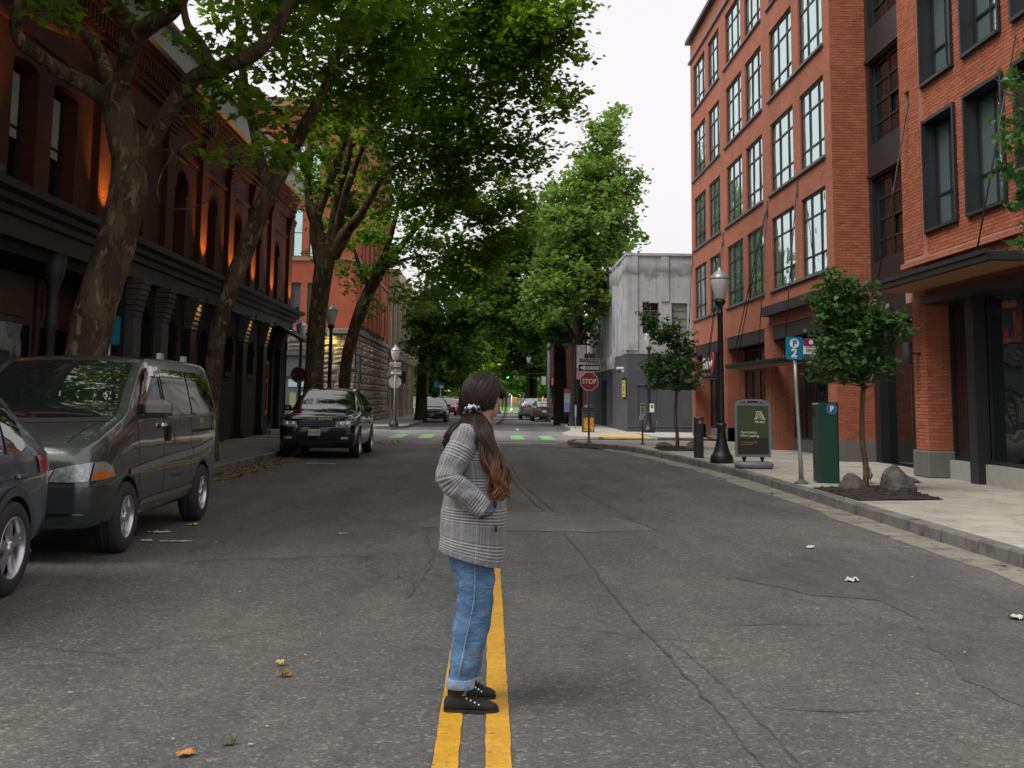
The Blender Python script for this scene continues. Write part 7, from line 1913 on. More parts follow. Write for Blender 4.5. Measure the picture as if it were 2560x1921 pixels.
# ------------------------------------------------------------------ the woman on the centre line
import bmesh
WY = 5.92
wm_ = thing('person', 'woman in grey plaid jacket and rolled jeans standing on the yellow lines, looking away', 'person', (-.09, WY, 0))
def W_(px, py, dy=0.):
    """point on her, local to the root, at depth dy from her middle plane"""
    p = atY(px, py, WY + dy); return Vector((p.x + .09, dy, p.z))
PXM = WY / FPX
def loft(rows, n=28, sub=4, close=(True, True), pw=2.3):
    """rows: centre (Vector), half-size a along ea, half-size b along eb, ea, eb"""
    R_ = []
    for c, a, b, ea, eb in rows: R_.append(np.concatenate([np.array(c), [a, b], np.array(ea), np.array(eb)]))
    R_ = catmull(np.array(R_), sub); V = []; UV = []; m = len(R_); L = 0; prev = None
    for r_ in R_:
        c, a, b, ea, eb = r_[:3], r_[3], r_[4], r_[5:8], r_[8:11]
        if prev is not None: L += np.linalg.norm(c - prev)
        prev = c; per = math.pi * (a + b)
        for k in range(n):
            t = 2 * math.pi * k / n; ct, st_2 = math.cos(t), math.sin(t)
            x = math.copysign(abs(ct) ** (2 / pw), ct) * a; y = math.copysign(abs(st_2) ** (2 / pw), st_2) * b
            V.append(c + ea * x + eb * y); tt = (k / n if k <= n / 2 else k / n - 1); UV.append((tt * per, L))
    F = [(i * n + k, i * n + (k + 1) % n, (i + 1) * n + (k + 1) % n, (i + 1) * n + k) for i in range(m - 1) for k in range(n)]
    return np.array(V), F, UV, n, m
EX, EY, EZ = np.array([1., 0, 0]), np.array([0, 1., 0]), np.array([0, 0, 1.])
def hrow(py, l, r_, d, tilt=0., dy=0.):
    """horizontal section: left/right pixel, half depth; tilt = pixels the front side sits lower"""
    c = W_((l + r_) / 2, py, dy); a = (r_ - l) / 2 * PXM
    ea = np.array([1., 0, -tilt / max(r_ - l, 1)]); return (np.array(c), a, d, ea, EY)
def loft_obj(name, rows, mat, n=28, sub=4, cap=(True, True), pw=2.3, wrinkle=0., wscale=9., parent=None, seed=0):
    V, F, UV, n, m = loft(rows, n, sub, cap, pw)
    if wrinkle:
        from mathutils import noise as mn
        ctr = V.reshape(m, n, 3).mean(1).repeat(n, 0)
        D = V - ctr; D /= (np.linalg.norm(D, axis=1)[:, None] + 1e-6)
        for i in range(len(V)):
            p = Vector(V[i]) * wscale + Vector((seed, 0, 0)); k = mn.noise(Vector((p.x * .6, p.y * .6, p.z * 1.3))) + .5 * mn.noise(p * 2.1)
            V[i] += D[i] * k * wrinkle
    me = bpy.data.meshes.new(name); Fs = list(F)
    if cap[0]: Fs.append(tuple(range(n - 1, -1, -1)))
    if cap[1]: Fs.append(tuple((m - 1) * n + k for k in range(n)))
    me.from_pydata([tuple(v) for v in V], [], Fs)
    uv = me.uv_layers.new(name='UVMap'); per = [0] * len(V)
    for p in me.polygons:
        p.use_smooth = True
        us = [UV[v][0] for v in p.vertices]
        for li, vi in zip(p.loop_indices, p.vertices):
            u, v = UV[vi]
            if max(us) - min(us) > .2 and u < 0: u += max(us) - min(us) + .03
            uv.data[li].uv = (u, v)
    me.update(); return link(name, me, mat, parent or wm_)

def MPlaid(name):
    m, t, b = _nt(name)
    uvn = t.nodes.new('ShaderNodeUVMap'); sp = t.nodes.new('ShaderNodeSeparateXYZ'); t.links.new(uvn.outputs[0], sp.inputs[0])
    U, Vv = sp.outputs[0], sp.outputs[1]
    def fr(x, per, off=0.): return math_(t, 'FRACT', math_(t, 'ADD', math_(t, 'DIVIDE', x, per), off))
    def lt(x, v): return math_(t, 'LESS_THAN', x, v)
    base = (.165, .17, .18)
    fineV, fineU = fr(Vv, .0150), fr(U, .0150)
    bandV, bandU = lt(fr(Vv, .158, .35), .50), lt(fr(U, .135, .1), .36)
    altV = mixc(t, lt(fineV, .42), (.075, .076, .080), (.40, .40, .41)); altU = mixc(t, lt(fineU, .45), (.085, .087, .093), (.23, .23, .24))
    tiny = mixc(t, lt(fr(U, .0062), .5), (.125, .128, .135), (.215, .22, .23))
    c = mixc(t, .75, base, tiny)
    c = mixc(t, math_(t, 'MULTIPLY', bandU, .5), c, altU)
    c = mixc(t, math_(t, 'MULTIPLY', bandV, .66), c, altV)
    thinU = lt(fr(U, .0675, .3), .045); thinV = lt(fr(Vv, .158, .08), .012)
    c = mixc(t, math_(t, 'MULTIPLY', thinU, .55), c, (.38, .38, .36))
    c = mixc(t, math_(t, 'MULTIPLY', lt(fr(U, .27, .55), .012), .6), c, (.36, .30, .13))
    t.links.new(c, b.inputs['Base Color']); b.inputs['Roughness'].default_value = .8; b.inputs['Specular IOR Level'].default_value = .25
    b.inputs['Sheen Weight'].default_value = .15
    co = _coord(t, True)
    bump(t, b, noise(t, co, 14, 4, .6, .8), .45, .03)
    return m
plaid = MPlaid('plaid_wool')
def MDenim(name, col):
    m, t, b = _nt(name); co = _coord(t, True)
    sp = t.nodes.new('ShaderNodeSeparateXYZ'); t.links.new(co, sp.inputs[0])
    c = ramp(t, noise(t, mapping(t, co, (1, 1, .6)), 9, 5, .6, .5), [(.25, c4(col, .62)), (.5, c4(col)), (.78, (col[0] * 1.9, col[1] * 1.6, col[2] * 1.35, 1))])
    w = noise(t, mapping(t, co, (1, 1, .3)), 260, 2, .6)
    c = mixc(t, 1., c, ramp(t, w, [(.3, (.8, .8, .82)), (.7, (1.2, 1.2, 1.17))]), 'MULTIPLY')
    t.links.new(c, b.inputs['Base Color']); b.inputs['Roughness'].default_value = .85; b.inputs['Specular IOR Level'].default_value = .2
    bump(t, b, noise(t, mapping(t, co, (1, 1, 2.2)), 7, 3, .5, .6), .6, .04)
    return m
denim = MDenim('blue_denim', (.085, .165, .295)); denim_c = MDenim('cuff_denim', (.20, .28, .38))
skin_m = M('skin', (.46, .24, .155), .5, var=.08, scale=12, obj=True)
shoe_m = M('black_canvas', (.012, .012, .012), .85, var=.35, scale=18, bmp=.4, bscale=200, obj=True); sole_m = M('black_sole', (.012, .011, .011), .7, obj=True)

# body: one continuous skin (mostly under the clothes)
def tube_np(mb, pts, rs, n=10): mb.tube(pts, rs, n)
bb = MB()
def ell(c, ax, rx, ry, rz_, n=14):
    """ellipsoid with forward axis ax (horizontal)"""
    fx = Vector(ax).normalized(); fy = Vector((-fx.y, fx.x, 0)); V = []; F = []
    for i in range(n + 1):
        th = math.pi * i / n
        for k in range(2 * n):
            ph = math.pi * k / n; V.append(Vector(c) + fx * (rx * math.sin(th) * math.cos(ph)) + fy * (ry * math.sin(th) * math.sin(ph)) + ZH * (rz_ * math.cos(th)))
    for i in range(n):
        for k in range(2 * n): F.append((i * 2 * n + k, i * 2 * n + (k + 1) % (2 * n), (i + 1) * 2 * n + (k + 1) % (2 * n), (i + 1) * 2 * n + k))
    bb.add(V, F)
HD = W_(1207, 991); FA = rad(42); FD = Vector((math.cos(FA), math.sin(FA), 0)); FL = Vector((-FD.y, FD.x, 0))   # head centre, facing, her left
ell(HD + Vector((0, 0, .012)), FD, .098, .076, .100); ell(HD + FD * .028 - Vector((0, 0, .055)), FD, .070, .058, .072)
ell(HD + FD * .082 - Vector((0, 0, .092)), FD, .018, .020, .016, 8)                          # chin
bb.tube([HD + FD * .092 + Vector((0, 0, .015)), HD + FD * .104 - Vector((0, 0, .010)), HD + FD * .116 - Vector((0, 0, .030)), HD + FD * .096 - Vector((0, 0, .038))], [.008, .011, .015, .012], 8)  # nose
for sg_ in (-1, 1): ell(HD + FD * .018 - FL * (-sg_) * .072 * 1 - Vector((0, 0, .022)), FD, .018, .009, .030, 8)   # ears
ell(HD + FD * .094 - Vector((0, 0, .060)), FD, .010, .024, .008, 8)                           # lips
nk = W_(1196, 1062)
bb.tube([HD + Vector((-.01, 0, -.04)), W_(1200, 1036), nk, W_(1190, 1085)], [.060, .056, .060, .085], 14)
V_, F_, _, n_, m_ = loft([hrow(1075, 1160, 1225, .10), hrow(1100, 1142, 1232, .165), hrow(1150, 1132, 1242, .175), hrow(1230, 1130, 1246, .155), hrow(1300, 1122, 1244, .165), hrow(1370, 1116, 1238, .175), hrow(1410, 1125, 1228, .16)], 22, 3)
bb.add([Vector(v) for v in V_], F_); bb.f.append(tuple(len(bb.v) - m_ * n_ + k for k in range(n_))); bb.sm.append(False); bb.f.append(tuple(len(bb.v) - n_ + k for k in range(n_))); bb.sm.append(False)
SH, EL, WR = W_(1160, 1112, -.19), W_(1120, 1190, -.24), W_(1196, 1262, -.185)
SH2, EL2, WR2 = W_(1168, 1112, .19), W_(1150, 1195, .235), W_(1196, 1245, .19)
for s_, e_, w_ in ((SH, EL, WR), (SH2, EL2, WR2)):
    bb.tube([s_, s_ + (e_ - s_) * .5, e_, e_ + (w_ - e_) * .5, w_], [.045, .044, .040, .036, .027], 12)
    d = (Vector(((w_ - e_).normalized().x * .55, -math.copysign(.8, s_.y), -.30))).normalized(); sgn = -1 if s_.y < 0 else 1; upv = d.cross(Vector((1, 0, 0))).normalized()
    pc = w_ + d * .05
    bb.obox(pc, d, d.cross(upv).normalized(), upv, .045, .016, .038)
    for k, (o_, l_) in enumerate(((-.030, .060), (-.010, .072), (.010, .068), (.028, .052))):
        b0 = pc + d * .04 + upv * o_; b1 = b0 + d * l_ * .5 + Vector((0, -sgn * .006, 0)); b2 = b1 + d * l_ * .42 + Vector((0, -sgn * .022, 0)); bb.tube([b0 - d * .02, b0, b1, b2], [.009, .0095, .0088, .007], 8)
    t0 = w_ + d * .03 + upv * .034; bb.tube([t0 - upv * .012, t0 + upv * .012 + d * .02, t0 + upv * .016 + d * .05, t0 + upv * .010 + d * .072], [.011, .011, .010, .008], 8)
LEG1 = [(1178, 1392, -.085), (1186, 1470, -.09), (1184, 1540, -.10), (1172, 1620, -.105), (1157, 1700, -.11), (1150, 1755, -.11)]
LEG2 = [(1186, 1392, .085), (1192, 1470, .09), (1187, 1540, .10), (1177, 1620, .12), (1168, 1690, .14), (1168, 1722, .145)]
for Lg in (LEG1, LEG2): bb.tube([W_(*p) for p in Lg], [.08, .068, .052, .048, .034, .034], 12)
# feet inside the shoes
for hx, hy, tx, ty, d0 in ((1118, 1768, 1226, 1772, -.11), (1150, 1735, 1226, 1738, .145)): bb.tube([W_(hx, hy, d0), W_((hx + tx) / 2, (hy + ty) / 2, d0), W_(tx, ty, d0)], [.03, .034, .024], 10)
me0 = bb.mesh('body'); ob0 = bpy.data.objects.new('tmpbody', me0); COL.objects.link(ob0)
md = ob0.modifiers.new('r', 'REMESH'); md.mode = 'VOXEL'; md.voxel_size = .0065
ms = ob0.modifiers.new('s', 'SMOOTH'); ms.factor = .5; ms.iterations = 4
dg = bpy.context.evaluated_depsgraph_get(); dg.update(); bm_ = bpy.data.meshes.new_from_object(ob0.evaluated_get(dg)); bpy.data.objects.remove(ob0)
bm_.polygons.foreach_set('use_smooth', [True] * len(bm_.polygons)); bm_.materials.clear()
link('body', bm_, skin_m, wm_)

# jeans
def limb_rows(P, hw, dp):
    return [(np.array(W_(x, y, d)), w * PXM, q, EX, EY) for (x, y, d), w, q in zip(P, hw, dp)]
J1 = [(1177, 1375, -.085), (1180, 1402, -.085), (1187, 1450, -.088), (1187, 1500, -.092), (1181, 1548, -.098), (1170, 1610, -.104), (1160, 1665, -.108), (1152, 1700, -.11), (1151, 1716, -.11)]
J2 = [(1183, 1375, .085), (1186, 1402, .085), (1191, 1450, .088), (1190, 1500, .095), (1186, 1548, .105), (1176, 1610, .12), (1170, 1660, .135), (1166, 1690, .143), (1166, 1696, .143)]
jl = loft_obj('jeans_leg', limb_rows(J1, [57, 55, 46, 42, 42, 39, 34, 31.5, 31], [.095, .095, .088, .082, .078, .074, .07, .068, .068]), denim, 30, 6, (True, False), 2.2, .012, 9, seed=2)
loft_obj('jeans_leg', limb_rows(J2, [54, 53, 46, 42, 40, 36, 31, 29, 29], [.095, .095, .088, .082, .078, .074, .07, .066, .066]), denim, 30, 6, (True, False), 2.2, .012, 9, seed=7)
loft_obj('jeans_seat', [hrow(1330, 1122, 1240, .16), hrow(1375, 1119, 1237, .172), hrow(1410, 1126, 1234, .165), hrow(1432, 1136, 1228, .13)], denim, 30, 4, (True, True), 2.3, .006)
def cuff(P, hw, dp): return loft_obj('jeans_cuff', limb_rows(P, hw, dp), denim_c, 30, 3, (True, True), 2.3, .002)
cuff([(1151, 1694, -.11), (1151, 1697, -.11), (1151, 1716, -.11), (1151, 1719, -.11)], [31.5, 33.5, 33.5, 32], [.07, .074, .074, .07])
cuff([(1166, 1672, .143), (1166, 1676, .143), (1166, 1694, .143), (1166, 1697, .143)], [29, 31, 31, 30], [.067, .07, .07, .067])
# side seam of the near leg
sm = MB(); SP = catmull(np.array([np.array(W_(x, y, d - q * .99)) for (x, y, d), q in zip([(1186, 1402, -.085), (1188, 1450, -.088), (1185, 1500, -.092), (1176, 1548, -.098), (1163, 1610, -.104), (1152, 1665, -.108), (1146, 1692, -.11)], [.097, .092, .088, .084, .08, .075, .072])]), 8)
sm.tube([Vector(p) + Vector((0, -.004, 0)) for p in SP], .0035, 5); sm.build('side_seam', denim_c, jl)

# shoes
def shoe(hx, tx, py_sole, d0, name='shoe'):
    L = (tx - hx); base = W_(hx, py_sole, d0); x0 = base.x; l = L * PXM
    prof = [(.0, .018, .035), (.03, .032, .058), (.14, .039, .074), (.30, .041, .080), (.46, .043, .070), (.62, .047, .054), (.78, .047, .044), (.92, .037, .035), (1., .014, .022)]
    rows = []
    for u, hw, hh in prof: rows.append((np.array([x0 + u * l, d0 - .004, .012 + hh * .5]), hw, hh * .5, EY, EZ))
    o = loft_obj(name, rows, shoe_m, 20, 4, (True, True), 2.5, .0025, 20)
    mb = MB(); P = []
    for u, w in ((-.005, .016), (.04, .034), (.16, .041), (.35, .043), (.55, .046), (.75, .050), (.9, .043), (.97, .032), (1.015, .012)): P.append((x0 + u * l, w))
    poly = [(x, d0 - w) for x, w in P] + [(x, d0 + w) for x, w in P[::-1]]
    mb.prism(poly, .0, .019); mb.build('sole', sole_m, o)
    loft_obj('sock', [(np.array([x0 + .22 * l, d0, .07]), .040, .036, EX, EY), (np.array([x0 + .24 * l, d0, .10]), .048, .042, EX, EY), (np.array([x0 + .27 * l, d0, .15]), .053, .048, EX, EY), (np.array([x0 + .28 * l, d0, .20]), .053, .05, EX, EY)], shoe_m, 16, 2, parent=o)
    mb = MB()
    for k in range(4): mb.lathe([(.0, -.004), (.0055, -.002), (.006, .002)], 8, (x0 + (.42 + .075 * k) * l, d0 - .041 - .002 * k, .074 - .0095 * k), 'y', True, False)
    e = mb.build('eyelets', M('eyelet', (.6, .6, .58), .35, .7), o); e['kind'] = 'stuff'
    mb = MB()
    for k in range(4): mb.tube([(x0 + (.42 + .075 * k) * l, d0 - .036, .092 - .0105 * k), (x0 + (.45 + .075 * k) * l, d0, .104 - .0115 * k), (x0 + (.42 + .075 * k) * l, d0 + .036, .092 - .0105 * k)], .004, 5)
    e = mb.build('laces', M('black_lace', (.02, .02, .02), .8), o); e['kind'] = 'stuff'
    return o
shoe(1109, 1237, 1785, -.11); shoe(1140, 1237, 1748, .145)

# jacket
jk = loft_obj('jacket', [hrow(1062, 1166, 1222, .072), hrow(1070, 1156, 1228, .11), hrow(1084, 1142, 1236, .165), hrow(1105, 1130, 1243, .205), hrow(1140, 1124, 1250, .216), hrow(1190, 1119, 1258, .212), hrow(1240, 1112, 1264, .212), hrow(1290, 1106, 1265, .214, 8), hrow(1335, 1101, 1263, .218, 22), hrow(1375, 1098, 1260, .222, 36), hrow(1392, 1098, 1258, .222, 42)], plaid, 44, 6, (True, False), 2.35, .010, 7., seed=4)
loft_obj('jacket_lining', [hrow(1370, 1104, 1254, .212, 36), hrow(1389, 1103, 1253, .213, 42)], M('lining', (.03, .03, .032), .9), 30, 2, (True, False), 2.35, parent=jk)
def arm(pts, rs, name, seed):
    P = [Vector(p) for p in pts]; rows = []
    for i, p in enumerate(P):
        a = P[max(i - 1, 0)]; b = P[min(i + 1, len(P) - 1)]; d = (b - a).normalized(); ey = Vector((0, 1, 0)); ea = (d.cross(ey)).normalized(); eb = d.cross(ea).normalized() * -1
        rows.append((np.array(p), rs[i], rs[i] * .86, np.array(ea), np.array(eb)))
    return loft_obj(name, rows, plaid, 26, 6, (True, True), 2.1, .014, 13., jk, seed)
arm([W_(1174, 1076, -.155), W_(1163, 1098, -.185), W_(1147, 1132, -.21), W_(1130, 1166, -.232), W_(1122, 1192, -.24), W_(1136, 1212, -.243), W_(1163, 1234, -.24), W_(1190, 1256, -.232), W_(1212, 1274, -.225)], [.062, .074, .072, .068, .066, .064, .060, .056, .053], 'sleeve', 3)
arm([W_(1180, 1078, .155), W_(1172, 1100, .19), W_(1158, 1150, .225), W_(1150, 1195, .24), W_(1185, 1235, .235), W_(1225, 1270, .2)], [.062, .072, .070, .066, .060, .053], 'sleeve', 9)
# cuff edge, pocket welt, buttons, collar and yellow scarf edge
mb = MB(); mb.tube([W_(1186, 1286, -.232), W_(1205, 1294, -.238), W_(1226, 1288, -.236), W_(1236, 1276, -.226)], [.006, .007, .007, .005], 6); mb.build('pocket_welt', M('welt_dark', (.05, .05, .055), .85), jk)
for px, py in ((1238, 1262), (1240, 1322)):
    mb = MB(); c = W_(px, py, -.186); mb.lathe([(0, -.012), (.010, -.012), (.012, -.004)], 12, c, 'y', True, False)
    for i, v in enumerate(mb.v): mb.v[i] = (c.x + (v[0] - c.x) * .6, v[1], c.z + (v[2] - c.z) * 1.6)
    mb.build('button', M('button_black', (.012, .012, .012), .4), jk)
loft_obj('collar', [hrow(1050, 1172, 1222, .066), hrow(1058, 1166, 1226, .078), hrow(1070, 1158, 1230, .10)], plaid, 26, 3, (False, False), 2.2, .003, parent=jk)
mb = MB(); mb.tube([W_(1219, 1052, -.05), W_(1224, 1062, -.045), W_(1229, 1076, -.03), W_(1233, 1086, 0)], [.012, .016, .013, .006], 8, flat=.5); mb.build('yellow_scarf', M('yellow_cloth', (.60, .42, .10), .8), wm_)

# hair
def MHair(name, top, tip, z0, z1):
    m, t, b = _nt(name); co = _coord(t, True)
    sp = t.nodes.new('ShaderNodeSeparateXYZ'); t.links.new(co, sp.inputs[0])
    n1 = t.nodes.new('ShaderNodeMapRange'); n1.inputs['From Min'].default_value = z0; n1.inputs['From Max'].default_value = z1; t.links.new(sp.outputs[2], n1.inputs['Value'])
    g = t.nodes.new('ShaderNodeNewGeometry')
    c = mixc(t, n1.outputs[0], top, tip)
    st = noise(t, mapping(t, co, (1, 1, .12)), 120, 3, .6)
    c = mixc(t, 1., c, ramp(t, st, [(.3, (.5, .5, .5)), (.7, (1.6, 1.55, 1.5))]), 'MULTIPLY')
    c = mixc(t, 1., c, ramp(t, g.outputs['Random Per Island'], [(0, (.65, .65, .65)), (1, (1.5, 1.45, 1.4))]), 'MULTIPLY')
    t.links.new(c, b.inputs['Base Color']); b.inputs['Roughness'].default_value = .5; b.inputs['Specular IOR Level'].default_value = .3
    return m
hair_m = MHair('brown_hair', (.021, .0125, .009), (.15, .070, .032), 1.34, 1.04)
hr = None
def shell(c, fwd, a, b_, cz, u0, keep, name, mat):
    """ellipsoid cap; keep(dir) says which directions are covered"""
    fx = Vector(fwd); fy = Vector((-fx.y, fx.x, 0)); n = 26; V = []; ok = []
    for i in range(n + 1):
        th = math.pi * i / n
        for k in range(2 * n):
            ph = math.pi * k / n; d = Vector((math.sin(th) * math.cos(ph), math.sin(th) * math.sin(ph), math.cos(th)))
            V.append(Vector(c) + fx * (a * d.x) + fy * (b_ * d.y) + ZH * (cz * d.z)); ok.append(keep(d))
    F = []
    for i in range(n):
        for k in range(2 * n):
            q = (i * 2 * n + k, i * 2 * n + (k + 1) % (2 * n), (i + 1) * 2 * n + (k + 1) % (2 * n), (i + 1) * 2 * n + k)
            if all(ok[v] for v in q): F.append(q)
    used = sorted({v for f in F for v in f}); mp = {v: i for i, v in enumerate(used)}
    return MB().add([V[v] for v in used], [tuple(mp[v] for v in f) for f in F], True).build(name, mat, wm_)
HC = HD + Vector((-.004, 0, .014))
def covered(d): return not (d.x > .30 + max(0, d.z) * .75 and d.z < .62) and not (d.z < -.75)
hr = shell(HC, FD, .112, .094, .112, 0, covered, 'hair', hair_m)
SC = W_(1180, 1026, -.045)
# strands combed from the hairline back to the tie
def on_head(d, k=1.): return HC + (FD * (.112 * d.x) + FL * (.094 * d.y) + ZH * (.112 * d.z)) * k
def head_dir(p):
    q = p - HC; d = Vector((q.dot(FD) / .112, q.dot(FL) / .094, q.z / .112)); return d.normalized()
mb = MB(); tdir = head_dir(SC); r2 = random.Random(5)
for i in range(520):
    th = r2.uniform(.0, 2 * math.pi); 
    d0 = Vector((r2.uniform(-.5, .62), r2.uniform(-1, 1), r2.uniform(-.25, 1))).normalized()
    if not covered(d0): continue
    P = []; k = 1.012 + r2.uniform(-.012, .022); dv = Vector((r2.gauss(0, .035), r2.gauss(0, .035), r2.gauss(0, .03)))
    for t in np.linspace(0, 1, 9):
        d = (d0 * (1 - t) + (tdir + dv) * t); 
        if d.length < .05: d = tdir.copy()
        d = d.normalized(); P.append(on_head(d, k + .012 * math.sin(t * 3.1)))
    mb.tube(P, [.0016, .0024, .0026, .0026, .0026, .0026, .0026, .0024, .002], 4, True, False)
hs_ = mb.build('hair_strands', hair_m, hr); hs_['kind'] = 'stuff'
def tress(path, hw, dp, ns, name, wav=.012, seed=1, sr=.0026):
    r3 = random.Random(seed)
    K = catmull(np.array([list(W_(x, y, d)) + [w * PXM, q] for (x, y, d), w, q in zip(path, hw, dp)]), 6)
    rows = [(k[:3], k[3] * .82, k[4] * .85, EX, EY) for k in K[::3]]
    o = loft_obj(name, rows, hair_m, 20, 2, (True, True), 2., .010, 16., hr, seed)
    mb = MB()
    for i in range(ns):
        a = r3.uniform(0, 2 * math.pi); rr = r3.uniform(.72, 1.06); gq = int(a / 6.28 * 7); ph = gq * 2.3 + r3.uniform(-.35, .35); fq = 2.0 + (gq % 3) * .45; t0 = int(r3.uniform(0, .25) * len(K)); t1 = int(r3.uniform(.72, 1.0) * len(K))
        P = []
        for j in range(t0, t1):
            k = K[j]; t = j / len(K); wv = wav * math.sin(fq * 6.28 * t + ph) * t
            P.append(Vector(k[:3]) + Vector((math.cos(a) * k[3] * rr + wv, math.sin(a) * k[4] * rr + wv * .5, 0)))
        if len(P) > 4: mb.tube(P, [sr * (1 - .6 * abs(2 * j / len(P) - 1) ** 3) for j in range(len(P))], 4, True, False)
    s_ = mb.build('strands', hair_m, o); s_['kind'] = 'stuff'
    return o
tress([(1186, 1030, -.05), (1188, 1048, -.10), (1197, 1072, -.17), (1214, 1105, -.20), (1224, 1140, -.205), (1238, 1175, -.205), (1248, 1205, -.205), (1252, 1232, -.205), (1254, 1252, -.20)], [16, 27, 32, 25, 22, 24, 22, 17, 7], [.04, .055, .05, .05, .048, .05, .048, .04, .02], 460, 'ponytail', .034, 3)
tress([(1180, 1034, -.05), (1160, 1050, -.09), (1140, 1064, -.13), (1122, 1082, -.17), (1114, 1102, -.17), (1113, 1122, -.165), (1107, 1138, -.16)], [10, 11, 9, 6, 5, 4, 2], [.02, .02, .018, .012, .010, .008, .004], 46, 'back_lock', .010, 8)
tress([(1170, 1040, -.03), (1172, 1058, -.08), (1180, 1070, -.14), (1196, 1086, -.18)], [14, 26, 30, 18], [.03, .04, .04, .03], 110, 'shoulder_hair', .006, 12)
def lock(P, r0, name, n=9, sp_=.006, seed=4):
    r3 = random.Random(seed); mb = MB()
    for i in range(n):
        o_ = Vector((r3.gauss(0, sp_), r3.gauss(0, sp_), r3.gauss(0, sp_ * .4))); p, r_ = smooth_path([Vector(q) + o_ * (.3 + j * .3) for j, q in enumerate(P)], [r0 * (1 - .75 * j / (len(P) - 1)) for j in range(len(P))], 6); mb.tube(p, r_, 4, True, False)
    o = mb.build(name, hair_m, hr); o['kind'] = 'stuff'; return o
lock([W_(1234, 950, -.03), W_(1252, 968, -.03), W_(1262, 986, -.02), W_(1264, 1008, -.02), W_(1262, 1034, -.02), W_(1254, 1052, -.02), W_(1240, 1062, -.02)], .0022, 'face_lock', 12, .003)
lock([W_(1240, 960, -.02), W_(1254, 978, -.01), W_(1257, 1000, -.01), W_(1256, 1026, -.01)], .002, 'face_lock', 9, .002, 9)
lock([W_(1196, 936, 0), W_(1210, 931, 0), W_(1226, 938, .0)], .0012, 'fly_away', 8, .003, 2)
lock([W_(1228, 1010, -.065), W_(1234, 1030, -.062), W_(1226, 1044, -.06)], .002, 'ear_wisp', 5, .002, 3)
# scrunchie and sunglasses
mb = MB(); r4 = random.Random(9); ring = []
ax = Vector((.25, -.6, -.75)).normalized(); u_ = ax.orthogonal().normalized(); v_ = ax.cross(u_)
for k in range(28):
    a = 2 * math.pi * k / 27; ring.append(SC + Vector((.002, -.035, -.004)) + (u_ * math.cos(a) + v_ * math.sin(a)) * (.029 + .004 * math.sin(a * 9)) + ax * .005 * math.cos(a * 7))
mb.tube(ring, [.015 + .004 * math.sin(k * 2.1) for k in range(28)], 8, True, False)
def MCow(name):
    m, t, b = _nt(name); co = _coord(t, True)
    t.links.new(ramp(t, noise(t, co, 38, 2, .5), [(.5, (.02, .02, .035)), (.56, (.6, .6, .66))]), b.inputs['Base Color']); b.inputs['Roughness'].default_value = .6; return m
mb.build('scrunchie', MCow('patterned_cloth'), hr)
gl = MB(); e0 = HD + FD * .092 + Vector((0, 0, .008))
for sg_ in (-1, 1):
    c = e0 - FL * sg_ * -.036; q = []
    for k in range(14): a = 2 * math.pi * k / 14; q.append(c + FL * math.cos(a) * .028 + ZH * math.sin(a) * .023 + FD * .006)
    gl.extr(q, FD * .004)
    gl.tube([c + FL * sg_ * .028 + ZH * .012, HD + FL * sg_ * .084 + FD * .04 + ZH * .012, HD + FL * sg_ * .084 + FD * .0 + ZH * .006], .004, 5)
gl.tube([e0 - FL * .01 + FD * .012, e0 + FL * .01 + FD * .012], .004, 5)
gl.build('sunglasses', M('black_acetate', (.01, .01, .01), .15), wm_)

# ------------------------------------------------------------------ litter and leaves
def leaf_litter(name, label, area, n, mats, sz, cat=None):
    C = np.stack([NG.uniform(area[0], area[1], n), NG.uniform(area[2], area[3], n), NG.uniform(.008, .02, n)], 1)
    me = leaf_mesh(name, C, sz, LOBED, 2.2); o = link(name, me, mats); o['kind'] = 'stuff'; o['label'] = label; return o
dry = MLeaf('dry_leaf', (.10, .06, .025), (.36, .25, .10), .15, .8)
leaf_litter('fallen_leaves', 'dry fallen leaves gathered along the left gutter', (-5.4, -4.75, 17, 30), 900, dry, .09)
leaf_litter('fallen_leaves', 'dry leaves scattered by the left corner kerb', (-5.2, -3.2, 38.5, 41.5), 260, dry, .09)
leaf_litter('fallen_leaves', 'few dry leaves along the right gutter', (4.7, 5.08, 8, 36), 70, dry, .06)
paper = M('paper_scrap', (.50, .49, .46), .85, var=.3, scale=20); brown = M('bark_chip', (.20, .12, .06), .85); orl = M('orange_leaf', (.50, .20, .04), .7); yll = M('yellow_scrap', (.5, .42, .12), .8)
def scrap(lab, name, x, y, l, w, mat, rz, crumple=.02, cat='litter', grp=None):
    t = thing(name, lab, cat, (x, y, .012), rz, grp); mb = MB(); nx, ny = 5, 4; V = []
    for j in range(ny + 1):
        for i in range(nx + 1):
            u, v = i / nx - .5, j / ny - .5; e = 1 - .55 * abs(v * 2) ** 2 * (1 if j in (0, ny) else .5)
            V.append((u * l * e + RN.uniform(-.1, .1) * l * .4, v * w + RN.uniform(-.1, .1) * w * .3, max(0, RN.uniform(-.3, 1) * crumple)))
    F = [(j * (nx + 1) + i, j * (nx + 1) + i + 1, (j + 1) * (nx + 1) + i + 1, (j + 1) * (nx + 1) + i) for j in range(ny) for i in range(nx)]
    mb.add(V, F).build('sheet', mat, t); return t
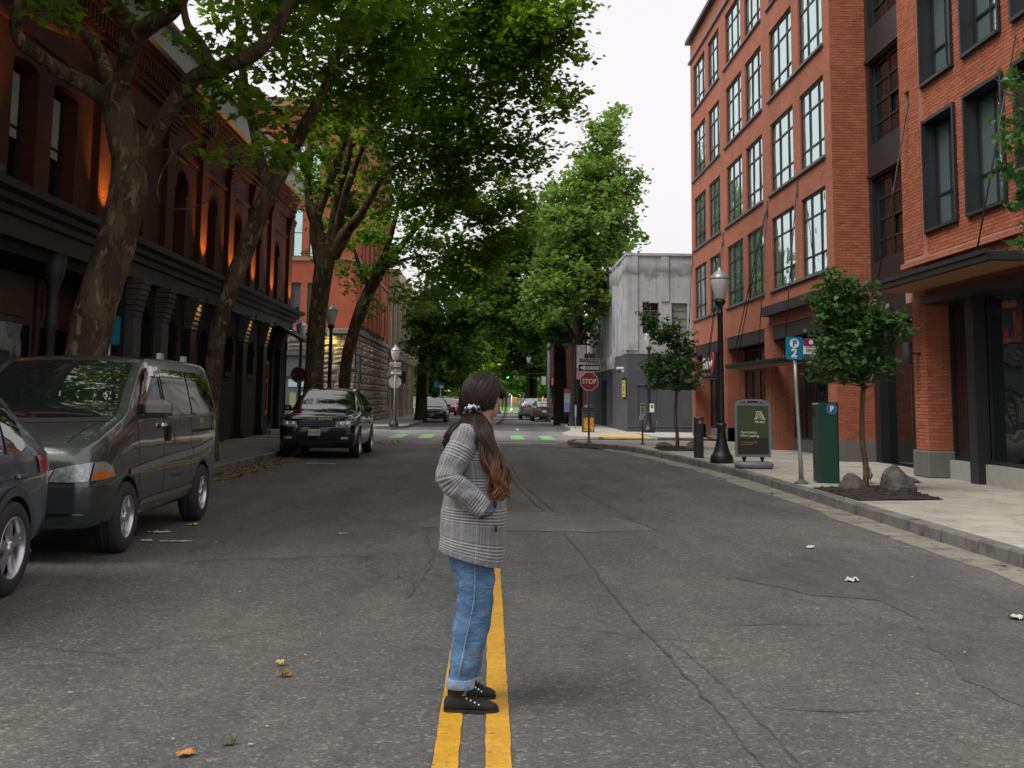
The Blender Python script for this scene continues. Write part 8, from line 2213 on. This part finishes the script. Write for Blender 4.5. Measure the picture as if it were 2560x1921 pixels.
scrap('crumpled white paper on the road before the near young oak', 'paper_scrap', 3.19, 10.06, .13, .10, paper, .3, .035)
scrap('small white paper scrap further up the right lane', 'paper_scrap', 3.46, 12.32, .12, .08, paper, 1., .025)
scrap('white cup lid lying at the right edge of the picture', 'cup_lid', 3.86, 8.42, .12, .11, paper, .2, .03)
scrap('long white paper strip by the van', 'paper_scrap', -3.3, 12.13, .34, .05, paper, .15, .01)
scrap('white paper scrap beside the van sill', 'paper_scrap', -3.72, 12.92, .26, .12, paper, .1, .015)
scrap('short pale scrap just behind the van front wheel', 'paper_scrap', -3.63, 12.15, .13, .07, paper, .1, .015)
scrap('white paper on the road in front of the black SUV', 'paper_scrap', -3.9, 26.2, .7, .12, paper, .05, .02)
scrap('orange leaf on the road at the bottom of the picture', 'fallen_leaf', -1.3, 5.06, .09, .05, orl, .8, .012, 'leaf')
scrap('brown bark chunk left of the yellow line', 'bark_chip', -1.13, 6.46, .09, .045, brown, .1, .03)
scrap('small yellow scrap behind the bark chunk', 'paper_scrap', -1.2, 6.72, .04, .05, yll, 1.2, .03)
scrap('dry olive leaf near the bottom edge', 'fallen_leaf', -1.15, 5.22, .07, .04, M('olive_leaf', (.09, .08, .03), .8), .5, .02, 'leaf')
scrap('small brown chip beside the jacket elbow', 'bark_chip', -.77, 9.92, .07, .03, brown, .1, .03)
scrap('yellow leaf near the van rear wheel', 'fallen_leaf', -3.54, 13.7, .14, .08, yll, .4, .02, 'leaf')
scrap('white flake between the van and the woman', 'paper_scrap', -1.67, 13.01, .14, .04, paper, .2, .01)
mb = MB()
for i in range(200):
    x, y = RN.uniform(-3.6, 4.6), 3.5 + 34 * RN.random() ** 1.8; s_ = RN.uniform(.004, .012); a = RN.random() * 3
    d = Vector((math.cos(a), math.sin(a), 0)); mb.obox((x, y, .009), d, Vector((-d.y, d.x, 0)), ZH, s_, s_ * RN.uniform(.3, .7), .003)
o = mb.build('road_flecks', M('pale_fleck', (.36, .34, .30), .9, var=.4, scale=60), None); o['kind'] = 'stuff'; o['label'] = 'tiny pale chips scattered over the asphalt'
